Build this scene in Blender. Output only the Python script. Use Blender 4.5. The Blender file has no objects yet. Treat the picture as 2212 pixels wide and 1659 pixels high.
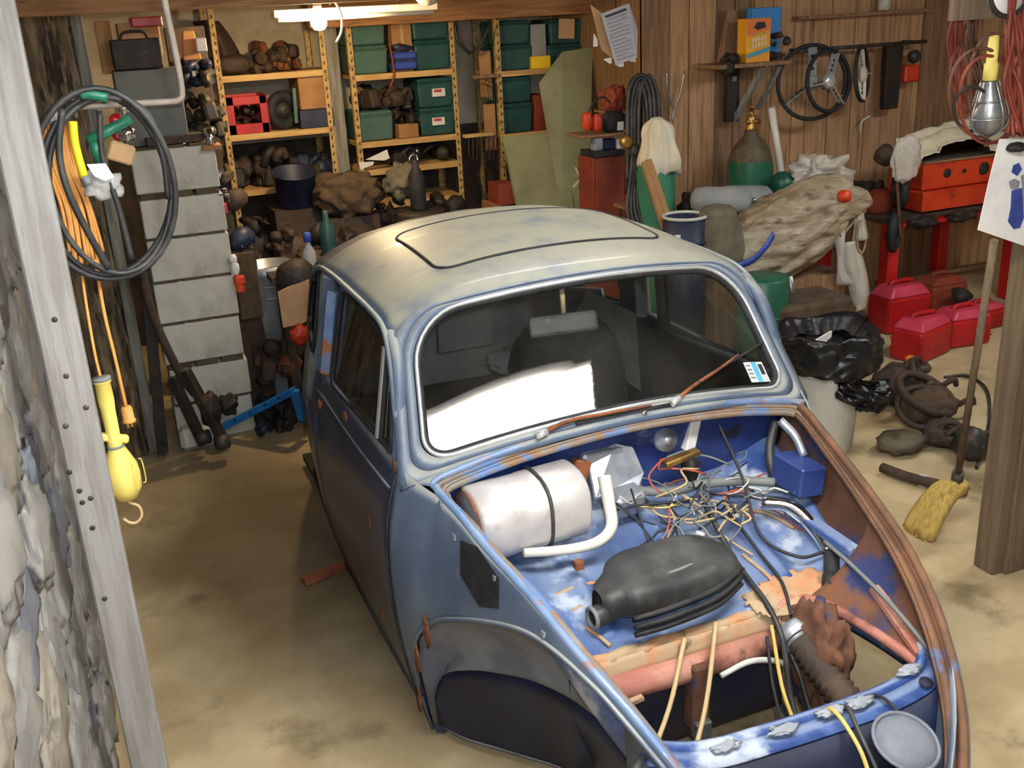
import bpy, bmesh, math, random
from mathutils import Vector, Matrix, noise, Euler
random.seed(7)
scn = bpy.context.scene
COL = scn.collection

# ------------------------------------------------------------ camera
W, HH = 2212.0, 1659.0
CX, CY = W / 2, HH / 2
FPX = 2229.33
CAM = Vector((0, 0, 2.0))
_vl = Vector((7090 - CX, -296 - CY, FPX)).normalized()
_vd = Vector((1421 - CX, 6920 - CY, FPX)).normalized()
RZ = -_vd
RX = (_vl - _vl.dot(RZ) * RZ).normalized()
RY = RZ.cross(RX)
if RY.z < 0:
    RY = -RY
cam_d = bpy.data.cameras.new('camera')
cam_d.sensor_fit = 'HORIZONTAL'
cam_d.sensor_width = 36.0
cam_d.lens = FPX / W * 36.0
cam_d.clip_start = 0.02
cam = bpy.data.objects.new('camera', cam_d)
COL.objects.link(cam)
right = Vector((RX.x, RY.x, RZ.x)); down = Vector((RX.y, RY.y, RZ.y)); fwd = Vector((RX.z, RY.z, RZ.z))
m = Matrix((( right.x, -down.x, -fwd.x, CAM.x), (right.y, -down.y, -fwd.y, CAM.y),
            (right.z, -down.z, -fwd.z, CAM.z), (0, 0, 0, 1)))
cam.matrix_world = m
scn.camera = cam

def at(px, py, x=None, y=None, z=None):
    """room point seen at a photo pixel, on a plane of the room"""
    d = right * (px - CX) + down * (py - CY) + fwd * FPX
    if x is not None: t = (x - CAM.x) / d.x
    elif y is not None: t = (y - CAM.y) / d.y
    else: t = (z - CAM.z) / d.z
    return CAM + d * t

# ------------------------------------------------------------ world, exposure, lamps of the room
wd = bpy.data.worlds.new('world'); scn.world = wd; wd.use_nodes = True
wd.node_tree.nodes['Background'].inputs[0].default_value = (0.55, 0.6, 0.7, 1)
wd.node_tree.nodes['Background'].inputs[1].default_value = 0.02
scn.view_settings.view_transform = 'Standard'
scn.view_settings.look = 'None'
scn.view_settings.exposure = 0.78
scn.view_settings.gamma = 1.0
scn.view_settings.use_curve_mapping = False

TUBE_STRENGTH = 20.0
BULB_STRENGTH = 520.0
fl = bpy.data.lights.new('camera_flash', 'POINT'); fl.energy = 70; fl.color = (0.86, 0.92, 1.0); fl.shadow_soft_size = 0.025
flo = bpy.data.objects.new('camera_flash', fl); COL.objects.link(flo)
flo.location = CAM + right * 0.05 - down * 0.06 - fwd * 0.02

# ------------------------------------------------------------ materials
def lin(c):
    out = []
    for v in c:
        v = v / 255.0
        out.append(v / 12.92 if v <= 0.04045 else ((v + 0.055) / 1.055) ** 2.4)
    return (*out, 1.0)

MATS = {}
def mat(name, c, c2=None, scale=9, thr=(0.4, 0.62), rough=0.6, metal=0.0, bump=0.0, bscale=None, c3=None, s3=25, t3=(0.58, 0.64),
        stretch=(1, 1, 1), dust=None, dthr=(0.2, 0.8), coat=0.0, emit=None, es=1.0, detail=6, spec=0.5, trans=0.0):
    if name in MATS: return MATS[name]
    m = bpy.data.materials.new(name); m.use_nodes = True
    nt = m.node_tree; N = nt.nodes; L = nt.links
    b = N['Principled BSDF']
    b.inputs['Roughness'].default_value = rough
    b.inputs['Metallic'].default_value = metal
    b.inputs['Specular IOR Level'].default_value = spec
    if coat: b.inputs['Coat Weight'].default_value = coat
    if emit:
        b.inputs['Emission Color'].default_value = lin(emit); b.inputs['Emission Strength'].default_value = es
    tc = N.new('ShaderNodeTexCoord'); mp = N.new('ShaderNodeMapping')
    mp.inputs['Scale'].default_value = stretch
    L.new(tc.outputs['Object'], mp.inputs['Vector'])
    def noi(s, d=detail):
        n = N.new('ShaderNodeTexNoise'); n.inputs['Scale'].default_value = s; n.inputs['Detail'].default_value = d
        n.inputs['Roughness'].default_value = 0.62
        L.new(mp.outputs['Vector'], n.inputs['Vector']); return n
    def ramp(src, t):
        r = N.new('ShaderNodeMapRange'); r.inputs[1].default_value = t[0]; r.inputs[2].default_value = t[1]
        r.interpolation_type = 'SMOOTHSTEP'
        L.new(src, r.inputs[0]); return r.outputs[0]
    def mix(f, a, bb):
        x = N.new('ShaderNodeMix'); x.data_type = 'RGBA'
        L.new(f, x.inputs[0])
        for i, v in ((6, a), (7, bb)):
            if isinstance(v, tuple): x.inputs[i].default_value = v
            else: L.new(v, x.inputs[i])
        return x.outputs[2]
    col = lin(c)
    if c2 is not None:
        col = mix(ramp(noi(scale).outputs[0], thr), col, lin(c2))
    if dust is not None:
        g = N.new('ShaderNodeNewGeometry'); sp = N.new('ShaderNodeSeparateXYZ')
        L.new(g.outputs['Normal'], sp.inputs[0])
        r = ramp(sp.outputs[2], dthr)
        mu = N.new('ShaderNodeMath'); mu.operation = 'MULTIPLY'
        L.new(r, mu.inputs[0]); L.new(ramp(noi(5).outputs[0], (0.2, 0.55)), mu.inputs[1])
        col = mix(mu.outputs[0], col, lin(dust))
    if c3 is not None:
        col = mix(ramp(noi(s3).outputs[0], t3), col, lin(c3))
    if isinstance(col, tuple): b.inputs['Base Color'].default_value = col
    else: L.new(col, b.inputs['Base Color'])
    if bump:
        bp = N.new('ShaderNodeBump'); bp.inputs['Strength'].default_value = bump; bp.inputs['Distance'].default_value = 0.01
        L.new(noi(bscale or scale * 3).outputs[0], bp.inputs['Height'])
        L.new(bp.outputs[0], b.inputs['Normal'])
    if trans:
        ou = N['Material Output']; ms = N.new('ShaderNodeMixShader'); tr = N.new('ShaderNodeBsdfTransparent')
        ms.inputs[0].default_value = trans
        L.new(b.outputs[0], ms.inputs[1]); L.new(tr.outputs[0], ms.inputs[2]); L.new(ms.outputs[0], ou.inputs[0])
    MATS[name] = m
    return m

def glass(name, tint=(235, 240, 238), dirt=0.05):
    m = bpy.data.materials.new(name); m.use_nodes = True
    nt = m.node_tree; N = nt.nodes; L = nt.links; N.remove(N['Principled BSDF'])
    ou = N['Material Output']; tr = N.new('ShaderNodeBsdfTransparent'); tr.inputs[0].default_value = lin(tint)
    gl = N.new('ShaderNodeBsdfGlossy'); gl.inputs['Roughness'].default_value = 0.02
    df = N.new('ShaderNodeBsdfDiffuse'); df.inputs[0].default_value = lin((170, 165, 150))
    fr = N.new('ShaderNodeFresnel'); fr.inputs[0].default_value = 1.65
    a = N.new('ShaderNodeMixShader'); b = N.new('ShaderNodeMixShader')
    L.new(fr.outputs[0], a.inputs[0]); L.new(tr.outputs[0], a.inputs[1]); L.new(gl.outputs[0], a.inputs[2])
    tc = N.new('ShaderNodeTexCoord'); no = N.new('ShaderNodeTexNoise'); no.inputs['Scale'].default_value = 4
    L.new(tc.outputs['Object'], no.inputs['Vector'])
    mr = N.new('ShaderNodeMapRange'); mr.inputs[1].default_value = .3; mr.inputs[2].default_value = .8; mr.inputs[4].default_value = dirt * 2
    L.new(no.outputs[0], mr.inputs[0]); L.new(mr.outputs[0], b.inputs[0])
    L.new(a.outputs[0], b.inputs[1]); L.new(df.outputs[0], b.inputs[2]); L.new(b.outputs[0], ou.inputs[0])
    MATS[name] = m
    return m

# ------------------------------------------------------------ mesh helpers
ORG = {}
def V(*a): return Vector(a)
def cr(pts, n=6, closed=False):
    """Catmull-Rom through points"""
    P = [Vector(p) for p in pts]; out = []
    k = len(P)
    rng = range(k) if closed else range(k - 1)
    for i in rng:
        p1, p2 = P[i], P[(i + 1) % k]
        p0 = P[i - 1] if (closed or i > 0) else p1 + (p1 - p2)
        p3 = P[(i + 2) % k] if (closed or i + 2 < k) else p2 + (p2 - p1)
        for j in range(n):
            t = j / n
            out.append(0.5 * ((2 * p1) + (p2 - p0) * t + (2 * p0 - 5 * p1 + 4 * p2 - p3) * t * t + (3 * p1 - p0 - 3 * p2 + p3) * t ** 3))
    if not closed: out.append(P[-1])
    return out
def interp(tab, x):
    if x <= tab[0][0]: return tab[0][1]
    for (a, b), (c, d) in zip(tab[:-1], tab[1:]):
        if x <= c:
            t = (x - a) / (c - a); return b + (d - b) * t
    return tab[-1][1]
def frame_of(d):
    d = Vector(d).normalized()
    u = d.cross(Vector((0, 0, 1)))
    if u.length < 1e-3: u = d.cross(Vector((0, 1, 0)))
    u.normalize(); return u, d.cross(u).normalized(), d

class MB:
    def __init__(s): s.v = []; s.f = []; s.sm = []
    def add(s, vs, fs, smooth=False):
        o = len(s.v); s.v += [Vector(p) for p in vs]
        s.f += [tuple(i + o for i in f) for f in fs]; s.sm += [smooth] * len(fs); return s
    def box(s, c, d, rot=(0, 0, 0), taper=1.0, shear=(0, 0)):
        R = Euler(rot).to_matrix(); c = Vector(c); hx, hy, hz = d[0] / 2, d[1] / 2, d[2] / 2
        vs = []
        for z in (-1, 1):
            k = taper if z > 0 else 1.0
            for x, y in ((-1, -1), (1, -1), (1, 1), (-1, 1)):
                vs.append(c + R @ Vector((x * hx * k + (shear[0] if z > 0 else 0), y * hy * k + (shear[1] if z > 0 else 0), z * hz)))
        return s.add(vs, [(3, 2, 1, 0), (4, 5, 6, 7), (0, 1, 5, 4), (1, 2, 6, 5), (2, 3, 7, 6), (3, 0, 4, 7)])
    def bar(s, a, b, w, t):
        a = Vector(a); b = Vector(b); u, v, d = frame_of(b - a)
        vs = [p + u * (i * w / 2) + v * (j * t / 2) for p in (a, b) for i, j in ((-1, -1), (1, -1), (1, 1), (-1, 1))]
        return s.add(vs, [(3, 2, 1, 0), (4, 5, 6, 7), (0, 1, 5, 4), (1, 2, 6, 5), (2, 3, 7, 6), (3, 0, 4, 7)])
    def tube(s, pts, r, n=8, closed=False, caps=True):
        P = [Vector(p) for p in pts]; k = len(P)
        rs = r if isinstance(r, (list, tuple)) else [r] * k
        up = None; vs = []
        for i in range(k):
            if closed: d = P[(i + 1) % k] - P[i - 1]
            else: d = P[min(i + 1, k - 1)] - P[max(i - 1, 0)]
            if d.length < 1e-9: d = Vector((0, 0, 1))
            d.normalize()
            if up is None: up, _, _ = frame_of(d)
            u = up - d * up.dot(d)
            if u.length < 1e-6: u, _, _ = frame_of(d)
            u.normalize(); up = u; w = d.cross(u)
            for j in range(n):
                a = 2 * math.pi * j / n
                vs.append(P[i] + (u * math.cos(a) + w * math.sin(a)) * rs[i])
        fs = []
        for i in range(k if closed else k - 1):
            i2 = (i + 1) % k
            for j in range(n):
                j2 = (j + 1) % n
                fs.append((i * n + j, i * n + j2, i2 * n + j2, i2 * n + j))
        s.add(vs, fs, True)
        if caps and not closed:
            o = len(s.v) - k * n
            s.f += [tuple(o + j for j in reversed(range(n))), tuple(o + (k - 1) * n + j for j in range(n))]; s.sm += [False, False]
        return s
    def lathe(s, prof, o=(0, 0, 0), d=(0, 0, 1), n=20, smooth=True):
        u, v, d = frame_of(d); o = Vector(o); vs = []
        for r, h in prof:
            for j in range(n):
                a = 2 * math.pi * j / n
                vs.append(o + d * h + (u * math.cos(a) + v * math.sin(a)) * max(r, 1e-5))
        fs = []
        for i in range(len(prof) - 1):
            for j in range(n):
                j2 = (j + 1) % n
                fs.append((i * n + j, i * n + j2, (i + 1) * n + j2, (i + 1) * n + j))
        return s.add(vs, fs, smooth)
    def ring(s, c, d, R, r, n=32, m=8, sc=(1, 1)):
        u, v, d = frame_of(d); c = Vector(c)
        return s.tube([c + u * math.cos(2 * math.pi * i / n) * R * sc[0] + v * math.sin(2 * math.pi * i / n) * R * sc[1] for i in range(n)], r, m, closed=True)
    def grid(s, fn, nu, nv, smooth=True, keep=None):
        vs = [fn(i / nu, j / nv) for j in range(nv + 1) for i in range(nu + 1)]
        fs = []
        for j in range(nv):
            for i in range(nu):
                if keep and not keep((i + .5) / nu, (j + .5) / nv): continue
                a = j * (nu + 1) + i
                fs.append((a, a + 1, a + nu + 2, a + nu + 1))
        return s.add(vs, fs, smooth)
    def strip(s, A, B, smooth=True, closed=False):
        k = len(A); vs = list(A) + list(B)
        fs = [(i, (i + 1) % k, k + (i + 1) % k, k + i) for i in range(k if closed else k - 1)]
        return s.add(vs, fs, smooth)
    def prism(s, poly, d):
        """extrude polygon (3d pts) by vector d"""
        P = [Vector(p) for p in poly]; k = len(P); d = Vector(d)
        vs = P + [p + d for p in P]
        fs = [tuple(reversed(range(k))), tuple(range(k, 2 * k))] + [(i, (i + 1) % k, k + (i + 1) % k, k + i) for i in range(k)]
        return s.add(vs, fs)
    def blob(s, c, d, seed=0, sub=3, amp=0.2, freq=2.0, flat=None, rot=(0, 0, 0), smooth=True, power=1.0):
        bm = bmesh.new(); bmesh.ops.create_icosphere(bm, subdivisions=sub, radius=1.0)
        R = Euler(rot).to_matrix(); c = Vector(c); off = Vector((seed * 3.17, seed * 1.7, seed * 5.3))
        vs = []
        for w in bm.verts:
            p = w.co.copy()
            if power != 1.0:
                p = Vector([math.copysign(abs(q) ** power, q) for q in p])
            k = 1 + amp * noise.fractal(p * freq + off, 0.9, 2.0, 4)
            p = Vector((p.x * d[0] / 2, p.y * d[1] / 2, p.z * d[2] / 2)) * k
            if flat is not None and p.z < flat: p.z = flat
            vs.append(c + R @ p)
        fs = [tuple(q.index for q in f.verts) for f in bm.faces]
        bm.free()
        return s.add(vs, fs, smooth)
    def build(s, name, material, parent=None, bevel=0.0, solid=0.0, sub=0, seg=1):
        used = sorted({i for f in s.f for i in f})
        if len(used) < len(s.v):
            ix = {q: i for i, q in enumerate(used)}; s.v = [s.v[q] for q in used]; s.f = [tuple(ix[q] for q in f) for f in s.f]
        me = bpy.data.meshes.new(name)
        o = ORG.get(parent.name, Vector((0, 0, 0))) if parent else Vector((0, 0, 0))
        me.from_pydata([tuple(p - o) for p in s.v], [], s.f)
        me.polygons.foreach_set('use_smooth', s.sm)
        me.materials.append(material if not isinstance(material, str) else MATS[material])
        ob = bpy.data.objects.new(name, me); COL.objects.link(ob)
        if parent:
            ob.parent = parent; ORG[ob.name] = o
        if solid:
            md = ob.modifiers.new('solid', 'SOLIDIFY'); md.thickness = abs(solid); md.offset = -1 if solid > 0 else 1
        if bevel:
            md = ob.modifiers.new('bevel', 'BEVEL'); md.width = bevel; md.segments = seg; md.limit_method = 'ANGLE'
        if sub:
            md = ob.modifiers.new('sub', 'SUBSURF'); md.levels = sub; md.render_levels = sub
        return ob

def tag(o, label, cat, group=None):
    o['label'] = label; o['category'] = cat
    if group: o['group'] = group
    return o
def thing(name, label, cat, loc, group=None):
    o = bpy.data.objects.new(name, None); o.empty_display_size = 0.05
    o.location = loc; COL.objects.link(o); ORG[o.name] = Vector(loc)
    return tag(o, label, cat, group)
def solo(name, mb, material, label, cat, group=None, **k):
    """one-mesh thing, origin at its base centre"""
    lo = Vector([min(p[i] for p in mb.v) for i in range(3)]); hi = Vector([max(p[i] for p in mb.v) for i in range(3)])
    base = Vector(((lo.x + hi.x) / 2, (lo.y + hi.y) / 2, lo.z))
    mb.v = [p - base for p in mb.v]
    o = mb.build(name, material, None, **k); o.location = base; ORG[o.name] = base
    # later children of this thing are given in room coordinates
    return tag(o, label, cat, group)
def struct(name, mb, material, parent=None, **k):
    o = mb.build(name, material, parent, **k)
    if parent is None: o['kind'] = 'structure'
    return o
def text(name, body, size, material, parent, origin, xdir, ydir, depth=0.0004, sx=1.0):
    """flat lettering, converted to mesh"""
    cu = bpy.data.curves.new(name, 'FONT'); cu.body = body; cu.size = size; cu.align_x = 'CENTER'; cu.align_y = 'CENTER'; cu.resolution_u = 2
    tmp = bpy.data.objects.new('tmp', cu); COL.objects.link(tmp)
    dg = bpy.context.evaluated_depsgraph_get()
    me = bpy.data.meshes.new_from_object(tmp.evaluated_get(dg))
    bpy.data.objects.remove(tmp)
    X = Vector(xdir).normalized(); Y = Vector(ydir).normalized(); Z = X.cross(Y)
    o = ORG.get(parent.name, Vector((0, 0, 0)))
    for v in me.vertices:
        v.co = Vector(origin) - o + X * v.co.x * sx + Y * v.co.y + Z * 0.0008
    me.materials.clear(); me.materials.append(MATS[material] if isinstance(material, str) else material)
    ob = bpy.data.objects.new(name, me); COL.objects.link(ob); ob.parent = parent; ORG[ob.name] = o
    return ob
# ------------------------------------------------------------ material library
mat('concrete', (176, 156, 118), (196, 178, 140), scale=3, rough=.85, bump=.12, bscale=40, c3=(120, 102, 74), s3=2.2, t3=(.54, .72))
def floor_mat():
    m = MATS['concrete']; nt = m.node_tree; N = nt.nodes; L = nt.links; b = N['Principled BSDF']
    src = b.inputs['Base Color'].links[0].from_socket
    tc = N.new('ShaderNodeTexCoord'); no = N.new('ShaderNodeTexNoise'); no.inputs['Scale'].default_value = 1.1; no.inputs['Detail'].default_value = 5
    L.new(tc.outputs['Object'], no.inputs['Vector'])
    # ragged darker brown patch along the left aisle
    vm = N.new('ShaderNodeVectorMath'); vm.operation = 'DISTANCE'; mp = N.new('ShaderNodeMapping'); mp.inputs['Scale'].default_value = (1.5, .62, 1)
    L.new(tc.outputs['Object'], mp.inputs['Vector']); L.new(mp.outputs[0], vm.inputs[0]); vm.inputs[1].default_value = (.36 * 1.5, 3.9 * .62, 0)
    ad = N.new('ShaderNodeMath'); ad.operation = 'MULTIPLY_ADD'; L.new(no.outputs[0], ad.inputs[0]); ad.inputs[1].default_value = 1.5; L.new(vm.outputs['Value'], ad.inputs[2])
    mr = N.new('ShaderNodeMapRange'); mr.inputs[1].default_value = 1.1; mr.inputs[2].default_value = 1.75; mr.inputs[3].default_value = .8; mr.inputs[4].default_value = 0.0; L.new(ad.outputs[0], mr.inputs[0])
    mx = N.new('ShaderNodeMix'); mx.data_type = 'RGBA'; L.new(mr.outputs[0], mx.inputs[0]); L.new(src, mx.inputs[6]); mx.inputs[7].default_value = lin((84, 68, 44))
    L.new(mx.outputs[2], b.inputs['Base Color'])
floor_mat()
mat('stone', (132, 129, 122), (112, 110, 106), scale=7, rough=.9, bump=.5, bscale=16, c3=(104, 100, 96), s3=9, t3=(.56, .74))
mat('mortar', (128, 126, 122), (104, 106, 112), scale=6, rough=.95, bump=.8, bscale=24, c3=(66, 64, 64), s3=7, t3=(.54, .72))
mat('stone_blue', (114, 116, 122), (96, 98, 106), scale=7, rough=.9, bump=.5, bscale=16, c3=(86, 88, 96), s3=9, t3=(.54, .7))
mat('stone_tan', (132, 124, 110), (112, 104, 94), scale=7, rough=.9, bump=.5, bscale=16, c3=(100, 92, 82), s3=9, t3=(.54, .7))
mat('white_post', (150, 148, 144), (130, 126, 120), scale=7, rough=.8, bump=.25, bscale=30, stretch=(6, 6, .5), c3=(96, 90, 84), s3=9, t3=(.66, .74))
mat('bark_wood', (92, 78, 58), (138, 120, 92), scale=10, rough=.95, bump=.9, bscale=30, stretch=(3, 3, .35), c3=(52, 42, 32), s3=12, t3=(.5, .62))
mat('grey_board', (140, 138, 128), (110, 106, 96), scale=8, rough=.9, bump=.3, stretch=(5, 5, .4))
mat('plank', (186, 146, 106), (158, 120, 84), scale=6, rough=.75, bump=.15, bscale=20, stretch=(7, 7, .5), c3=(84, 60, 42), s3=6, t3=(.6, .75))
mat('plank_light', (200, 164, 122), (174, 136, 98), scale=6, rough=.75, bump=.15, bscale=20, stretch=(7, 7, .5))
mat('plank_dark', (146, 112, 80), (122, 92, 66), scale=6, rough=.75, bump=.15, bscale=20, stretch=(7, 7, .5))
mat('beam_wood', (168, 122, 76), (136, 92, 54), scale=5, rough=.75, bump=.2, bscale=16, stretch=(.5, 6, 6), c3=(92, 58, 32), s3=6, t3=(.64, .7))
mat('board_raw', (190, 150, 98), (160, 120, 74), scale=6, rough=.8, bump=.15, stretch=(6, 6, .5))
mat('right_post', (116, 98, 76), (98, 82, 62), scale=7, rough=.85, bump=.25, stretch=(6, 6, .4), c3=(92, 76, 58), s3=8, t3=(.62, .7))
mat('dark_backing', (70, 58, 46), (52, 44, 36), scale=6, rough=.9)
mat('case_grey', (112, 114, 104), (96, 98, 90), scale=5, rough=.6)
mat('drywall', (196, 186, 164), (170, 158, 134), scale=3, rough=.9)
mat('ceiling_board', (120, 96, 70), (92, 72, 52), scale=5, rough=.85, stretch=(.5, 5, 5))
# paints and metals
mat('car_paint', (80, 94, 116), (94, 108, 126), scale=5, rough=.5, dust=(150, 152, 146), dthr=(.4, .9), c3=(128, 138, 148), s3=9, t3=(.66, .8))
mat('roof_paint', (86, 104, 128), (100, 114, 130), scale=4, rough=.5, dust=(156, 154, 136), dthr=(.5, .86), c3=(126, 132, 134), s3=7, t3=(.6, .76), coat=.15)
mat('car_paint_shaded', (38, 48, 72), (50, 62, 90), scale=4, rough=.3, c3=(34, 38, 54), s3=3, t3=(.5, .7), coat=.3, dust=(130, 136, 138), dthr=(.45, .9), stretch=(1, 1, .5))  # car paint darkened: poor light on the body side put into the colour
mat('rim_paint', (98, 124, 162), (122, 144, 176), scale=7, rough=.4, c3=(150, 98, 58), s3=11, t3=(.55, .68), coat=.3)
mat('rusty_rim', (100, 72, 52), (124, 86, 60), scale=8, rough=.8, c3=(92, 104, 140), s3=6, t3=(.62, .72), bump=.3)
mat('gutter', (132, 124, 114), (138, 106, 78), scale=12, rough=.8, c3=(96, 124, 168), s3=8, t3=(.54, .62), bump=.2)
mat('trunk_blue', (46, 72, 130), (78, 104, 158), scale=6, thr=(.42, .56), rough=.45, c3=(176, 186, 200), s3=5.5, t3=(.53, .66), dust=(122, 138, 166), dthr=(.85, 1.02), bump=.15, bscale=14)
mat('deep_blue', (34, 50, 106), (48, 68, 126), scale=5, rough=.42, c3=(110, 124, 150), s3=7, t3=(.62, .74))
mat('inner_rust', (112, 72, 48), (84, 54, 40), scale=6, rough=.85, bump=.35, c3=(40, 52, 96), s3=3.2, t3=(.5, .58))
mat('rust', (142, 84, 48), (104, 60, 38), scale=12, rough=.9, bump=.5, c3=(74, 46, 34), s3=20, t3=(.55, .66))
mat('tan_rust', (176, 152, 120), (190, 132, 92), scale=9, rough=.85, bump=.3, c3=(118, 92, 70), s3=12, t3=(.58, .68))
mat('pink_primer', (168, 106, 90), (184, 132, 114), scale=8, rough=.8, c3=(104, 66, 54), s3=9, t3=(.5, .66), bump=.2)
mat('bare_metal', (168, 172, 176), (140, 146, 154), scale=14, rough=.6)
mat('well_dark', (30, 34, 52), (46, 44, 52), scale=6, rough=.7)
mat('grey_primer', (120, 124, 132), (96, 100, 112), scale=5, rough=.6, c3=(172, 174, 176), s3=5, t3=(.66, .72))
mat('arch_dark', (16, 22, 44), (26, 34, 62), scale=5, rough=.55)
mat('black_rubber', (26, 26, 28), (44, 44, 44), scale=14, rough=.7)
mat('hose_black', (38, 38, 38), (66, 64, 60), scale=10, rough=.5)
mat('chrome', (215, 218, 222), rough=.12, metal=1.0)
mat('bright_trim', (226, 228, 226), rough=.22, metal=.6)
mat('silver_paint', (196, 190, 188), (214, 210, 206), scale=5, rough=.42, metal=.35, c3=(150, 142, 134), s3=6, t3=(.6, .74))
mat('alloy', (176, 182, 190), (150, 156, 164), scale=9, rough=.4, metal=.6)
mat('steel_dark', (64, 62, 58), (88, 82, 74), scale=12, rough=.55, metal=.5, c3=(92, 62, 42), s3=14, t3=(.58, .68))
mat('greasy', (36, 32, 29), (54, 46, 38), scale=11, rough=.6, metal=.2, bump=.4, c3=(92, 62, 44), s3=13, t3=(.6, .7))
mat('greasy_brown', (58, 46, 36), (76, 58, 44), scale=10, rough=.75, bump=.4, c3=(44, 36, 32), s3=9, t3=(.55, .65))
mat('dark_blue_metal', (34, 40, 62), (48, 54, 76), scale=9, rough=.5, metal=.2)
mat('galvanised', (168, 170, 170), (140, 142, 144), scale=12, rough=.35, metal=.8)
# plastics, cloth, card
mat('black_plastic', (44, 44, 44), (74, 74, 70), scale=7, rough=.5, c3=(118, 112, 100), s3=6, t3=(.6, .72))
mat('bag_black', (18, 19, 22), (30, 31, 34), scale=9, rough=.28, bump=.5, bscale=24)
mat('bucket_white', (206, 206, 198), (188, 188, 180), scale=5, rough=.5, c3=(120, 120, 112), s3=5, t3=(.64, .74))
mat('tote_green', (34, 72, 68), (42, 82, 78), scale=6, rough=.45)
mat('tote_teal', (62, 96, 86), (74, 104, 92), scale=6, rough=.5)
mat('cardboard', (168, 124, 80), (150, 108, 68), scale=6, rough=.85)
mat('cardboard_pale', (192, 154, 112), (172, 132, 92), scale=6, rough=.85)
mat('paper', (226, 224, 218), (208, 208, 206), scale=5, rough=.8)
mat('paper_grey', (168, 170, 178), (154, 156, 166), scale=60, rough=.8, stretch=(1, 1, 6))
mat('paper_tan', (206, 164, 122), rough=.85)
mat('ink_dark', (46, 50, 60), rough=.8)
mat('ink_blue', (60, 76, 150), (44, 58, 124), scale=10, rough=.7)
mat('ink_grey', (130, 132, 142), rough=.8)
mat('sticker_blue', (90, 180, 214), rough=.5)
mat('red_plastic', (188, 30, 32), (164, 24, 28), scale=6, rough=.4)
mat('red_paint', (196, 34, 30), (176, 26, 26), scale=5, rough=.45, c3=(120, 34, 30), s3=8, t3=(.62, .72))
mat('pink_plastic', (206, 70, 96), (188, 46, 60), scale=4, rough=.45)
mat('orange_paint', (206, 66, 30), (188, 52, 26), scale=6, rough=.45, c3=(110, 40, 26), s3=9, t3=(.6, .7))
mat('rust_red', (142, 62, 38), (120, 50, 32), scale=5, rough=.8)
mat('blue_paint', (24, 124, 200), (20, 108, 184), scale=6, rough=.45, c3=(20, 40, 60), s3=14, t3=(.66, .7))
mat('blue_plastic', (44, 70, 160), (60, 84, 170), scale=6, rough=.5)
mat('cyl_green', (26, 84, 62), (34, 98, 70), scale=5, rough=.4, c3=(60, 84, 62), s3=6, t3=(.62, .74))
mat('cyl_green_pale', (46, 112, 84), (54, 122, 92), scale=5, rough=.55)
mat('cyl_cap', (96, 84, 62), (70, 62, 48), scale=9, rough=.6)
mat('brass', (190, 150, 84), (150, 116, 62), scale=10, rough=.35, metal=.8)
mat('yellow_plastic', (222, 204, 106), (206, 186, 92), scale=6, rough=.5, c3=(176, 152, 84), s3=9, t3=(.66, .74))
mat('yellow_bright', (240, 200, 30), rough=.45)
mat('orange_cord', (214, 150, 72), (196, 132, 60), scale=8, rough=.6)
mat('straw', (196, 168, 92), (170, 142, 74), scale=18, rough=.9, stretch=(4, 4, 1))
mat('green_plastic', (44, 132, 98), (36, 112, 84), scale=8, rough=.4)
mat('cloth_white', (214, 206, 184), (196, 188, 164), scale=5, rough=.95)
mat('towel', (228, 220, 194), (212, 202, 172), scale=5, rough=.95)
mat('tarp', (146, 130, 104), (170, 158, 136), scale=5, rough=.32, bump=1.0, bscale=9, c3=(112, 94, 72), s3=6, t3=(.5, .64), stretch=(1.2, 1, 4))
mat('film', (214, 208, 196), (190, 184, 170), scale=5, rough=.3, bump=.6, bscale=14, trans=.3)
mat('film_clear', (210, 208, 202), (190, 188, 180), scale=6, rough=.25, bump=.6, bscale=16, trans=.45)
mat('burlap', (88, 70, 50), (68, 54, 40), scale=16, rough=.95, bump=.4)
mat('seat_cover', (112, 104, 86), (92, 86, 70), scale=10, rough=.9, bump=.3)
mat('sheet_green', (146, 148, 112), (130, 132, 98), scale=3, rough=.8, c3=(112, 112, 84), s3=3, t3=(.58, .74))
mat('block', (198, 196, 180), (184, 182, 166), scale=8, rough=.92, bump=.3, bscale=60, c3=(128, 124, 106), s3=3, t3=(.58, .74))
mat('shim', (92, 78, 58), (70, 58, 44), scale=9, rough=.9)
mat('angle_iron', (190, 158, 96), (150, 118, 70), scale=40, rough=.6, metal=.1, thr=(.5, .56))
mat('shelf_wood', (206, 170, 108), (180, 142, 86), scale=6, rough=.75, stretch=(.5, 5, 5))
mat('white_enamel', (224, 218, 206), rough=.4)
mat('conduit', (150, 136, 122), (128, 114, 100), scale=8, rough=.6)
mat('rope', (150, 134, 100), (120, 104, 76), scale=24, rough=.95)
mat('cord_red', (140, 62, 44), (116, 50, 38), scale=10, rough=.6)
mat('cord_brown', (112, 74, 52), (92, 60, 44), scale=10, rough=.6)
mat('cord_dark', (48, 40, 38), rough=.6)
mat('wire_tan', (190, 164, 120), rough=.6)
mat('wire_white', (206, 202, 190), rough=.6)
mat('wire_black', (40, 42, 46), rough=.6)
mat('wire_grey', (116, 120, 116), rough=.6)
mat('wire_red', (176, 84, 66), rough=.6)
mat('wire_yellow', (206, 176, 96), rough=.6)
mat('interior_grey', (146, 148, 146), (126, 128, 126), scale=5, rough=.8)
mat('interior_dark', (40, 38, 36), (54, 50, 46), scale=5, rough=.85)
mat('box_yellow', (236, 176, 36), (230, 150, 40), scale=3, rough=.5)
mat('box_orange', (226, 120, 50), rough=.5)
mat('box_blue', (60, 140, 210), rough=.5)
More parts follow.
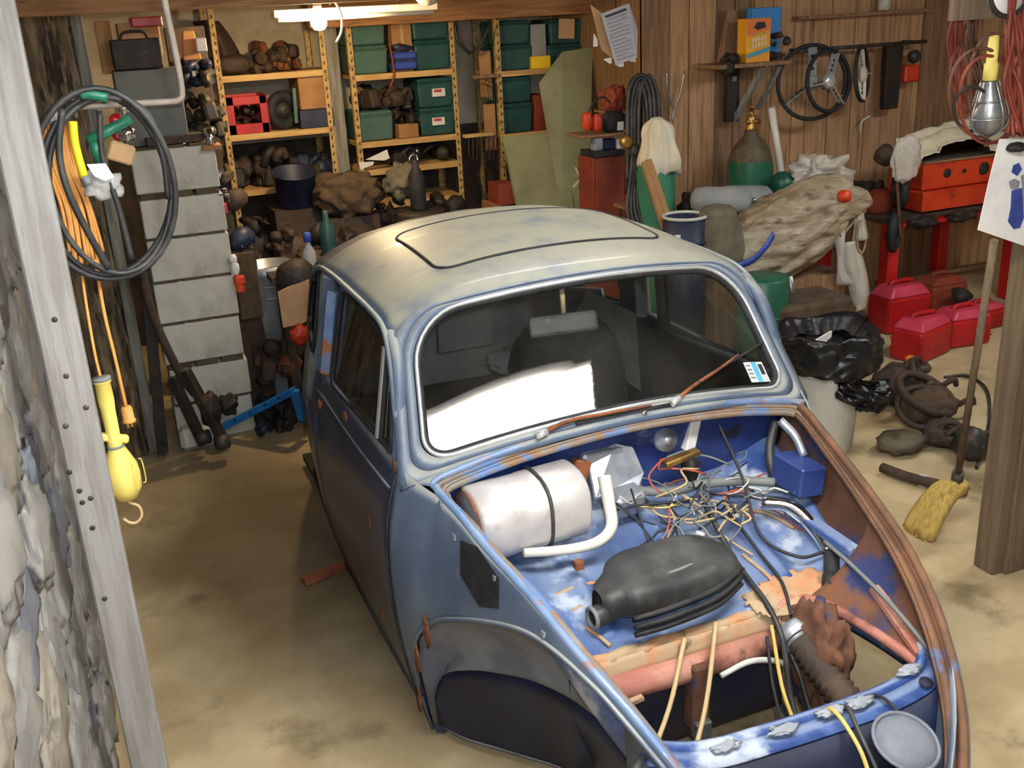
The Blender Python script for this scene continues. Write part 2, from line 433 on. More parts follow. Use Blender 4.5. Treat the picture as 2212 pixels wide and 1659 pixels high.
mat('box_teal', (80, 150, 170), rough=.5)
mat('lit_tube', (255, 252, 240), emit=(250, 252, 255), es=TUBE_STRENGTH)
mat('lit_bulb', (255, 230, 180), emit=(255, 222, 168), es=1.0)
MATS['lit_bulb'].node_tree.nodes['Principled BSDF'].inputs['Emission Strength'].default_value = BULB_STRENGTH
glass('windshield_glass', dirt=.03)
glass('clear_glass', dirt=.03)

# ------------------------------------------------------------ the room
WX = -0.22      # left stone wall
YB = 7.05       # wall behind the shelves
YW = 5.75       # boarded wall on the right
XS = 3.22       # where the boarded wall begins
XR = 6.6; YF = -1.6; ZC = 2.5
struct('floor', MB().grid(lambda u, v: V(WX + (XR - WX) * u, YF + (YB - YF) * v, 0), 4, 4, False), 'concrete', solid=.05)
struct('wall_back', MB().box(((WX + XS) / 2, YB + .05, ZC / 2), (XS - WX, .1, ZC)), 'drywall')
struct('wall_return', MB().box((XS + .05, (YW + YB) / 2 + .03, ZC / 2), (.1, YB - YW, ZC)), 'plank_dark')
struct('wall_right', MB().box((XR + .05, (YF + YW) / 2, ZC / 2), (.1, YW - YF, ZC)), 'plank')
struct('wall_front', MB().box(((WX + XR) / 2, YF - .05, ZC / 2), (XR - WX, .1, ZC)), 'drywall')
struct('ceiling', MB().box(((WX + XR) / 2, (YF + YB) / 2, ZC + .05), (XR - WX, YB - YF, .1)), 'ceiling_board')
# boarded wall: backing + separate boards
wr = struct('wall_right_back', MB().box(((XS + XR) / 2, YW + .08, ZC / 2), (XR - XS, .1, ZC)), 'plank_dark')
x = XS; k = 0
while x < XR - .05:
    w = random.choice((.14, .17, .19, .16, .12))
    w = min(w, XR - x)
    MB().box((x + w / 2, YW + .018 - random.random() * .008, 1.0), (w - .006, .022, 2.0)).build('board', random.choice(('plank', 'plank', 'plank_light', 'plank_dark')), wr, bevel=.003)
    x += w; k += 1
for z0, h, mm in ((2.06, .15, 'plank'), (2.22, .16, 'plank_light'), (2.39, .16, 'plank_dark')):
    MB().box(((XS + XR) / 2, YW + .01, z0 + .02), (XR - XS, .03, h - .008)).build('board', mm, wr, bevel=.003)
# stone wall: mortar ground and proud stones
def wallfn(u, v):
    y = YF + (YB - YF) * u; z = ZC * v
    n = noise.fractal(Vector((0, y * 3.2, z * 3.2)), .8, 2, 5)
    n2 = noise.noise(Vector((3, y * 9, z * 6)))
    return V(WX + .022 * n + .008 * n2, y, z)
wl = struct('wall_left', MB().grid(wallfn, 220, 80), 'mortar')
rs = random.Random(11)
z = .06
while z < 2.3:
    h = rs.uniform(.13, .24); y = -.35 + rs.uniform(0, .2)
    while y < 2.7:
        w = rs.uniform(.16, .36)
        s_ = rs.randint(0, 999)
        MB().blob((WX - .004 + rs.uniform(-.012, .008), y + w / 2, z + h / 2), (.062, w * 1.12, h * 1.1), seed=s_, sub=4, amp=.34, freq=2.1, power=.6, rot=(rs.uniform(-.5, .5), 0, 0)).build('stone', rs.choice(('stone', 'stone', 'stone_blue', 'stone_tan')), wl)
        y += w + .015
    z += h + .012
# front post with knots
pA = at(139, 1000, y=2.05).x; pB = at(230, 1000, y=2.05).x
p1 = struct('trim_1', MB().box(((pA + pB) / 2, 2.05 + .045, 1.25), (pB - pA, .09, 2.5)), 'white_post', bevel=.004)
for px, py in ((118, 690), (143, 812), (150, 1020), (142, 920), (172, 1060), (178, 1085), (196, 1076), (200, 1140), (226, 1293), (186, 880)):
    c = at(px, py, y=2.05)
    MB().lathe([(.0055, -.002), (.0055, .0012), (.002, .002), (0, .002)], c, (0, -1, 0), 9).build('nail_hole', 'steel_dark', p1)
# rough second post, grey face
qa = at(240, 980, y=5.05).x; qb = at(330, 980, y=5.05).x
def p2fn(u, v):
    a = u * 2 * math.pi; cx = (qa + qb) / 2 - .06; hw = (qb - qa) / 2 + .05
    ca, sa = math.cos(a), math.sin(a)
    x = math.copysign(abs(ca) ** .35, ca) * hw; y = math.copysign(abs(sa) ** .35, sa) * .11
    n = noise.fractal(Vector((ca * 1.5, sa * 1.5, v * 7)), .8, 2, 5)
    return V(cx + x * (1 + .12 * n), 5.16 + y * (1 + .22 * n), v * 2.5)
struct('trim_2', MB().grid(p2fn, 44, 90), 'bark_wood')
struct('trim_3', MB().box((qb + .012, 5.15, 1.25), (.05, .16, 2.5)), 'grey_board', bevel=.004)
# right post
struct('trim_4', MB().box((2.865, 2.415, 1.25), (.25, .09, 2.5)), 'right_post', bevel=.006)
struct('trim_5', MB().box((2.865, 2.361, 1.25), (.16, .018, 2.5)), 'right_post', bevel=.004)
# beams under the ceiling
za = at(380, 22, y=4.9).z
struct('trim_6', MB().box((.85, 4.94, za + .09), (2.2, .09, .18)), 'beam_wood', bevel=.004)
zb = at(1040, 42, y=6.35).z
struct('trim_7', MB().box((2.35, 6.42, zb + .13), (2.0, .09, .26)), 'beam_wood', bevel=.004)
for i in range(7):
    yy = -1.0 + i * 1.15
    if abs(yy - 4.9) < .3: continue
    struct('trim_%d' % (8 + i), MB().box(((WX + XR) / 2, yy, ZC - .08), (XR - WX, .05, .16)), 'ceiling_board')
struct('trim_21', MB().box((1.45, YB - .02, .62), (3.2, .03, 1.24)), 'dark_backing')  # dark backing added to darken the wall behind the lower shelves
# post between the two shelf units
struct('trim_20', MB().box((at(725, 190, y=6.55).x + .005, 6.60, 1.25), (.085, .045, 2.5)), 'grey_board', bevel=.003)

# ------------------------------------------------------------ lamps
def tube_fixture(name, label, x0, x1, y, z, ys, lit, group=None):
    t = thing(name, label, 'lamp', (x0 / 2 + x1 / 2, y, z), group)
    wid = max(ys) - min(ys) + .12
    MB().box(((x0 + x1) / 2, y + (max(ys) + min(ys)) / 2, z + .055), (x1 - x0, wid, .05), taper=.7).build('housing', 'white_enamel', t, bevel=.004)
    for dy in ys:
        MB().tube([(x0 + .03, y + dy, z + .012), (x1 - .03, y + dy, z + .012)], .018, 12).build('tube', 'lit_tube' if lit else 'white_enamel', t)
        for xx in (x0 + .015, x1 - .015):
            MB().box((xx, y + dy, z + .018), (.02, .03, .045)).build('lamp_holder', 'white_enamel', t)
    for xx in (x0 + .2, x1 - .2):
        MB().tube([(xx, y + (max(ys) + min(ys)) / 2, z + .07), (xx, y + (max(ys) + min(ys)) / 2, ZC)], .003, 5).build('chain', 'steel_dark', t)
    return t
tube_fixture('fluorescent_fixture', 'long lit fluorescent shop light hung above the front of the car', .15, 1.88, 1.2, 2.3, (-.13, -.075, -.02, .035, .09, .145), True)
tube_fixture('fluorescent_fixture', 'twin tube shop light on the ceiling above the car roof', 1.0, 2.3, 3.3, 2.36, (-.04, .04), True)
tube_fixture('fluorescent_fixture', 'twin tube shop light on the ceiling before the boarded wall', 3.7, 5.0, 3.0, 2.36, (-.12, -.04, .04, .12), True)
fx0 = at(590, 40, y=5.6); fx1 = at(940, 10, y=5.6)
tb = thing('batten_light', 'unlit white batten lamp mounted across the beam behind the bare bulb', 'lamp', ((fx0.x + fx1.x) / 2, 5.6, fx0.z))
MB().box(((fx0.x + fx1.x) / 2, 5.6, fx0.z + .02), (fx1.x - fx0.x, .09, .035)).build('housing', 'white_enamel', tb, bevel=.004)
MB().tube([(fx0.x + .02, 5.58, fx0.z - .01), (fx1.x - .02, 5.58, fx0.z - .01)], .012, 10).build('tube', 'white_enamel', tb)
MB().tube([(fx0.x + .3, 5.6, fx0.z + .03), (fx0.x + .3, 5.6, ZC)], .005, 6).build('hanger', 'steel_dark', tb)
MB().tube([(fx1.x - .2, 5.6, fx0.z + .03), (fx1.x - .2, 5.6, ZC)], .005, 6).build('hanger', 'steel_dark', tb)
bc = at(688, 42, y=5.35)
bl = thing('bare_bulb', 'glowing bare light bulb hanging under the wooden beam', 'lamp', bc)
MB().lathe([(0, -.052), (.024, -.048), (.038, -.03), (.04, -.01), (.03, .014), (.015, .03), (.013, .04)], bc, (0, 0, 1), 16).build('bulb', 'lit_bulb', bl)
MB().lathe([(.016, .036), (.022, .04), (.022, .075), (.008, .085), (0, .085)], bc, (0, 0, 1), 14).build('socket', 'white_enamel', bl)
MB().tube([bc + V(0, 0, .08), bc + V(0, 0, ZC - bc.z)], .005, 6).build('cord', 'wire_white', bl)
ps = [at(722, 0, y=5.3), at(737, 30, y=5.3), at(738, 65, y=5.3), at(727, 92, y=5.3)]
MB().tube(cr(ps, 5), .006, 7).build('pull_cord', 'wire_white', bl)
dc = at(922, -14, y=5.3)
solo('lamp_globe', MB().lathe([(0, -.06), (.04, -.05), (.065, -.02), (.07, .01), (.05, .05), (.03, .07), (.03, ZC - dc.z)], dc, (0, 0, 1), 18), 'white_enamel', 'pale round lamp globe showing at the top edge above the shelves', 'lamp')
# ------------------------------------------------------------ the car body
XC = 1.267
car = thing('car', 'stripped dusty blue car body shell without hood, fenders or wheels', 'car', (XC, 3.1, 0))
def K(s, y, z): return V(XC + s, y, z)
def smooth_tab(tab, x):
    """monotone-ish Catmull-Rom table lookup"""
    if x <= tab[0][0]: return tab[0][1]
    if x >= tab[-1][0]: return tab[-1][1]
    for i in range(len(tab) - 1):
        if tab[i][0] <= x <= tab[i + 1][0]:
            x0, y0 = tab[i]; x1, y1 = tab[i + 1]; h = x1 - x0; t = (x - x0) / h
            m0 = (y1 - tab[i - 1][1]) / (x1 - tab[i - 1][0]) if i > 0 else (y1 - y0) / h
            m1 = (tab[i + 2][1] - y0) / (tab[i + 2][0] - x0) if i + 2 < len(tab) else (y1 - y0) / h
            return ((2 * t**3 - 3 * t**2 + 1) * y0 + (t**3 - 2 * t**2 + t) * h * m0 + (-2 * t**3 + 3 * t**2) * y1 + (t**3 - t**2) * h * m1)
def wsP(a, w, off=0.0):
    """point on the (extended) windshield surface; a across, w up"""
    e = 1 - a * a
    p = K(a * (.57 - .06 * w), 2.427 + .224 * w - .05 * e, .87 + .33 * w + e * (.065 * (1 - w) + .05 * w))
    if off: p += V(0, -.827, .561) * off
    return p
def rrect(x0, x1, y0, y1, rb, rt, n=8, side=10):
    """rounded rectangle outline, counter-clockwise from the bottom left corner end"""
    P = []
    def arc(cx, cy, rx, ry, a0):
        for i in range(n + 1):
            a = a0 + (math.pi / 2) * i / n
            P.append((cx + rx * math.cos(a), cy + ry * math.sin(a)))
    def seg(a, b):
        for i in range(1, side): P.append((a[0] + (b[0] - a[0]) * i / side, a[1] + (b[1] - a[1]) * i / side))
    asp = .54 / .4
    bx, by, tx, ty = rb / .54, rb / .4, rt / .54, rt / .4
    arc(x0 + bx, y0 + by, bx, by, math.pi); seg((x0 + bx, y0), (x1 - bx, y0))
    arc(x1 - bx, y0 + by, bx, by, 1.5 * math.pi); seg((x1, y0 + by), (x1, y1 - ty))
    arc(x1 - tx, y1 - ty, tx, ty, 0); seg((x1 - tx, y1), (x0 + tx, y1))
    arc(x0 + tx, y1 - ty, tx, ty, .5 * math.pi); seg((x0, y1 - ty), (x0, y0 + by))
    return P
inner = rrect(-1.0, 1.0, 0, 1.0, .07, .135)
inner_f = rrect(-1.02, 1.02, -.02, 1.02, .075, .14)
mid_f = rrect(-1.07, 1.07, -.07, 1.04, .06, .128)
outer = rrect(-1.13, 1.13, -.13, 1.06, .03, .115)
# glass
g = MB(); cpt = wsP(0, .5, .004)
ringsN = 9
loops = [[(0 + (p[0]) * k / ringsN, .5 + (p[1] - .5) * k / ringsN) for p in inner] for k in range(1, ringsN + 1)]
vs = [wsP(0, .5)] + [wsP(a, w) for lp in loops for a, w in lp]
n_ = len(inner); fs = [(0, 1 + i, 1 + (i + 1) % n_) for i in range(n_)]
for k in range(ringsN - 1):
    o = 1 + k * n_
    fs += [(o + i, o + n_ + i, o + n_ + (i + 1) % n_, o + (i + 1) % n_) for i in range(n_)]
g.add(vs, fs, True)
ws = g.build('windshield', 'windshield_glass', car)
MB().tube([wsP(a, w, .004) for a, w in inner], .013, 8, closed=True).build('windshield_seal', 'black_rubber', ws)
MB().tube([wsP(a, w, .016) for a, w in rrect(-1.008, 1.008, -.008, 1.008, .072, .137)], .0058, 8, closed=True).build('windshield_trim', 'bright_trim', ws)
# windshield frame and A pillars
fr = MB()
A = [wsP(a, w, .004) for a, w in inner_f]; B = [wsP(a, w, .0055) for a, w in mid_f]; C_ = [wsP(a, w, .004) for a, w in outer]
fr.strip(A, B, closed=True); fr.strip(B, C_, closed=True)
fr.build('windshield_frame', 'car_paint', car, solid=.012)
# sticker on the glass
st = MB(); s0, s1, w0, w1 = .80, .935, .055, .22
st.grid(lambda u, v: wsP(s0 + (s1 - s0) * u, w0 + (w1 - w0) * v, .0015), 4, 2).build('inspection_sticker', 'paper', ws)
MB().grid(lambda u, v: wsP(s0 + .05 + .035 * u, w0 + (w1 - w0) * v, .0025), 3, 2).build('sticker_band', 'sticker_blue', ws)
MB().grid(lambda u, v: wsP(s0 + .095 + .028 * u, w0 + .06 + .085 * v, .0025), 3, 2).build('sticker_code', 'ink_dark', ws)
for i in range(4):
    MB().grid(lambda u, v: wsP(s0 + .008 + .032 * u, w0 + .03 + i * .033 + .014 * v, .0025), 2, 1).build('sticker_print', 'ink_grey', ws)
# roof
ZCN = [(2.6, 1.285), (2.75, 1.312), (2.9, 1.33), (3.1, 1.342), (3.3, 1.338), (3.5, 1.32), (3.8, 1.26), (4.1, 1.165), (4.4, 1.03), (4.65, .86), (4.85, .66), (4.97, .42)]
RAILZ = [(2.65, 1.182), (2.75, 1.20), (2.9, 1.208), (3.1, 1.21), (3.3, 1.205), (3.5, 1.185)]
RAILS = [(2.65, .577), (2.8, .582), (3.1, .585), (3.5, .58)]
def roofP(u, y):
    zc = smooth_tab(ZCN, y); zr = smooth_tab(RAILZ, y); w = smooth_tab(RAILS, y)
    a = abs(u)
    return K(u * w, y, zc - (zc - zr) * (.55 * a ** 2 + .45 * a ** 4.5))
def roof_fn(u, v):
    a = -1 + 2 * u
    A_ = abs(a) * 1.125; ac_ = 1.13 - .115 / .54
    w_ = 1.058 if A_ < ac_ else 1.058 - .2875 + .2875 * math.sqrt(max(0, 1 - ((A_ - ac_) / (1.13 - ac_)) ** 2))
    p0 = wsP(a * 1.125, w_, .005)
    if v < .12:
        q = roofP(a, p0.y + .05); t = v / .12
        return p0.lerp(q, t)
    return roofP(a, (p0.y + .05) + (3.5 - p0.y - .05) * (v - .12) / .88)
MB().grid(roof_fn, 40, 34).build('roof', 'roof_paint', car, solid=.012)
# sunroof: slightly proud panel and the dark seam round it
def roof_off(s, y, o):
    w = smooth_tab(RAILS, y); p = roofP(s / w, y); p.z += o; return p
def srr(x0, x1, y0, y1, r, n=6, side=12):
    P = []
    def arc(cx, cy, a0):
        for i in range(n + 1):
            a = a0 + (math.pi / 2) * i / n; P.append((cx + r * math.cos(a), cy + r * math.sin(a)))
    def seg(a, b):
        for i in range(1, side): P.append((a[0] + (b[0] - a[0]) * i / side, a[1] + (b[1] - a[1]) * i / side))
    arc(x0 + r, y0 + r, math.pi); seg((x0 + r, y0), (x1 - r, y0)); arc(x1 - r, y0 + r, 1.5 * math.pi); seg((x1, y0 + r), (x1, y1 - r))
    arc(x1 - r, y1 - r, 0); seg((x1 - r, y1), (x0 + r, y1)); arc(x0 + r, y1 - r, .5 * math.pi); seg((x0, y1 - r), (x0, y0 + r))
    return P
SR = (-.37, .37, 2.80, 3.28)
lp = srr(*SR, .06)
sun = MB(); cxs, cys = 0, 3.04; kk = 8
vs = [roof_off(0, cys, .003)] + [roof_off(p[0] * k / kk, cys + (p[1] - cys) * k / kk, .003) for k in range(1, kk + 1) for p in lp]
n_ = len(lp); fs = [(0, 1 + i, 1 + (i + 1) % n_) for i in range(n_)]
for k in range(kk - 1):
    o = 1 + k * n_; fs += [(o + i, o + n_ + i, o + n_ + (i + 1) % n_, o + (i + 1) % n_) for i in range(n_)]
sun.add(vs, fs, True)
sp_ = sun.build('sunroof_panel', 'roof_paint', car)
MB().tube([roof_off(p[0] * 1.012, cys + (p[1] - cys) * 1.015, .001) for p in lp], .0052, 6, closed=True).build('sunroof_seam', 'black_rubber', sp_)
# drip rails
def rail_pts(sg):
    return cr([K(sg * .628, 2.452, .80), K(sg * .625, 2.47, .86), K(sg * .615, 2.525, 1.0), K(sg * .60, 2.585, 1.11), K(sg * .588, 2.67, 1.178), K(sg * .587, 2.8, 1.2), K(sg * .589, 3.1, 1.207), K(sg * .588, 3.3, 1.203), K(sg * .584, 3.5, 1.184), K(sg * .585, 3.62, 1.14)], 5)
for sg in (-1, 1):
    MB().tube(rail_pts(sg), .0095, 8).build('drip_rail', 'car_paint', car)
# body side section
def side_s(z, y=3.0):
    return smooth_tab([(0, .60), (.15, .645), (.3, .675), (.5, .695), (.66, .692), (.8, .665), (.87, .642), (1.21, .583)], z)
# rear shell, full arch from sill to sill
HALF = [(0, 1.32), (.2, 1.308), (.38, 1.277), (.5, 1.235), (.565, 1.2), (.583, 1.175), (.605, 1.06), (.642, .87), (.665, .8), (.692, .66), (.695, .5), (.675, .3), (.645, .15), (.6, .03)]
KS = [(3.3, 1.0), (3.45, .995), (3.7, .955), (4.0, .88), (4.3, .78), (4.6, .63), (4.85, .42), (4.97, .2)]
def rear_fn(u, v):
    y = 3.36 + (4.97 - 3.36) * v
    t = (u - .5) * 2; a = abs(t) * (len(HALF) - 1); i = min(int(a), len(HALF) - 2); f_ = a - i
    s = HALF[i][0] + (HALF[i + 1][0] - HALF[i][0]) * f_; z = HALF[i][1] + (HALF[i + 1][1] - HALF[i][1]) * f_
    k = smooth_tab(KS, y); q = smooth_tab(ZCN, y) / 1.32
    zz = z * (q if y > 3.5 else 1.0)
    return K(math.copysign(s * k, t), y, max(zz, .03))
def rear_keep(u, v):
    p = rear_fn(u, v)
    s, y, z = p.x - XC, p.y, p.z
    if 3.55 < y < 4.08 and abs(s) > .4 and .875 - (y - 3.55) * .02 < z < 1.15 - (y - 3.55) * .3: return False
    if 4.14 < y < 4.42 and abs(s) < .34 and z > .85: return False
    if y < 3.5 and z > 1.19: return False
    if y < 3.42 and .86 < z <= 1.19: return False
    return True
MB().grid(rear_fn, 104, 60, True, rear_keep).build('rear_body', 'car_paint_shaded', car, solid=.014)
qs = []
for y, z in ((3.55, .88), (3.56, 1.13), (3.62, 1.14), (3.85, 1.06), (4.02, .98), (4.06, .93), (4.02, .868), (3.8, .87)):
    qs.append((y, z))
for sg in (-1, 1):
    P = cr([K(sg * (.644 - (z * 1.32 / min(1.32, smooth_tab(ZCN, y)) - .87) * .2) * smooth_tab(KS, y), y, z) for y, z in qs], 5, True)
    MB().tube(P, .007, 7, closed=True).build('quarter_window_seal', 'black_rubber', car)
# B pillars
for sg in (-1, 1):
    MB().bar(K(sg * .628, 3.385, .85), K(sg * .577, 3.33, 1.19), .05, .05).build('b_pillar', 'car_paint' if sg < 0 else 'interior_grey', car, bevel=.006)
# doors
WIN = [(2.53, .885), (2.535, .96), (2.575, 1.08), (2.64, 1.145), (2.76, 1.17), (2.95, 1.178), (3.13, 1.172), (3.165, 1.14), (3.2, .95), (3.21, .868), (3.15, .855), (2.85, .868), (2.58, .88)]
def win_s(z): return .640 - (z - .86) * .175
for sg in (-1, 1):
    near = sg < 0
    d = MB().grid(lambda u, v: K(sg * (side_s(.045 + .825 * v) - (.006 if u < .02 or u > .98 else 0)), 2.45 + .9 * u - (.0 if v < .5 else 0), .045 + .825 * v), 30, 24).build('door', 'car_paint_shaded', car, solid=.018 if not near else -.018)
    wpts = cr([K(sg * win_s(z), y, z) for y, z in WIN], 5, True)
    opts = []
    cy_, cz_ = 2.87, 1.01
    for y, z in WIN:
        zo_ = min(max(cz_ + (z - cz_) * 1.13, .848), 1.2)
        opts.append(K(sg * (win_s(zo_) + .004), max(cy_ + (y - cy_) * 1.11, 2.49 + max(0, z - .9) * .25), zo_))
    opts = cr(opts, 5, True)
    MB().strip(wpts, opts, closed=True).build('window_frame', 'car_paint', d, solid=-.03 if near else .03)
    MB().tube(wpts, .009, 7, closed=True).build('window_seal', 'black_rubber', d)
    c_ = sum(wpts, Vector()) / len(wpts)
    gm = MB(); gm.add([c_] + wpts, [(0, 1 + i, 1 + (i + 1) % len(wpts)) for i in range(len(wpts))])
    gm.build('door_window', 'clear_glass', d)
    MB().bar(K(sg * (win_s(.88) + .006), 2.635, .88), K(sg * (win_s(1.14) + .004), 2.64, 1.14), .014, .016).build('vent_post', 'bright_trim', d)
    MB().bar(K(sg * (win_s(.88) + .002), 2.622, .88), K(sg * (win_s(1.13) + .0), 2.627, 1.13), .012, .012).build('vent_seal', 'black_rubber', d)
    # rear upright of the window frame, lamp light on it put in by paler paint
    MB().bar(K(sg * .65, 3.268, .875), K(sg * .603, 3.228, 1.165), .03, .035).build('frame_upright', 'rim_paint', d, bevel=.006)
    # pressed belt line
    MB().tube([K(sg * (side_s(.80) + .001), 2.46 + .88 * i / 10, .80 - .012 * math.sin(i / 10 * math.pi)) for i in range(11)], .006, 6).build('belt_molding', 'car_paint_shaded', d)
    if near:
        for py, pz in ((3.30, .76), (2.98, .825)):
            c0 = K(-(side_s(pz) + .001), py, pz)
            MB().ring(c0, (1, 0, 0), .014, .006, 14, 6).build('handle_hole', 'rust', d)
            MB().lathe([(.011, 0), (.006, .003), (0, .003)], c0, (-1, 0, 0), 12).build('hole_shadow', 'black_rubber', d)
        for py, pz in ((2.62, .63), (2.66, .30), (2.47, .86)):
            c0 = K(-(side_s(pz) + .0015), py, pz)
            MB().blob(c0, (.004, .03, .05), seed=int(pz * 100), sub=2, amp=.4).build('rust_spot', 'rust', d)
    # hinge and shut lines
    MB().tube([K(sg * (side_s(.05 + .8 * i / 12) + .001), 2.447, .05 + .8 * i / 12) for i in range(13)], .004, 5).build('shut_line', 'black_rubber', d)
# sills
for sg in (-1, 1):
    MB().tube([K(sg * .585, 2.42, .035), K(sg * .59, 2.9, .03), K(sg * .59, 3.5, .03)], .03, 8).build('sill', 'car_paint_shaded', car)
# hood rim
RIM = [(2.355, .575, .842), (2.30, .572, .829), (2.216, .555, .81), (2.074, .532, .771), (1.904, .497, .727), (1.751, .466, .674), (1.605, .42, .607), (1.481, .368, .522), (1.39, .315, .435), (1.31, .235, .35), (1.262, .13, .29), (1.25, 0, .27)]
def rim_rear(s):
    return K(s, 2.366, .848 + .062 * (1 - (s / .56) ** 2))
side_n = cr([K(-s, y, z) for y, s, z in RIM], 4)[:-1]
side_f = [K(-(p.x - XC), p.y, p.z) for p in side_n]
rear = [rim_rear(-.525 + 1.05 * i / 20) for i in range(21)]
NRIM = [K(-.56, 2.352, .852)] + side_n[1:]
def off_in(P, k, dz):
    """offset rim polyline towards the opening"""
    out = []
    for p in P:
        c = K(0, 1.85, p.z); d = (c - p); d.z = 0; d.normalize()
        out.append(p + d * k + V(0, 0, dz))
    return out
rear_full = [side_n[0]] + rear + [side_f[0]]
rear_full = cr([side_n[2], side_n[0], rear[0], rear[4], rear[10], rear[16], rear[20], side_f[0], side_f[2]], 6)
rim = MB().tube(cr(side_n[1:], 2), .011, 8).build('hood_rim', 'rim_paint', car)
MB().tube(cr(side_f[1:], 2), .011, 8).build('hood_rim', 'rusty_rim', car)
MB().tube(rear_full, .010, 8).build('hood_rim', 'rim_paint', car)
for nm, P, mm in (('near', side_n, 'gutter'), ('far', side_f, 'rusty_rim'), ('rear', rear_full, 'gutter')):
    a0 = [p + V(0, 0, -.002) for p in P]; a1 = off_in(P, .014, -.016); a2 = off_in(P, .034, -.014); a3 = off_in(P, .038, -.03)
    gm = MB(); gm.strip(a0, a1); gm.strip(a1, a2); gm.strip(a2, a3)
    gm.build('hood_gutter', mm, car, solid=.003)
# cowl between windshield and hood opening
def cowl_fn(u, v):
    a = -1.13 + 2.26 * u
    p = wsP(a, -.125, .004)
    s = (p.x - XC) / .644 * .575
    if abs(s) <= .525: q = rim_rear(s)
    else:
        t = (abs(s) - .525) / .05; q = rim_rear(math.copysign(.525, s)).lerp(K(math.copysign(.575, s), 2.345, .84), t)
    r = p.lerp(q, v); r.z += .012 * math.sin(v * math.pi); r.y -= .004 * math.sin(v * math.pi)
    return r
MB().grid(cowl_fn, 44, 8).build('cowl_panel', 'car_paint', car, solid=.004)
for s in (0.05,):
    c0 = cowl_fn(.5 + s / 2.26 / .57, .55)
    MB().lathe([(.012, 0), (.012, .005), (.006, .012), (0, .013)], c0, (0, -.6, .8), 12).build('washer_nozzle', 'chrome', car)
# front quarter panels
ARCH = [(2.40, .07), (2.375, .28), (2.345, .40), (2.25, .50), (2.17, .545), (2.05, .60), (1.9, .648), (1.78, .652), (1.66, .62), (1.55, .575), (1.46, .50), (1.38, .42)]
def rim_at(y):
    s = smooth_tab([(r[0], r[1]) for r in reversed(RIM)], y); z = smooth_tab([(r[0], r[2]) for r in reversed(RIM)], y); return s, z
def quarter_s(y, z):
    rs_, rz = rim_at(y)
    t = max(0.0, (rz - z) / .3)
    fl_ = interp([(1.25, .0), (1.5, .03), (1.9, .05), (2.2, .055), (2.35, .07), (2.45, .075)], y)
    s = rs_ + .010 + fl_ * min(1, t) ** .7
    k = max(0, min(1, (y - 2.30) / .15))
    return s * (1 - k) + side_s(z) * k
def quarter_fn(sg):
    def fn(u, v):
        y = 2.445 - (2.445 - 1.30) * u
        rs_, rz = rim_at(min(y, 2.355))
        if y > 2.355:
            rz = rz + (y - 2.355) / .09 * .022
        zb = .04 if y > 2.40 else smooth_tab(list(reversed(ARCH)), y)
        zb = min(zb, rz - .015)
        z = rz - (rz - zb) * v
        return K(sg * quarter_s(y, z), y, z)
    return fn
for sg in (-1, 1):
    q = MB().grid(quarter_fn(sg), 60, 16).build('front_quarter_panel', 'car_paint', car, solid=-.006 if sg < 0 else .006)
    ed = [quarter_fn(sg)(i / 60, 1.0) for i in range(3, 60)]
    MB().tube(ed, .007, 6).build('arch_lip', 'car_paint', q)
    if sg < 0:
        pad = [(2.17, .765), (2.10, .775), (2.0, .735), (1.985, .665), (2.06, .635), (2.15, .68)]
        P = [K(-(quarter_s(y, z) + .004), y, z) for y, z in pad]
        cc = sum(P, Vector()) / len(P)
        gm = MB(); gm.add([cc - V(.004, 0, 0)] + P, [(0, 1 + (i + 1) % len(P), 1 + i) for i in range(len(P))], False)
        gm.build('vent_pad', 'black_rubber', q)
        for y, z in ((2.2, .76), (2.02, .73), (1.83, .675), (2.28, .82)):
            c0 = K(-(quarter_s(y, z) + .002), y, z)
            MB().box(c0, (.006, .016, .012), (0, .2, 0)).build('clip', 'alloy', q)
        for y, z, dd in ((2.29, .45, (.008, .06, .09)), (2.345, .34, (.008, .05, .10)), (2.385, .18, (.008, .03, .09))):
            MB().blob(K(-(quarter_s(y, z) + .004), y, z), dd, seed=int(y * 90), sub=3, amp=.5, freq=3).build('rust_patch', 'rust', q)
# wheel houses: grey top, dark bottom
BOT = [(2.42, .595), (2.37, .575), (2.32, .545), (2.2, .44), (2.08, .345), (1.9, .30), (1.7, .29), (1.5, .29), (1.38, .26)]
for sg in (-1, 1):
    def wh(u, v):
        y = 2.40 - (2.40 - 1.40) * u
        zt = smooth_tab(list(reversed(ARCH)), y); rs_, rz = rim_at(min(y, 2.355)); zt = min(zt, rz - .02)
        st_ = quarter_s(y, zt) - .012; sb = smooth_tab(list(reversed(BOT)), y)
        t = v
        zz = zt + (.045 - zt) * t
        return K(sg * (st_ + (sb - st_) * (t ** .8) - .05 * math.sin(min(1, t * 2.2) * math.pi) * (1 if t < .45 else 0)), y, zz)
    kw = (lambda u, v: not (sg > 0 and 1.46 < 2.40 - u < 1.98))
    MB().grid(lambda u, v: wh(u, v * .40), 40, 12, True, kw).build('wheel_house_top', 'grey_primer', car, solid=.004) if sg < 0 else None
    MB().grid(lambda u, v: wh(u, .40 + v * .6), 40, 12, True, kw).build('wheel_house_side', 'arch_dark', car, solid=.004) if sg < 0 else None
    MB().tube([wh(i / 40, 1.0) for i in range(40)], .007, 6).build('wheel_house_flange', 'grey_primer', car)
MB().tube([K(-.40, 1.56, .50), K(-.47, 1.52, .47)], .010, 8).build('fender_bolt', 'galvanised', car)
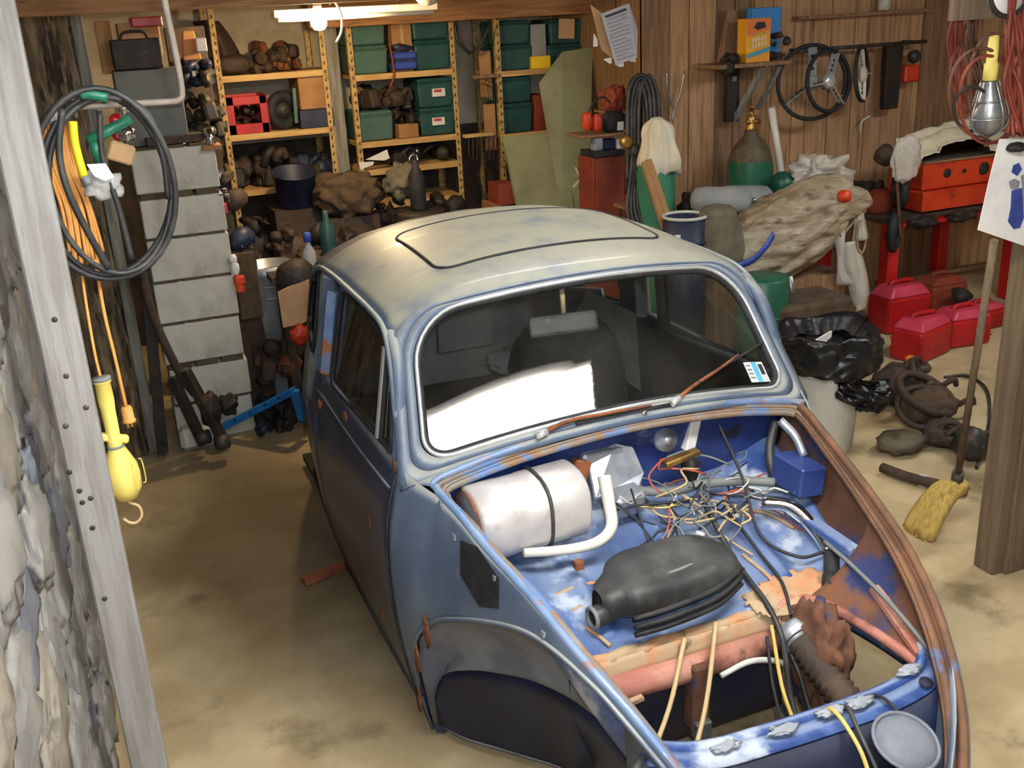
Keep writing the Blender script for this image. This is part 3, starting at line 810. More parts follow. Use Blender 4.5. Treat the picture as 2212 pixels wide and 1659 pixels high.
# wipers
def wiper(p, name):
    w = MB().tube(cr(p, 6), [.007 - .0035 * i / (6 * (len(p) - 1)) for i in range(6 * (len(p) - 1) + 1)], 7).build('wiper_arm', 'rust', car)
    d = (p[1] - p[0]).normalized()
    MB().tube([p[0] - d * .012, p[0] + d * .022], .0105, 8).build('wiper_knob', 'bright_trim', w)
    return w
wa = wsP(-.47, -.06, .03)
wiper([wa, wsP(-.33, -.02, .034), wsP(-.12, -.03, .034), wsP(.12, -.035, .028)], 'n')
wb = wsP(.25, -.04, .03)
wiper([wb, wsP(.38, .05, .032), wsP(.58, .16, .03), wsP(.76, .27, .024)], 'f')
MB().tube([wsP(.6, .17, .022), wsP(.98, .36, .02)], .004, 6).build('wiper_blade', 'black_rubber', car)
MB().tube([wsP(-.28, -.045, .02), wsP(.27, -.05, .02)], .006, 6).build('wiper_blade', 'black_rubber', car)
# trunk: firewall, floor, side walls
def tz(y): return .505 + (y - 1.90) * .28
def tw(y): return rim_at(min(y, 2.35))[0] - .035
def floor_fn(u, v):
    y = 1.90 + (2.46 - 1.90) * v; w = tw(y) * .97
    s = -w + 2 * w * u
    z = tz(y) + .012 * math.sin(u * 11) * math.sin(v * 5) + .01 * noise.noise(Vector((s * 6, y * 6, 0)))
    z += .05 * max(0, abs(u - .5) * 2 - .72) / .28
    for c in (-.27, .02, .27):
        z += .016 * math.exp(-((s - c) / .022) ** 2) * (1 if .12 < v < .8 else 0)
    return K(s, y, z)
MB().grid(floor_fn, 60, 40).build('trunk_floor', 'trunk_blue', car, solid=.006)
MB().grid(lambda u, v: K(-.56 + 1.12 * u, 2.46 - .02 * math.sin(u * math.pi) - .05 * v, .60 + .27 * v + .05 * v * math.sin(u * math.pi)), 24, 8).build('firewall', 'deep_blue', car, solid=-.006)
for sg in (-1, 1):
    def sw(u, v):
        y = 2.42 - (2.42 - 1.30) * u
        rs_, rz = rim_at(min(y, 2.35)); top = K(sg * (rs_ - .02), y, rz - .025)
        zb = tz(y) if y > 1.9 else interp([(1.3, .08), (1.55, .30), (1.9, .50)], y)
        bot = K(sg * max(.12, rs_ - .035 - .06 * interp([(1.3, 1), (1.9, 1), (2.3, .3)], y)), y, min(zb, rz - .05))
        if sg > 0 and 1.585 <= y < 1.9:
            bot = K(sg * interp([(1.585, .375), (1.66, .36), (1.76, .335), (1.86, .30), (1.90, .27)], y), y, interp([(1.585, .465), (1.66, .48), (1.76, .495), (1.86, .505), (1.9, .507)], y))
        p = top.lerp(bot, v); p.x += sg * .02 * math.sin(v * math.pi); p.z -= .02 * math.sin(v * math.pi); return p
    kp = (lambda u, v: not (sg > 0 and 2.42 - 1.12 * u < 1.585 and v > .5))
    MB().grid(sw, 60, 20, True, kp).build('trunk_side', 'inner_rust' if sg > 0 else 'trunk_blue', car, solid=.004 if sg < 0 else -.004)
for P in ([(-.40, 2.10), (-.27, 2.12), (-.12, 2.10)], [(-.33, 2.05), (-.2, 2.07), (-.12, 2.03)], [(.26, 2.25), (.36, 2.2), (.40, 2.12)], [(.20, 2.08), (.22, 1.99), (.21, 1.93)], [(-.32, 1.99), (-.30, 1.95), (-.29, 1.92)]):
    MB().tube(cr([K(s, y, tz(y) + .012) for s, y in P], 5), .0055, 6).build('floor_seam', 'tan_rust', car)
# blue box bracket at the far rear corner, black drain tube, brake reservoir
MB().box(K(.465, 2.20, .70), (.085, .14, .09), (0, .1, 0)).build('corner_bracket', 'deep_blue', car, bevel=.006)
MB().tube(cr([K(.50, 2.36, .80), K(.46, 2.33, .72), K(.44, 2.27, .64)], 5), .014, 8).build('drain_hose', 'hose_black', car)
MB().tube(cr([K(.47, 2.30, .83), K(.495, 2.26, .79), K(.50, 2.22, .74)], 5), .013, 8).build('drain_pipe', 'alloy', car)
MB().tube(cr([K(.33, 2.18, .65), K(.39, 2.13, .645), K(.42, 2.06, .60), K(.42, 1.99, .56)], 6), .02, 10).build('chrome_bend', 'chrome', car)
MB().bar(K(.40, 2.15, .63), K(.455, 1.93, .58), .04, .03).build('side_brace', 'trunk_blue', car, bevel=.004)
MB().tube([K(.405, 1.965, .575), K(.36, 1.905, .53)], .021, 10).build('rubber_elbow', 'black_rubber', car)
MB().tube([K(.372, 1.92, .54), K(.352, 1.895, .52)], .025, 10).build('rubber_collar', 'black_rubber', car)
# front edge beam of the trunk floor
def eb(s): return .006 * math.sin(s * 9)
MB().tube([K(-.39 + .56 * i / 12, 1.905 + eb(i), .502) for i in range(13)], .015, 10).build('crossmember', 'tan_rust', car)
MB().grid(lambda u, v: K(-.40 + .83 * u, 1.892 - .015 * v, .505 - .045 * v), 20, 3).build('crossmember_face', 'tan_rust', car, solid=.004)
# far pan: raised tan patch and the arched hole rim over the far well
MB().grid(lambda u, v: K(.10 + .34 * u, 1.865 + .12 * v, tz(1.865 + .12 * v) + .014 + .012 * noise.fractal(Vector((u * 5, v * 3, 0)), .8, 2, 4) + .03 * max(0, u - .75)), 30, 12, True, lambda u, v: ((u - .5) / .5) ** 2 + ((v - .35) / .62) ** 2 + .5 * noise.noise(Vector((u * 7, v * 5, 3))) < 1).build('rusty_patch', 'tan_rust', car, solid=.004)
hole = [K(.155, 1.86, .46), K(.19, 1.90, .50), K(.25, 1.905, .51), K(.30, 1.86, .505), K(.335, 1.76, .495), K(.36, 1.66, .48), K(.375, 1.585, .465)]
hp = cr(hole, 5)
MB().tube(hp, .014, 8).build('well_rim', 'pink_primer', car)
MB().strip(hp, [p + V(.0, .0, -.0) + V(.045, -.0, -.012) for p in hp]).build('well_flange', 'tan_rust', car, solid=.005)
MB().strip([p + V(.012, -.01, -.006) for p in hp[12:28]], [p + V(.022, -.008, -.05) for p in hp[12:28]]).build('well_flange_paint', 'trunk_blue', car, solid=.004)
0 and MB().strip(hp[8:], [K(.33 + (p.x - XC - .33) * .6, p.y - .02, max(.2, p.z - .2)) for p in hp[8:]]).build('well_wall', 'inner_rust', car, solid=.004)
MB().bar(K(.41, 1.80, .56), K(.385, 1.60, .49), .035, .02).build('inner_strut', 'pink_primer', car, bevel=.003)
# well under the crossmember: primer tubes, dark back, post, springs
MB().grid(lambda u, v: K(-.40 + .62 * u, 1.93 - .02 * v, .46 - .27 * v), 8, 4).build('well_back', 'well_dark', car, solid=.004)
MB().tube([K(-.36, 1.875, .435), K(-.1, 1.87, .43), K(.16, 1.875, .43)], .036, 12).build('axle_tube', 'pink_primer', car)
MB().box(K(-.085, 1.85, .36), (.05, .05, .19)).build('axle_post', 'inner_rust', car, bevel=.006)
MB().box(K(-.085, 1.825, .275), (.045, .03, .05)).build('axle_clamp', 'galvanised', car, bevel=.004)
MB().tube(cr([K(-.03, 1.83, .41), K(.05, 1.825, .43), K(.13, 1.83, .405), K(.18, 1.835, .37)], 6), .008, 7).build('brake_pipe', 'bucket_white', car)
MB().bar(K(-.35, 1.83, .41), K(-.25, 1.83, .42), .016, .01).build('clip_strip', 'tan_rust', car)
for a, b in ((K(-.11, 1.87, .52), K(-.33, 1.70, .30)), (K(-.02, 1.87, .54), K(-.24, 1.66, .26))):
    MB().tube(cr([a, a.lerp(b, .5) + V(.015, 0, -.01), b], 5), .0065, 7).build('brake_hose', 'wire_tan', car)
# steering boot, ribbed, and its tube
b0 = K(.195, 1.83, .46); b1 = K(.205, 1.60, .37); dv = b1 - b0; prof = []
L_ = dv.length
for i in range(25):
    t = i / 24; prof.append((.036 + (.007 if i % 2 else -.003), t * L_))
MB().lathe(prof, b0, dv, 14).build('steering_boot', 'greasy_brown', car)
MB().tube([b1, b1 + dv.normalized() * .12], .022, 12).build('steering_tube', 'silver_paint', car)
MB().lathe([(.0, -.03), (.045, -.025), (.05, 0), (.035, .02)], b0, dv, 14).build('boot_cap', 'alloy', car)
MB().blob(K(.24, 1.80, .40), (.10, .2, .3), seed=5, sub=4, amp=.35, freq=3, power=.8).build('steering_box', 'inner_rust', car)
MB().tube([K(.285, 1.80, .47), K(.285, 1.73, .30)], .018, 10).build('damper', 'black_rubber', car)
MB().tube([K(.285, 1.73, .32), K(.285, 1.69, .20)], .012, 10).build('damper_rod', 'galvanised', car)
MB().tube(cr([K(.26, 1.70, .36), K(.25, 1.62, .30), K(.27, 1.57, .2), K(.25, 1.5, .1)], 5), .008, 7).build('drop_hose', 'hose_black', car)
MB().box(K(.1, 1.70, .12), (.20, .12, .03), (0, 0, .3)).build('lower_arm', 'arch_dark', car, bevel=.004)
MB().blob(K(.16, 1.68, .2), (.12, .16, .18), seed=9, sub=3, amp=.25).build('lower_bracket', 'pink_primer', car)
# front apron crossbar, dark mouth and lamp bowl
ap = cr([K(-.40, 1.60, .50), K(-.25, 1.575, .46), K(-.08, 1.575, .445), K(.1, 1.57, .445), K(.25, 1.57, .45), K(.36, 1.58, .47), K(.40, 1.62, .50)], 6)
MB().tube(ap, .016, 8).build('apron_bar', 'trunk_blue', car)
MB().strip(ap, [p + V(0, -.06, -.012) for p in ap]).build('apron_top', 'trunk_blue', car, solid=.006)
MB().strip([p + V(0, -.06, -.012) for p in ap], [K((p.x - XC) * .85, p.y - .12, p.z - .16) for p in ap]).build('apron_face', 'arch_dark', car, solid=.006)  # shade below the strip put into the face colour
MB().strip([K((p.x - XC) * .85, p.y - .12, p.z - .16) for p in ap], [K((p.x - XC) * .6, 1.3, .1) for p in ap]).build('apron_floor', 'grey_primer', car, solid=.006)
lb = K(.185, 1.425, .43)
MB().lathe([(.07, -.004), (.066, .006), (.05, .016), (.03, .022), (.0, .024)], lb, (0, -.35, .93), 24).build('lamp_bowl', 'grey_primer', car)
MB().ring(lb + V(0, 0, .003), (0, -.35, .93), .072, .005, 28, 6).build('lamp_bowl_rim', 'grey_primer', car)
for i, (s, y, z) in enumerate(((-.05, 1.56, .452), (.16, 1.56, .455), (.08, 1.563, .455), (-.2, 1.565, .458), (.33, 1.585, .475))):
    MB().blob(K(s, y - .01, z + .006), (.07, .035, .006), seed=i + 20, sub=3, amp=.6, freq=2).build('bare_patch', 'bare_metal', car)
MB().lathe([(.016, -.002), (.016, .003), (0, .003)], K(.335, 1.53, .47), (0, -.2, 1), 12).build('apron_hole', 'well_dark', car)
# nose skin in front, mostly below the frame
def nose(u, v):
    i = u * (len(RIM) - 1)
    s = -.42 + .84 * u; y0 = 1.605 - .355 * (1 - (s / .42) ** 2) ** .8
    z0 = .27 + .337 * (abs(s) / .42) ** 1.6
    return K(s * (1 - .15 * v), y0 - .05 * math.sin(v * 1.5) + .14 * v, z0 * (1 - v) + .06 * v - .002)
MB().grid(nose, 28, 8).build('nose_panel', 'car_paint', car, solid=.005)
# pedal board closing the passenger space, floor, dash, seats, headliner mirror
MB().grid(lambda u, v: K(-.56 + 1.12 * u, 2.5 - .05 * v, .06 + .74 * v), 8, 6).build('bulkhead', 'interior_dark', car, solid=.004)
MB().box(K(0, 3.5, .045), (1.12, 2.1, .03)).build('cabin_floor', 'interior_dark', car)
MB().grid(lambda u, v: K(-.57 + 1.14 * u, 2.47 + .16 * v - .03 * math.sin(u * math.pi), .845 + .04 * math.sin(u * math.pi) - .05 * v * v), 16, 5).build('dashboard', 'interior_dark', car, solid=.02)
MB().box(K(0, 2.62, .73), (1.12, .04, .14)).build('dash_face', 'deep_blue', car, bevel=.01)
def seat_part(cs, cy_):
    b = MB().blob(K(cs, cy_, .30), (.48, .5, .2), seed=1, sub=3, amp=.06, power=.6).build('seat_cushion', 'black_rubber', car)
    MB().blob(K(cs, cy_ + .27, .58), (.46, .16, .62), seed=2, sub=3, amp=.05, power=.6, rot=(-.25, 0, 0)).build('seat_backrest', 'black_rubber', car)
seat_part(.30, 3.1)
MB().blob(K(0, 3.95, .36), (1.0, .45, .22), seed=4, sub=3, amp=.06, power=.55).build('rear_bench_seat', 'interior_dark', car)
MB().blob(K(0, 4.2, .66), (1.0, .16, .5), seed=6, sub=3, amp=.05, power=.55, rot=(-.3, 0, 0)).build('rear_backrest', 'interior_grey', car)
mc = wsP(-.13, .80, -.07)
mi = MB().box(mc + V(0, 0, -.02), (.21, .022, .062), (-.35, 0, -.12)).build('rear_view_mirror', 'black_plastic', car, bevel=.012, seg=2)
MB().tube([mc + V(.01, .02, .0), wsP(-.12, 1.04, -.03)], .008, 8).build('mirror_stem', 'wire_tan', mi)
MB().grid(lambda u, v: roofP(-.95 + 1.9 * u, 2.72 + .78 * v) - V(0, 0, .03), 16, 10).build('headliner', 'interior_grey', car)
for sg in (-1, 1):
    MB().grid(lambda u, v: K(sg * (side_s(.1 + .7 * v) - .05), 2.5 + .85 * u, .1 + .72 * v), 8, 8).build('door_card', 'interior_dark', car)
MB().grid(lambda u, v: K(.60 - .02 * v, 3.36 + .75 * u, .55 + .32 * v), 8, 4).build('quarter_trim', 'interior_grey', car)
# silver tank under the cowl
tk0 = K(-.505, 2.285, .735); tk1 = K(-.2, 2.285, .75); td = (tk1 - tk0)
def tank_sec(n=28):
    P = []
    for i in range(n):
        a = 2 * math.pi * i / n; c, s = math.cos(a), math.sin(a)
        P.append((math.copysign(abs(c) ** .75, c) * .105, math.copysign(abs(s) ** .75, s) * .095))
    return P
sec = tank_sec(); stations = [(0, .0), (0, .9), (.02, 1.0), (.3, 1.0), (.31, .985), (.5, .985), (.51, 1.0), (.97, 1.0), (1.0, .93), (1.0, .0)]
vs = []; fs = []
for t, k in stations:
    c = tk0 + td * t
    vs += [c + V(0, p[0] * k, p[1] * k) for p in sec]
n_ = len(sec)
for i in range(len(stations) - 1):
    fs += [(i * n_ + j, i * n_ + (j + 1) % n_, (i + 1) * n_ + (j + 1) % n_, (i + 1) * n_ + j) for j in range(n_)]
tank = MB().add(vs, fs, True).build('fuel_tank', 'silver_paint', car, bevel=0)
MB().tube([tk0 + td * .62 + V(0, p[0] * 1.02, p[1] * 1.02) for p in sec], .0055, 6, closed=True).build('tank_strap', 'steel_dark', tank)
MB().lathe([(.0, -.004), (.092, -.004), (.096, .004)], tk0, -td, 24).build('tank_end', 'rust', tank)
hp_ = cr([K(-.40, 2.185, .675), K(-.28, 2.165, .665), K(-.20, 2.155, .672), K(-.155, 2.165, .70), K(-.135, 2.215, .74), K(-.125, 2.26, .80)], 6)
MB().tube(hp_, [.0125 + .006 * i / (len(hp_) - 1) for i in range(len(hp_))], 10).build('filler_hose', 'wire_white', tank)
MB().box(K(-.27, 2.13, .635), (.022, .022, .022)).build('hose_clamp', 'rust', tank)
# alloy heater box and bracket under the cowl
hb = MB().prism([K(-.12, 2.33, .70), K(.02, 2.33, .70), K(.055, 2.36, .73), K(.03, 2.38, .81), K(-.02, 2.40, .825), K(-.11, 2.40, .80)], (0, .02, -.03)).build('heater_plate', 'alloy', car, bevel=.004)
MB().box(K(-.04, 2.30, .69), (.10, .07, .075), (.2, 0, .1)).build('heater_box', 'alloy', car, bevel=.012)
MB().box(K(-.06, 2.41, .79), (.14, .05, .05)).build('wiper_motor', 'alloy', car, bevel=.015, seg=2)
MB().lathe([(.035, 0), (.035, .02), (.012, .022), (.012, .03), (0, .03)], K(.14, 2.40, .80), (0, -1, .3), 16).build('cable_plate', 'alloy', car)
MB().box(K(.235, 2.405, .795), (.035, .03, .10), (0, .25, .1)).build('torn_bracket', 'paper', car, bevel=.004)
MB().box(K(.17, 2.35, .755), (.12, .03, .02), (0, -.1, .1)).build('linkage_bar', 'brass', car, bevel=.004)
MB().blob(K(.195, 2.34, .72), (.05, .05, .08), seed=8, sub=2, amp=.3).build('linkage_knuckle', 'greasy', car)
MB().prism([K(.30, 2.425, .80), K(.42, 2.42, .79), K(.40, 2.42, .75), K(.35, 2.42, .76)], (0, -.008, 0)).build('dash_opening', 'well_dark', car)
MB().box(K(-.135, 2.40, .77), (.05, .05, .06), (0, .3, 0)).build('bracket_block', 'rust', car, bevel=.004)
# wiring: single wires
wh_ = MB().tube(cr([K(.02, 2.34, .69), K(.10, 2.30, .685), K(.2, 2.29, .69), K(.32, 2.26, .685), K(.40, 2.22, .68)], 6), .014, 8).build('wiring_harness', 'wire_grey', car)
rw = random.Random(5)
cols = ['wire_tan', 'wire_tan', 'wire_grey', 'wire_black', 'wire_black', 'wire_red', 'wire_yellow', 'wire_white', 'wire_grey']
for i in range(46):
    s = rw.uniform(-.02, .34); y = rw.uniform(2.16, 2.34)
    p = [K(s, y, tz(y) + rw.uniform(.05, .10))]
    a = rw.uniform(0, 6.28)
    for j in range(4):
        a += rw.uniform(-1.3, 1.3); l = rw.uniform(.03, .075)
        q = p[-1] + V(math.cos(a) * l, math.sin(a) * l * .7, rw.uniform(-.03, .03))
        sq = q.x - XC; q.y = min(max(q.y, 2.0), 2.38); q.x = XC + min(max(sq, -.1), .42); q.z = min(max(q.z, tz(q.y) + .012), .80)
        p.append(q)
    MB().tube(cr(p, 4), rw.choice((.0022, .003, .0035)), 5).build('wire', rw.choice(cols), wh_)
WR = [([K(.30, 2.36, .83), K(.29, 2.22, .72), K(.27, 2.1, .60), K(.32, 2.0, .57), K(.39, 1.98, .575)], .005, 'wire_black'),
      ([K(.165, 2.22, .67), K(.165, 2.08, .575), K(.155, 1.98, .55), K(.15, 1.9, .53), K(.145, 1.82, .47), K(.13, 1.75, .33), K(.13, 1.68, .27), K(.16, 1.62, .30)], .0085, 'hose_black'),
      ([K(.23, 2.2, .64), K(.24, 2.05, .57), K(.235, 1.95, .54), K(.20, 1.86, .50)], .005, 'wire_black'),
      ([K(.40, 1.99, .60), K(.39, 1.85, .59), K(.385, 1.7, .56), K(.385, 1.58, .515)], .006, 'wire_grey'),
      ([K(.15, 1.86, .49), K(.165, 1.78, .40), K(.16, 1.70, .30), K(.14, 1.6, .33), K(.12, 1.55, .46), K(.10, 1.48, .45), K(.09, 1.40, .40)], .006, 'hose_black'),
      ([K(.14, 1.86, .49), K(.11, 1.76, .36), K(.115, 1.68, .28), K(.09, 1.60, .34), K(.08, 1.555, .465), K(.075, 1.45, .44), K(.07, 1.38, .36)], .0055, 'wire_yellow'),
      ([K(.12, 1.85, .47), K(.095, 1.78, .36), K(.095, 1.70, .26), K(.14, 1.62, .30), K(.2, 1.58, .44), K(.22, 1.5, .455), K(.2, 1.4, .38)], .0045, 'wire_black'),
      ([K(-.03, 2.14, .62), K(-.06, 2.0, .60), K(-.12, 1.98, .62)], .003, 'wire_white'),
      ([K(-.02, 2.10, .60), K(.06, 2.02, .57), K(.13, 1.97, .60)], .004, 'wire_black'),
      ([K(.09, 2.16, .62), K(.10, 2.08, .59), K(.13, 2.02, .57)], .003, 'wire_white'),
      ([K(.14, 2.22, .66), K(.18, 2.14, .60), K(.22, 2.06, .57)], .003, 'wire_tan'),
      ([K(-.10, 2.27, .72), K(-.06, 2.22, .68), K(-.03, 2.14, .62), K(-.07, 2.12, .66), K(-.05, 2.25, .75)], .003, 'wire_black')]
for p, r, mm in WR:
    MB().tube(cr(p, 6), r, 6).build('wire', mm, wh_)
for s, y, z, d_ in ((-.01, 2.085, .605, (.05, .03, .022)), (.115, 2.02, .58, (.018, .02, .02)), (.105, 2.145, .62, (.016, .024, .016)), (-.13, 2.02, .64, (.018, .012, .012)), (.25, 2.18, .63, (.02, .012, .01))):
    MB().box(K(s, y, z), d_, (.2, .1, .6)).build('connector', 'paper', wh_, bevel=.002)
for i in range(3):
    MB().tube(cr([K(-.03 + i * .012, 2.09, .61), K(-.02 + i * .01, 2.13, .635), K(.03 + i * .015, 2.18, .66), K(.06, 2.24, .68)], 5), .003, 5).build('wire', ('wire_red', 'wire_tan', 'wire_black')[i], wh_)

# black plastic air duct lying on the trunk floor: a loose thing
dk = thing('air_duct', 'dusty black plastic air duct lying loose in the open trunk', 'duct', K(-.06, 1.98, .55))
def duct_fn(u, v):
    a = 2 * math.pi * v
    s = -.29 + .40 * u
    yc = 1.985 + .02 * math.sin(u * math.pi) + .03 * u; zc = .595 + .02 * math.sin(u * math.pi)
    k = smooth_tab([(0, .30), (.04, .5), (.12, .62), (.2, .95), (.5, 1.1), (.85, 1.0), (.97, .75), (1, .5)], u)
    return K(s, yc + math.copysign(abs(math.cos(a)) ** .7, math.cos(a)) * .098 * k, zc + math.copysign(abs(math.sin(a)) ** .7, math.sin(a)) * .052 * (.75 + .25 * k) + .008 * math.sin(u * 9) + .012 * (1 if math.cos(a) > 0 else 0) * math.sin(u * math.pi))
def duct_ends(u, v): return duct_fn(u, v)
dm = MB().grid(duct_fn, 36, 28); dm.build('duct_shell', 'black_plastic', dk)
MB().lathe([(.0, .0), (.026, .0), (.028, .004), (.028, .035), (.02, .04)], K(-.28, 1.965, .585), (-1, -.1, 0), 16).build('duct_spout', 'black_plastic', dk)
MB().ring(K(-.316, 1.961, .585), (-1, -.1, 0), .025, .006, 18, 6).build('spout_lip', 'wire_grey', dk)
for z0, off in ((.570, -.118), (.592, -.120), (.612, -.112)):
    MB().tube(cr([K(-.24, 1.975 + off * .75, z0 - .012), K(-.14, 1.99 + off, z0), K(-.01, 2.0 + off, z0 + .01), K(.09, 2.01 + off * .72, z0 + .02)], 6), .0075, 7).build('duct_rib', 'black_rubber', dk)
MB().tube(cr([K(-.25, 1.95, .628), K(-.14, 1.955, .65), K(-.01, 1.97, .655), K(.08, 1.99, .645)], 6), .005, 6).build('duct_seam', 'wire_grey', dk)
MB().box(K(-.09, 2.03, .648), (.22, .05, .012), (.1, 0, .08)).build('duct_flange', 'black_plastic', dk, bevel=.004)
# cardboard seen through the side window
solo('cardboard_sheet', MB().box(K(-.42, 3.62, .95), (.30, .012, .42), (.2, .15, .1)), 'cardboard_pale', 'torn brown cardboard sheet inside the car behind the side window', 'cardboard')
solo('crumpled_paper', MB().blob(K(.12, 3.5, .72), (.2, .12, .1), seed=33, sub=4, amp=.35, freq=1.8), 'interior_grey', 'crumpled pale paper heap inside the car below the mirror', 'paper')
MB().box(K(-.02, 3.62, .96), (.22, .015, .42), (.15, 0, 0)).build('rear_board', 'interior_grey', car)
# ------------------------------------------------------------ shelves at the back
YS = 6.55
def shelf_unit(label, x0, x1, zs, depth=.42, ztop=2.15):
    t = thing('shelving_unit', label, 'shelf', ((x0 + x1) / 2, YS + depth / 2, 0))
    for xx, sx in ((x0, 1), (x1, -1)):
        for yy, sy in ((YS, 1), (YS + depth, -1)):
            g = MB().box((xx, yy + sy * .018, ztop / 2), (.004, .036, ztop)).box((xx + sx * .016, yy, ztop / 2), (.032, .004, ztop))
            u = g.build('upright', 'angle_iron', t)
            if sy > 0:
                h = MB()
                for i in range(int(ztop / .05)):
                    h.box((xx + sx * .017, yy - .0025, .03 + i * .05), (.008, .002, .018))
                h.build('slot_row', 'greasy', u)['kind'] = 'stuff'
    for z in zs:
        b = MB().box(((x0 + x1) / 2, YS + depth / 2, z - .012), (x1 - x0 - .01, depth - .01, .02)).build('shelf_board', 'shelf_wood', t)
        MB().box(((x0 + x1) / 2, YS + .004, z - .015), (x1 - x0, .012, .036)).build('shelf_lip', 'shelf_wood', b)
    return t
def zat(px, py, y=YS): return at(px, py, y=y).z
def xat(px, py, y=YS): return at(px, py, y=y).x
U1 = (xat(468, 165), xat(722, 290)); Z1 = [zat(545, 162), zat(610, 284), zat(640, 401), .30]
U2 = (xat(757, 165), xat(985, 150)); Z2 = [zat(865, 157), zat(880, 300), zat(890, 359), zat(900, 432), .2]
U3 = (xat(1073, 150), xat(1073, 150) + .70); Z3 = [zat(1140, 151), zat(1130, 287), .75, .2]
shelf_unit('slotted angle shelf with the red crate and dark car parts', *U1, Z1)
shelf_unit('slotted angle shelf holding green totes in the middle of the back wall', *U2, Z2)
shelf_unit('slotted angle shelf of green totes behind the leaning panels', *U3, Z3)

def tote(px0, px1, py0, z, label, hgt=None, m='tote_green', lab=None, group='lidded green storage totes', y=YS + .03, dep=.34):
    pm = (px0 + px1) / 2
    x0, x1 = xat(px0, py0, y), xat(px1, py0, y)
    ht = hgt if hgt else zat(pm, py0, y) - z
    t = thing('storage_tote', label, 'tote', ((x0 + x1) / 2, y + dep / 2, z), group)
    w = x1 - x0
    MB().box(((x0 + x1) / 2, y + dep / 2, z + ht * .44), (w * .90, dep * .9, ht * .88), taper=1.08).build('body', m, t, bevel=.012, seg=2)
    MB().box(((x0 + x1) / 2, y + dep / 2, z + ht * .83), (w, dep, ht * .06)).build('rim', m, t, bevel=.006)
    MB().box(((x0 + x1) / 2, y + dep / 2, z + ht * .93), (w * .97, dep * .97, ht * .13), taper=.95).build('lid', m, t, bevel=.008)
    if lab:
        MB().box((x0 + w * lab[0], y + .006, z + ht * .50), (w * .33, .022, ht * .27)).build('paper_label', 'paper', t)
        MB().box((x0 + w * (lab[0] - .03), y - .006, z + ht * .56), (w * .2, .003, ht * .09)).build('label_print', 'pink_plastic', t)
    return z + ht
za_ = Z2[0] + .002
h1 = zat(800, 98) - za_
k = tote(752, 838, 98, za_, 'pale green tote on the top middle shelf, lower of the left pair', m='tote_teal')
tote(745, 832, 36, k + .001, 'pale green tote on the top middle shelf, upper of the left pair', m='tote_teal')
k = tote(893, 974, 85, za_, 'dark green tote on the top middle shelf, lower of the right pair')
tote(887, 970, 24, k + .001, 'dark green tote on the top middle shelf, upper of the right pair')
zb_ = Z2[1] + .002
tote(768, 850, 240, zb_, 'green tote with an open jumble on its lid, second middle shelf', m='tote_teal')
k = tote(905, 985, 232, zb_, 'labelled green tote under another labelled tote, second middle shelf', lab=(.5,))
tote(900, 982, 168, k + .001, 'labelled green tote stacked on top, second middle shelf', lab=(.55,))
zc_ = Z3[0] + .002
k = tote(1078, 1150, 96, zc_, 'dark green tote beside the yellow box, lower of its stack')
tote(1073, 1146, 44, k + .001, 'dark green tote beside the yellow box, upper of its stack')
k = tote(1182, 1268, 95, zc_, 'dark green tote partly hidden by the leaning panel, lower one')
tote(1186, 1270, 40, k + .001, 'dark green tote with a tan paper on it, above the leaning panel', m='tote_green')
MB().box((0, 0, 0), (.001, .001, .001))
pt = at(1224, 62, y=YS + .02)
solo('tan_note', MB().box(pt, (.115, .004, .125), (0, .06, 0)), 'paper_tan', 'tan paper sheet stuck on the upper right tote', 'paper')
zd_ = Z3[1] + .002
k = tote(1085, 1152, 222, zd_, 'dark green tote on the lower right shelf, lower of the two')
tote(1082, 1150, 165, k + .001, 'dark green tote on the lower right shelf, upper of the two')

def px_box(name, px0, px1, py0, py1, y, dep, m, label, cat, rot=0, taper=1.0, z0=None, bevel=.004, parts=None):
    c0 = at((px0 + px1) / 2, py0, y=y); x0 = xat(px0, (py0 + py1) / 2, y); x1 = xat(px1, (py0 + py1) / 2, y)
    zb = at((px0 + px1) / 2, py1, y=y).z if z0 is None else z0
    h = c0.z - zb
    mb = MB().box(((x0 + x1) / 2, y + dep / 2, zb + h / 2), (x1 - x0, dep, h), (0, 0, rot), taper=taper)
    o = solo(name, mb, m, label, cat, bevel=bevel)
    return o, V((x0 + x1) / 2, y, zb), x1 - x0, h
def flaps(o, c, w, h, dep, m):
    for sx in (-1, 1):
        MB().box((c.x + sx * (w / 2 + .02), c.y + dep / 2, c.z + h + .015), (.07, dep * .95, .004), (0, sx * .6, 0)).build('flap', m, o)
# middle unit fillings
o, c, w, h = px_box('cardboard_box', 845, 888, 28, 92, YS + .06, .25, 'cardboard', 'tall plain cardboard box between the tote stacks, top middle shelf', 'box', z0=za_)
MB().box((c.x, c.y - .002, c.z + h * .6), (.02, .003, h * .7)).build('tape', 'cardboard_pale', o)
bt = thing('blue_case', 'blue plastic tool case with dark handle in front of the cardboard box', 'case', at(878, 152, y=YS + .02))
for i, (a, b_) in enumerate(((150, 132), (128, 112))):
    z0 = zat(878, a, YS + .02); z1 = zat(878, b_, YS + .02)
    MB().box((xat(876, 130), YS + .06, (z0 + z1) / 2), (.16, .1, z1 - z0)).build('shell', 'blue_plastic', bt, bevel=.01)
MB().box((xat(876, 130), YS + .07, zat(878, 130, YS + .02)), (.15, .1, .03)).build('seam_band', 'greasy', bt)
MB().blob((xat(870, 105), YS + .06, zat(870, 103, YS + .02)), (.17, .1, .05), seed=4, sub=2, amp=.4).build('handle', 'dark_blue_metal', bt)
solo('belt_strap', MB().tube(cr([at(842, 98, y=YS - .01), at(848, 130, y=YS - .015), at(851, 162, y=YS - .02), at(842, 190, y=YS - .015)], 6), .007, 6), 'rust_red', 'dark red strap hanging over the top middle shelf edge', 'strap')
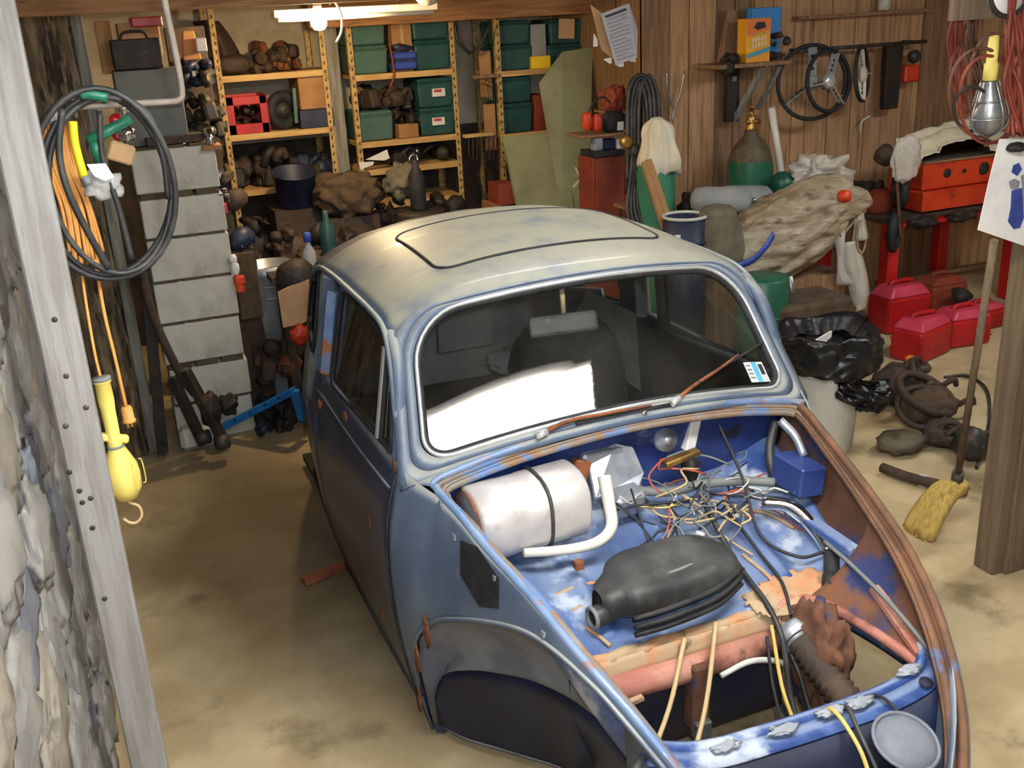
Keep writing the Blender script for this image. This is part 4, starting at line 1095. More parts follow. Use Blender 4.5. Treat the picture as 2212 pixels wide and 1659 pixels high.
def pile(name, label, cat, pxs, y, seed, m1, m2, n=6, z0=None, amp=.35):
    """a heap of car parts: one thing, lumps as its parts"""
    px0, px1, py0, py1 = pxs
    x0, x1 = xat(px0, py1, y), xat(px1, py1, y); z1 = at((px0 + px1) / 2, py0, y=y).z
    zb = z0 if z0 is not None else at((px0 + px1) / 2, py1, y=y).z
    t = thing(name, label, cat, ((x0 + x1) / 2, y + .1, zb)); r = random.Random(seed)
    w = x1 - x0; h = z1 - zb; n = int(n * 2.8); zb0 = zb
    if h > .55:
        ch = h * .78
        MB().blob(((x0 + x1) / 2, y + .14, zb + ch / 2), (w * 1.1, .26, ch * 1.05), seed=seed, sub=4, amp=.22, freq=3.2, power=.6, flat=-ch / 2).build('heap_core', m1, t)
        zb0 = zb + ch * .55; h -= ch * .55; n = int(n * 1.3)
    for i in range(n):
        cx = x0 + w * (i + .5) / n + r.uniform(-.1, .1) * w; sz = min(r.uniform(.2, .4) * w, .26); hz = h * r.uniform(.45, 1.0)
        cx = min(max(cx, x0 + sz * .4), x1 - sz * .4); hz = min(hz, sz * 1.25); zb = zb0 + (0 if i % 2 == 0 else max(0, h * .92 - hz) * r.uniform(.35, .95))
        kind = r.choice((0, 1, 1, 2, 2, 3)); mm = r.choice((m1, m1, m2)); yy = y + r.uniform(.0, .2)
        if kind == 0: MB().blob((cx, yy + .05, zb + hz / 2), (sz, .2, hz), seed=seed + i, sub=3, amp=amp, freq=2.2).build('lump', mm, t)
        elif kind == 1: MB().box((cx, yy + .05, zb + hz * .42), (sz * .7, .16, hz * .8), (r.uniform(-.1, .1), r.uniform(-.15, .15), r.uniform(-.4, .4)), taper=r.uniform(.6, 1)).build('casting', mm, t, bevel=.012)
        elif kind == 2:
            rr = min(sz, hz) * .42; MB().lathe([(0, -.06), (rr * .5, -.06), (rr * .55, -.03), (rr, -.03), (rr, .03), (rr * .6, .035), (rr * .3, .06), (0, .06)], (cx, yy, zb + rr + .005), (r.uniform(-.5, .5), -1, r.uniform(-.2, .2)), 18).build('drum', mm, t)
        else:
            MB().tube(cr([(cx - sz * .45, yy, zb + .03), (cx - sz * .2, yy - .02, zb + hz * .7), (cx + sz * .2, yy, zb + hz * .85), (cx + sz * .45, yy + .02, zb + .04)], 5), h * .10, 8).build('pipe', mm, t)
    return t
jl = pile('parts_jumble', 'jumble of tan and dark small parts on the teal tote, middle shelf', 'parts', (772, 892, 176, 236), YS + .08, 3, 'greasy_brown', 'cardboard_pale', 7, z0=zat(810, 238, YS))
o, c, w, h = px_box('cardboard_box', 862, 905, 268, 302, YS + .03, .2, 'cardboard', 'small orange cardboard box below the dark gadget, middle shelf', 'box', z0=zb_)
pile('carburettor', 'dark greasy carburettor standing on the small orange box', 'part', (855, 908, 215, 266), YS + .04, 8, 'greasy', 'steel_dark', 4, z0=zat(880, 268, YS + .03) + .002)
for i, P in enumerate((((790, 345), (836, 323), (842, 342), (830, 347)), ((775, 351), (808, 349), (806, 356), (779, 367)))):
    solo('paper_sheet', MB().prism([at(a, b_, y=YS - .01 + i * .004) for a, b_ in P], (0, .006, 0)), 'paper', ('white folded paper wedge lying on the third middle shelf', 'white paper corner poking over the shelf edge, below the wedge')[i], 'paper')
pile('dark_clutter', 'low dark clutter of castings on the third middle shelf', 'parts', (842, 985, 306, 352), YS + .1, 12, 'greasy', 'steel_dark', 8, z0=Z2[2] + .002)
cg = at(893, 344, y=YS - .01)
solo('chrome_fitting', MB().ring(cg, (.2, -1, .2), .03, .009, 18, 7).lathe([(0, 0), (.012, 0), (.012, .04), (0, .04)], cg + V(.02, 0, .03), (.4, 0, 1), 10), 'chrome', 'bright chrome ring fitting at the edge of the third middle shelf', 'fitting')
# right unit fillings
px_box('grey_box', 1148, 1180, 52, 122, YS + .05, .2, 'interior_grey', 'narrow grey box between the totes on the right shelf', 'box', z0=zc_)
px_box('yellow_box', 1150, 1190, 121, 142, YS + .005, .1, 'yellow_bright', 'small bright yellow box at the shelf edge under the grey box', 'box', z0=zc_)
px_box('red_case', 1156, 1180, 205, 272, YS + .03, .2, 'rust_red', 'dark red case squeezed beside the lower right totes', 'box', z0=zd_)
for i in range(5):
    a = at(1040 + i * 5, 175 + i * 2, y=6.5)
    solo('hanging_bracket', MB().ring(a, (1, .2, 0), .016, .004, 12, 5).bar(a + V(0, 0, -.015), a + V(.002, 0, -.10), .008, .006), 'brass', '%s brass hook of the row hung between the tote shelves' % ('first', 'second', 'third', 'fourth', 'fifth')[i], 'hook', 'brass hooks between the shelves')
solo('hook_rail', MB().box(at(1050, 172, y=6.5) + V(0, .02, .02), (.16, .03, .02)), 'plank_dark', 'short wood rail carrying brass hooks between the tote shelves', 'rail')
for i in range(7):
    a = at(1012 + i * 9, 300, y=6.5); b_ = at(1012 + i * 9, 335 + (i * 37) % 30, y=6.5)
    solo('hanging_rod', MB().bar(a, b_, .012, .006).ring(a + V(0, 0, .01), (0, -1, 0), .01, .003, 10, 5), 'steel_dark', '%s dark steel rod of the row hanging between the tote shelves' % ('first', 'second', 'third', 'fourth', 'fifth', 'sixth', 'seventh')[i], 'rod', 'rods hung between the shelves')
solo('wall_shelf_strip', MB().box(at(1035, 297, y=6.5) + V(0, .02, .015), (.20, .05, .02)), 'shelf_wood', 'short wooden strip with rods hanging from it between shelves', 'strip')
solo('hanging_cable', MB().tube(cr([at(985, 45, y=6.48), at(995, 85, y=6.47), at(1016, 113, y=6.46), at(1040, 90, y=6.47), at(1060, 50, y=6.48)], 7), .008, 7).tube(cr([at(982, 50, y=6.46), at(990, 90, y=6.45), at(1014, 117, y=6.45)], 7), .006, 7), 'hose_black', 'black cable drooping between the two tote shelves', 'cable')
for i, (a, b_) in enumerate(((1048, 110), (1058, 225))):
    px_box('tool_board', a - 10, a + 14, b_, b_ + 100, 6.56, .03, 'cardboard', ('brown board hung high between the tote shelves', 'brown board hung low between the tote shelves')[i], 'board')
# left unit fillings
def curved_seat(c, w, h, label, m, lean):
    t = thing('seat_shell', label, 'seat', c)
    MB().grid(lambda u, v: Vector(c) + V((u - .5) * w * (1 - .3 * v) + lean * v * v, .10 + .06 * math.cos(u * math.pi * 2) + .05 * v, .02 + h * v), 10, 10).build('backrest', m, t, solid=.025)
    MB().blob(Vector(c) + V(.02, .10, .05), (w, .22, .12), seed=3, sub=3, amp=.15, power=.7).build('cushion', m, t)
    return t
curved_seat(at(500, 163, y=YS + .03) + V(0, 0, .01), .22, .28, 'tall brown leaning seat shell on the top left shelf', 'greasy_brown', -.08)
pile('seat_padding', 'brown lumpy padding heap beside the seat shell, top left shelf', 'parts', (520, 600, 92, 160), YS + .06, 21, 'greasy_brown', 'burlap', 4, z0=Z1[0] + .003)
pile('exhaust_parts', 'dusty exhaust parts heaped under the batten lamp, top left shelf', 'parts', (570, 655, 62, 158), YS + .12, 25, 'greasy_brown', 'rust', 6, z0=Z1[0] + .003)
# red crate with lattice front
cx0, cx1 = xat(492, 250), xat(580, 245); cz0 = Z1[1] + .002; cz1 = zat(535, 208); crt = thing('milk_crate', 'red plastic crate with open front on the left shelf', 'crate', ((cx0 + cx1) / 2, YS + .17, cz0))
W_ = cx1 - cx0; Hh = cz1 - cz0
for nm, cc, dd in (('front_bottom', (0, 0, .03), (W_, .015, .06)), ('front_top', (0, 0, Hh - .025), (W_, .015, .05)), ('front_side', (-W_ / 2 + .022, 0, Hh / 2), (.045, .015, Hh)), ('front_side', (W_ / 2 - .022, 0, Hh / 2), (.045, .015, Hh)),
                  ('side_wall', (-W_ / 2, .15, Hh / 2), (.012, .3, Hh)), ('side_wall', (W_ / 2, .15, Hh / 2), (.012, .3, Hh)), ('bottom', (0, .15, .006), (W_, .3, .012)), ('back_wall', (0, .3, Hh / 2), (W_, .012, Hh))):
    MB().box(V((cx0 + cx1) / 2, YS + .02, cz0) + Vector(cc), dd).build(nm, 'red_plastic', crt, bevel=.003)
pile('crate_load', 'dark greasy parts showing inside the red crate', 'parts', (506, 568, 216, 268), YS + .09, 33, 'greasy', 'greasy_brown', 4, z0=cz0 + .016)
def tyre(name, c, d, R, r, label, cat='tyre', rim='steel_dark', m='black_rubber'):
    t = thing(name, label, cat, Vector(c) + V(0, 0, -R - r))
    MB().ring(c, d, R, r, 36, 12).build('tyre', m, t)
    MB().lathe([(R * .72, -.03), (R * .68, 0), (R * .4, .02), (R * .25, .035), (0, .03)], c, d, 24).build('wheel_disc', rim, t)
    return t
tyre('spare_tyre', at(612, 238, y=YS + .12), (.3, -1, 0), .085, .035, 'black round wheel standing beside the red crate', 'wheel')
solo('teal_strip', MB().bar(at(634, 190, y=YS + .01), at(640, 265, y=YS + .01), .025, .02), 'tote_teal', 'narrow teal strip upright beside the black wheel', 'strip')
px_box('open_tray', 648, 722, 236, 272, YS + .02, .28, 'dark_blue_metal', 'low dark tray under the big brown box, left shelf', 'tray', z0=Z1[1] + .002)
o, c, w, h = px_box('cardboard_box', 645, 718, 150, 233, YS + .03, .3, 'cardboard', 'large brown cardboard box on the dark tray beside the white post', 'box', z0=zat(685, 236, YS + .02) + .002)
pile('engine_parts', 'big dark heap of engine castings on the third left shelf', 'parts', (500, 625, 305, 402), YS + .06, 41, 'greasy', 'greasy_brown', 8, z0=Z1[2] + .003, amp=.3)
pile('cylinder_heads', 'dark row of cylinder heads near the post, third left shelf', 'parts', (620, 735, 318, 392), YS + .09, 47, 'greasy', 'dark_blue_metal', 6, z0=Z1[2] + .003)
dbk = thing('dark_bucket', 'dark blue bucket tipped in front of the third left shelf', 'bucket', at(640, 432, y=6.3))
MB().lathe([(.0, 0), (.10, 0), (.105, .01), (.13, .20), (.138, .205), (.125, .2), (.1, .02), (0, .02)], at(640, 440, y=6.3), (0, -.25, 1), 22).build('bucket_body', 'dark_blue_metal', dbk)
MB().box(at(640, 440, y=6.3) - V(0, -.05, .42), (.3, .3, .8)).build('bucket_stand', 'greasy_brown', dbk)
# jumble on the floor in front of the left and middle shelves
FJ = [('gear_casing', 'dark gearbox casing low in the jumble below the left shelf', (535, 588, 430, 520), 6.2, 51, 'greasy', 'greasy_brown', .0),
      ('brake_parts', 'greenish black brake parts heap below the left shelf', (515, 578, 480, 560), 5.6, 57, 'greasy', 'steel_dark', .0),
      ('axle_parts', 'dark red brown axle pieces heaped behind the car roof', (600, 690, 450, 560), 5.65, 59, 'greasy_brown', 'rust', .0),
      ('blackened_parts', 'black heap of parts just left of the car roof', (695, 790, 462, 540), 5.6, 61, 'greasy', 'dark_blue_metal', .0),
      ('scrap_heap', 'brown scrap heap behind the roof below the middle shelf', (822, 895, 390, 470), 6.15, 63, 'greasy_brown', 'burlap', .0),
      ('casting_heap', 'dark castings heap right behind the dusty roof', (918, 1000, 395, 450), 6.12, 67, 'greasy', 'steel_dark', .0)]
for nm, lb_, px, yy, sd, m1, m2, z0 in FJ:
    pile(nm, lb_, 'parts', px, yy, sd, m1, m2, 8, z0=z0 + .002)
# brown sack on top of the jumble
sk = at(760, 425, y=6.05)
solo('burlap_sack', MB().blob(sk + V(0, .1, .0), (.38, .3, .26), seed=71, sub=4, amp=.3, freq=2.4, power=.8), 'burlap', 'bulging brown burlap sack on the jumble beside the post', 'sack')
solo('sack_stand', MB().box((sk.x, 6.17, (sk.z - .12) / 2), (.34, .3, sk.z - .12), taper=.9), 'greasy_brown', 'dark crate under the bulging brown sack', 'crate')
solo('green_rag', MB().blob(at(868, 392, y=6.12), (.22, .18, .2), seed=75, sub=4, amp=.4, freq=2.4), 'seat_cover', 'drab green brown rag draped over scrap below the middle shelf', 'rag')
bbz = at(905, 452, y=5.9)
solo('black_bottle', MB().lathe([(0, 0), (.045, 0), (.048, .01), (.048, .2), (.02, .25), (.018, .29), (0, .29)], bbz, (0, 0, 1), 16), 'black_rubber', 'glossy black bottle standing behind the dusty roof', 'bottle')
solo('oil_drum', MB().lathe([(0, 0), (.15, 0), (.155, .02), (.155, bbz.z - .02), (.15, bbz.z - .002), (0, bbz.z - .002)], (bbz.x, bbz.y, 0), (0, 0, 1), 22), 'greasy', 'dark oil drum under the glossy black bottle', 'drum')
solo('green_bottle', MB().lathe([(0, 0), (.04, 0), (.042, .01), (.042, .14), (.016, .19), (.016, .23), (0, .23)], at(712, 548, y=5.4), (0, 0, 1), 16), 'tote_green', 'dark green bottle left of the roof among the black parts', 'bottle')
solo('bottle_shelf', MB().box((at(712, 548, y=5.4).x, 5.45, at(712, 548, y=5.4).z - .02), (.3, .2, .03)).box((at(712, 548, y=5.4).x, 5.5, (at(712, 548, y=5.4).z - .035) / 2), (.25, .1, at(712, 548, y=5.4).z - .035)), 'greasy_brown', 'narrow dark stand carrying the green bottle', 'stand')
px_box('orange_carton', 1078, 1118, 398, 440, 6.2, .2, 'rust_red', 'rusty orange carton behind the roof by the leaning panel', 'box', z0=.6)
px_box('packing_crate', 1070, 1124, 441, 520, 6.2, .24, 'cardboard', 'brown crate under the rusty orange carton', 'box', z0=.001)
sh = at(672, 505, y=5.2)
sp = thing('spray_bottle', 'clear spray bottle with blue cap left of the car roof', 'bottle', at(672, 585, y=5.2))
zz = at(672, 585, y=5.2)
MB().lathe([(0, 0), (.032, 0), (.034, .01), (.034, .1), (.014, .135), (.012, .165), (0, .165)], zz, (0, 0, 1), 16).build('bottle', 'film_clear', sp)
MB().lathe([(0, .15), (.02, .152), (.02, .195), (.012, .2), (0, .2)], zz, (0, 0, 1), 14).build('cap', 'blue_plastic', sp)
solo('bottle_bench', MB().box((zz.x, 5.28, zz.z - .016), (.42, .25, .03)).box((zz.x - .15, 5.28, (zz.z - .03) / 2), (.04, .2, zz.z - .03)).box((zz.x + .15, 5.28, (zz.z - .03) / 2), (.04, .2, zz.z - .03)), 'greasy_brown', 'low wooden bench holding the blue capped spray bottle', 'bench')
# ------------------------------------------------------------ left side: block stack and what is around it
bx0, bx1 = at(390, 960, y=5.12).x, at(545, 870, y=5.12).x
z = 0.0
tops = [409, 514, 603, 688, 775, 864]
hb_ = 1.47 / 7
names = ['seventh and topmost', 'sixth', 'fifth', 'fourth', 'third', 'second', 'lowest']
for i in range(7):
    t = thing('concrete_block', 'grey concrete block, %s in the tall block stack' % names[6 - i], 'block', ((bx0 + bx1) / 2, 5.22, i * hb_), 'stacked concrete blocks')
    dx = random.uniform(-.006, .006); jj = .012 if i not in (5, 1) else .03
    MB().box(((bx0 + bx1) / 2 + dx, 5.22, i * hb_ + (hb_ - jj) / 2), (bx1 - bx0, .19, hb_ - jj)).build('block', 'block', t, bevel=.004)
    for q in range(3):
        MB().box((bx0 + (bx1 - bx0) * (q + .5) / 3, 5.20, i * hb_ + hb_ - jj / 2), ((bx1 - bx0) / 3.6, .15, jj - .001)).build('shim', 'shim', t)
gb = at(325, 300, y=5.14)
o, c, w, h = px_box('steel_cabinet', 256, 398, 150, 300, 5.18, .2, 'case_grey', 'dull grey green metal case standing on the block stack', 'case', z0=1.472)
MB().box((c.x, c.y - .004, c.z + h * .5), (w * .9, .006, .01)).build('lid_seam', 'steel_dark', o)
o2, c2, w2, h2 = px_box('black_case', 243, 350, 84, 148, 5.2, .18, 'greasy', 'black carrying case on top of the grey green case', 'case', z0=c.z + h + .003)
MB().tube(cr([(c2.x - .06, c2.y + .06, c2.z + h2), (c2.x - .04, c2.y + .06, c2.z + h2 + .03), (c2.x + .04, c2.y + .06, c2.z + h2 + .03), (c2.x + .06, c2.y + .06, c2.z + h2)], 4), .007, 7).build('handle', 'black_rubber', o2)
px_box('red_tray', 283, 350, 36, 46, 5.25, .2, 'red_plastic', 'red tray lying high under the beam above the black case', 'tray', z0=c2.z + h2 + .05)
px_box('tan_carton', 255, 345, 48, 84, 5.36, .2, 'cardboard_pale', 'pale torn carton behind the black case', 'box', z0=c2.z + .05)
px_box('orange_plank', 212, 246, 45, 160, 5.4, .03, 'board_raw', 'short orange wood plank upright behind the grey board', 'plank')
px_box('paper_bag', 392, 432, 66, 130, 5.5, .08, 'cardboard', 'crumpled brown paper bag above the tools', 'bag', taper=.6)
px_box('small_white_box', 424, 447, 82, 112, 5.45, .06, 'paper_grey', 'small pale box beside the brown paper bag', 'box')
px_box('rack_backing', 385, 470, 56, 470, 5.75, .03, 'greasy_brown', 'dark brown rack panel behind the tools', 'panel', z0=.0)
pile('hanging_tools', 'dark blue grey tools hung beside the grey case', 'tools', (398, 470, 110, 190), 5.5, 81, 'dark_blue_metal', 'steel_dark', 6)
pile('drill_press', 'dark greasy machine head behind the block stack', 'machine', (400, 500, 190, 300), 5.4, 87, 'steel_dark', 'greasy', 7)
pile('bench_clutter', 'rusty brown clutter right of the block stack top', 'parts', (455, 520, 310, 420), 5.35, 93, 'greasy_brown', 'dark_blue_metal', 6, z0=.9)
solo('clutter_stand', MB().box((at(490, 420, y=5.45).x, 5.45, .448), (.2, .2, .896), taper=.9), 'greasy_brown', 'dark stand right behind the block stack carrying clutter', 'stand')
cs = at(456, 312, y=5.13)
solo('chrome_socket', MB().lathe([(0, 0), (.022, 0), (.023, .004), (.023, .075), (.016, .078), (.014, .05), (0, .05)], cs, (0, 0, 1), 18), 'chrome', 'bright chrome socket standing on the edge of the block stack', 'socket')
solo('socket_board', MB().box(V(cs.x, 5.16, cs.z - .012), (.09, .14, .02)), 'cardboard', 'small wooden board under the chrome socket', 'board')
solo('wood_scrap', MB().box(V(.40, 5.2, 1.472 + .02), (.26, .1, .035), (0, 0, .1)), 'greasy_brown', 'brown wood scrap on top of the block stack', 'wood')
for i, (a, b_) in enumerate(((477, 410), (482, 422))):
    p0 = at(a - 10, b_, y=5.12); p1 = at(a + 12, b_ - 3, y=5.12); p2 = at(a + 14, b_ + 16, y=5.12)
    solo('wire_hook', MB().tube([p0, p1, p2], .004, 7), 'chrome', ('chrome wire handle sticking out beside the block stack, upper', 'chrome wire handle sticking out beside the block stack, lower')[i], 'handle')
px_box('pink_label', 472, 492, 440, 462, 5.13, .03, 'pink_plastic', 'small pink tag beside the block stack', 'tag')
solo('white_plug', MB().blob(at(503, 560, y=5.1), (.04, .03, .05), seed=2, sub=2, amp=.2).blob(at(508, 580, y=5.1), (.04, .03, .08), seed=3, sub=2, amp=.2), 'paper', 'white plug hanging right of the block stack', 'plug')
solo('red_plug', MB().box(at(517, 605, y=5.1), (.055, .04, .045)).box(at(519, 622, y=5.1), (.04, .035, .05)), 'orange_paint', 'orange red plug below the white plug beside the blocks', 'plug', bevel=.008)
px_box('leaning_lath', 512, 560, 545, 690, 5.25, .02, 'burlap', 'drab leaning slat right of the block stack', 'slat', rot=0)
# pails, cardboard and dark ball behind the car
pl = at(598, 690, y=5.35)
pail = thing('grey_pail', 'pale blue grey plastic pail standing behind the car', 'pail', V(pl.x, 5.45, 0))
zt = at(598, 575, y=5.35).z
MB().lathe([(0, 0), (.10, 0), (.102, .01), (.13, zt - .06), (.135, zt - .05), (.135, zt), (.125, zt), (.098, .03), (0, .03)], (pl.x, 5.45, 0), (0, 0, 1), 24).build('pail_body', 'alloy', pail)
for q in (.1, .16):
    MB().ring((pl.x, 5.45, zt - q), (0, 0, 1), .133, .005, 26, 6).build('pail_rib', 'alloy', pail)
bb = at(640, 600, y=5.15)
solo('greasy_ball', MB().blob(bb, (.2, .2, .2), seed=6, sub=3, amp=.08), 'greasy', 'round dark greasy lump between the pail and the car', 'part')
P = [(600, 632), (628, 618), (668, 604), (672, 690), (650, 700), (612, 708)]
solo('cardboard_flap', MB().prism([at(a, b_, y=5.05) for a, b_ in P], (0, .012, 0)), 'cardboard_pale', 'torn pale cardboard flap behind the rear of the car', 'cardboard')
solo('red_rag', MB().blob(at(648, 722, y=5.05), (.10, .08, .10), seed=14, sub=3, amp=.5, freq=2.5), 'orange_paint', 'small red orange rag below the cardboard flap', 'rag')
pile('rusty_floor_parts', 'rusty brown parts on the floor behind the car rear', 'parts', (560, 668, 700, 850), 5.1, 99, 'greasy_brown', 'rust', 7, z0=.002)
pile('dark_floor_parts', 'dark parts piled between the block stack and the pail', 'parts', (520, 600, 640, 830), 5.45, 103, 'greasy', 'greasy_brown', 6, z0=.002)
# blue angle frame on the floor
q0 = at(482, 922, z=.06); q1 = at(636, 843, z=.28); q2 = at(656, 908, z=.10)
bf = thing('angle_iron_stand', 'bright blue bent steel frame leaning behind the car', 'frame', (q0.x, q0.y, 0))
MB().bar(q0, q1, .05, .035).build('long_rail', 'blue_paint', bf, bevel=.004)
MB().bar(q1, q2, .05, .03).build('short_rail', 'blue_paint', bf, bevel=.004)
for t_ in (.2, .4, .62, .8):
    MB().lathe([(.008, 0), (.008, .004), (0, .004)], q0.lerp(q1, t_) + V(-.01, -.022, .01), (0, -1, .2), 10).build('bolt_hole', 'greasy', bf)
pile('engine_block', 'dark engine block behind the blue frame', 'engine', (560, 650, 865, 905), 4.95, 107, 'greasy', 'dark_blue_metal', 5, z0=.002)
px_box('white_basin', 388, 470, 925, 960, 5.0, .1, 'bucket_white', 'low white basin at the foot of the block stack', 'basin', z0=.002, bevel=.02)
# dark jack with long handle in front of the blocks
jk = thing('floor_jack', 'rusty dark floor jack with a long handle before the block stack', 'jack', at(460, 960, z=0))
MB().tube(cr([at(300, 560, y=4.9), at(330, 680, y=4.9), at(385, 800, y=4.9), at(420, 850, y=4.9)], 5), .02, 9).build('handle', 'greasy_brown', jk)
MB().bar(at(400, 800, y=4.88), at(490, 965, y=4.80), .05, .04).build('side_rail', 'greasy', jk, bevel=.004)
MB().bar(at(372, 815, y=4.95), at(440, 960, y=4.90), .05, .04).build('side_rail', 'greasy', jk, bevel=.004)
MB().tube(cr([at(385, 805, y=4.9), at(405, 800, y=4.9), at(420, 830, y=4.88), at(415, 850, y=4.88)], 5), .012, 8).build('release_loop', 'steel_dark', jk)
MB().blob(at(455, 885, y=4.86), (.10, .1, .18), seed=5, sub=3, amp=.3).build('pump_body', 'greasy', jk)
MB().lathe([(0, -.03), (.035, -.03), (.035, .03), (0, .03)], at(440, 945, y=4.84), (1, .2, 0), 14).build('caster_wheel', 'steel_dark', jk)
MB().lathe([(0, -.03), (.035, -.03), (.035, .03), (0, .03)], at(480, 955, y=4.78), (1, .2, 0), 14).build('caster_wheel', 'steel_dark', jk)
solo('cast_lump', MB().blob(at(492, 872, y=5.0), (.10, .1, .10), seed=44, sub=3, amp=.45), 'greasy', 'dark cast lump right of the floor jack', 'part')
# dark pole beside the second post
solo('dark_pole', MB().bar(at(310, 560, y=5.0), at(352, 975, y=5.0), .07, .05), 'greasy', 'dark pole standing between the rough post and the blocks', 'pole')
px_box('blue_white_tag', 305, 318, 568, 610, 4.98, .01, 'sticker_blue', 'small pale blue tag on the dark pole', 'tag')
# flat bar on the floor by the car door
solo('steel_bar', MB().bar(at(655, 1256, z=.02), at(760, 1216, z=.02), .045, .02), 'rust', 'rusty flat steel bar sticking out under the car', 'bar')
# ------------------------------------------------------------ hose coil, cords and lamp on the front post
hk = thing('wall_conduit', 'pale bent conduit pipe carrying the black hose coil', 'pipe', at(275, 228, y=2.3))
MB().tube(cr([at(352, -60, y=2.3), at(355, 0, y=2.3), at(380, 120, y=2.3), at(393, 200, y=2.3), at(384, 216, y=2.3), at(360, 220, y=2.3), at(250, 226, y=2.3), at(160, 232, y=2.3)], 5), .0068, 8).build('pipe', 'conduit', hk)
MB().lathe([(0, 0), (.022, 0), (.022, .006), (0, .006)], at(158, 232, y=2.3), (1, 0, 0), 14).build('flange', 'conduit', hk)
hc = thing('hose_coil', 'coil of black rubber hose hanging on the white front post', 'hose', at(220, 600, y=2.2))
rh = random.Random(3)
for i, (cx_, cy_, rx_, ry_, yy) in enumerate(((222, 400, 156, 206, 2.2), (218, 396, 150, 198, 2.235), (240, 398, 136, 190, 2.215), (228, 405, 140, 196, 2.25))):
    P = []
    for j in range(40):
        a = 2 * math.pi * j / 40
        wob = 1 + .018 * math.sin(3 * a + i * 2)
        P.append(at(cx_ + rx_ * wob * math.cos(a) * (1 if i != 2 else .97) + 16 * math.sin(a) * (cy_ - 300) / 100, cy_ + ry_ * wob * math.sin(a), y=yy + .02 * math.sin(a + i)))
    MB().tube(P, .0061, 9, closed=True).build('hose_loop', 'hose_black', hc)
MB().tube(cr([at(175, 202, y=2.19), at(200, 204, y=2.185), at(232, 210, y=2.185)], 4), .0105, 10).build('green_sleeve', 'green_plastic', hc)
MB().tube(cr([at(135, 235, y=2.18), at(128, 330, y=2.18), at(150, 420, y=2.18), at(200, 520, y=2.19), at(235, 580, y=2.2)], 6), .0068, 9).build('inner_run', 'hose_black', hc)
MB().tube(cr([at(265, 210, y=2.22), at(320, 250, y=2.22), at(352, 340, y=2.22), at(364, 430, y=2.22)], 6), .0064, 9).build('outer_run', 'hose_black', hc)
MB().tube(cr([at(215, 240, y=2.26), at(222, 340, y=2.26), at(260, 460, y=2.26), at(285, 560, y=2.26)], 6), .006, 9).build('tail_run', 'hose_black', hc)
oc = thing('extension_cord', 'bundle of orange extension cord hanging behind the hose coil', 'cord', at(200, 580, y=2.28))
for i in range(11):
    x0 = 92 + i * 5.5 + rh.uniform(-2, 2); x1 = 150 + i * 7.5 + rh.uniform(-3, 3)
    MB().tube(cr([at(x0, 262 + rh.uniform(-8, 8), y=2.30 + rh.uniform(0, .04)), at(x0 + 14, 360, y=2.30), at((x0 + x1) / 2 + 12 + rh.uniform(-4, 4), 450, y=2.30), at(x1, 555 + rh.uniform(-14, 18), y=2.30)], 5), .0038, 7).build('strand', 'orange_cord', oc)
MB().tube(cr([at(172, 550, y=2.25), at(185, 650, y=2.22), at(204, 760, y=2.18), at(217, 815, y=2.16)], 6), .0032, 7).build('lamp_lead', 'orange_cord', oc)
MB().tube(cr([at(205, 560, y=2.25), at(226, 680, y=2.24), at(250, 780, y=2.23), at(272, 878, y=2.22)], 6), .0038, 7).build('plug_lead', 'orange_cord', oc)
pe0 = at(272, 878, y=2.22); pe1 = at(279, 908, y=2.22)
MB().lathe([(0, 0), (.009, 0), (.012, .006), (.012, .03), (.014, .031), (.014, .036), (0, .036)], pe0, pe1 - pe0, 14).build('plug', 'orange_cord', oc)
for s_ in (-.004, .004):
    MB().bar(pe1 + V(s_, 0, -.002), pe1 + V(s_, 0, -.016), .005, .002).build('plug_blade', 'brass', oc)
solo('cord_wrap', MB().blob(at(128, 252, y=2.27), (.04, .03, .035), seed=9, sub=3, amp=.5), 'film', 'crumpled clear tape holding the orange cord on the post', 'tape')
yl0 = at(157, 262, y=2.24); yl1 = at(182, 384, y=2.24)
yh = solo('yellow_pipe', MB().tube(cr([yl0, yl0.lerp(yl1, .4) + V(-.004, 0, 0), yl1], 5), .0085, 10), 'yellow_bright', 'bright yellow tube handle inside the hose coil', 'handle')
MB().tube([yl1 + V(0, 0, .004), at(192, 400, y=2.24)], .009, 9).build('handle_end', 'wire_grey', yh)
# green nozzle tool, red can, white tag
gn = thing('green_nozzle', 'green plastic spray gun hanging inside the hose coil', 'tool', at(210, 345, y=2.32))
MB().tube([at(192, 305, y=2.32), at(282, 256, y=2.32)], [.013, .010], 10).build('barrel', 'green_plastic', gn)
MB().tube([at(200, 300, y=2.32), at(216, 348, y=2.32)], .011, 10).build('grip', 'green_plastic', gn)
MB().box(at(262, 330, y=2.33), (.05, .02, .04), (0, .4, 0)).build('trigger_cloth', 'cardboard_pale', gn, bevel=.004)
rcan, c, w, h = px_box('red_can', 240, 272, 248, 306, 2.42, .05, 'red_plastic', 'small shiny red can with chrome caps behind the green spray gun', 'can', bevel=.008)
MB().lathe([(0, 0), (.018, 0), (.018, .02), (.008, .03), (0, .03)], at(276, 302, y=2.41), (0, 0, 1), 14).build('chrome_cap', 'chrome', rcan)
MB().lathe([(0, 0), (.012, 0), (.014, .02), (0, .022)], at(268, 246, y=2.41), (0, 0, 1), 14).build('chrome_cap', 'chrome', rcan)
MB().tube([c + V(0, .02, h), at(250, 226, y=2.3)], .002, 5).build('bail', 'galvanised', rcan)
solo('white_tag', MB().prism([at(187, 355, y=2.24), at(228, 353, y=2.24), at(247, 383, y=2.24), at(228, 391, y=2.24), at(204, 381, y=2.24)], (0, .002, 0)), 'paper', 'white paper tag hanging inside the hose coil', 'tag')
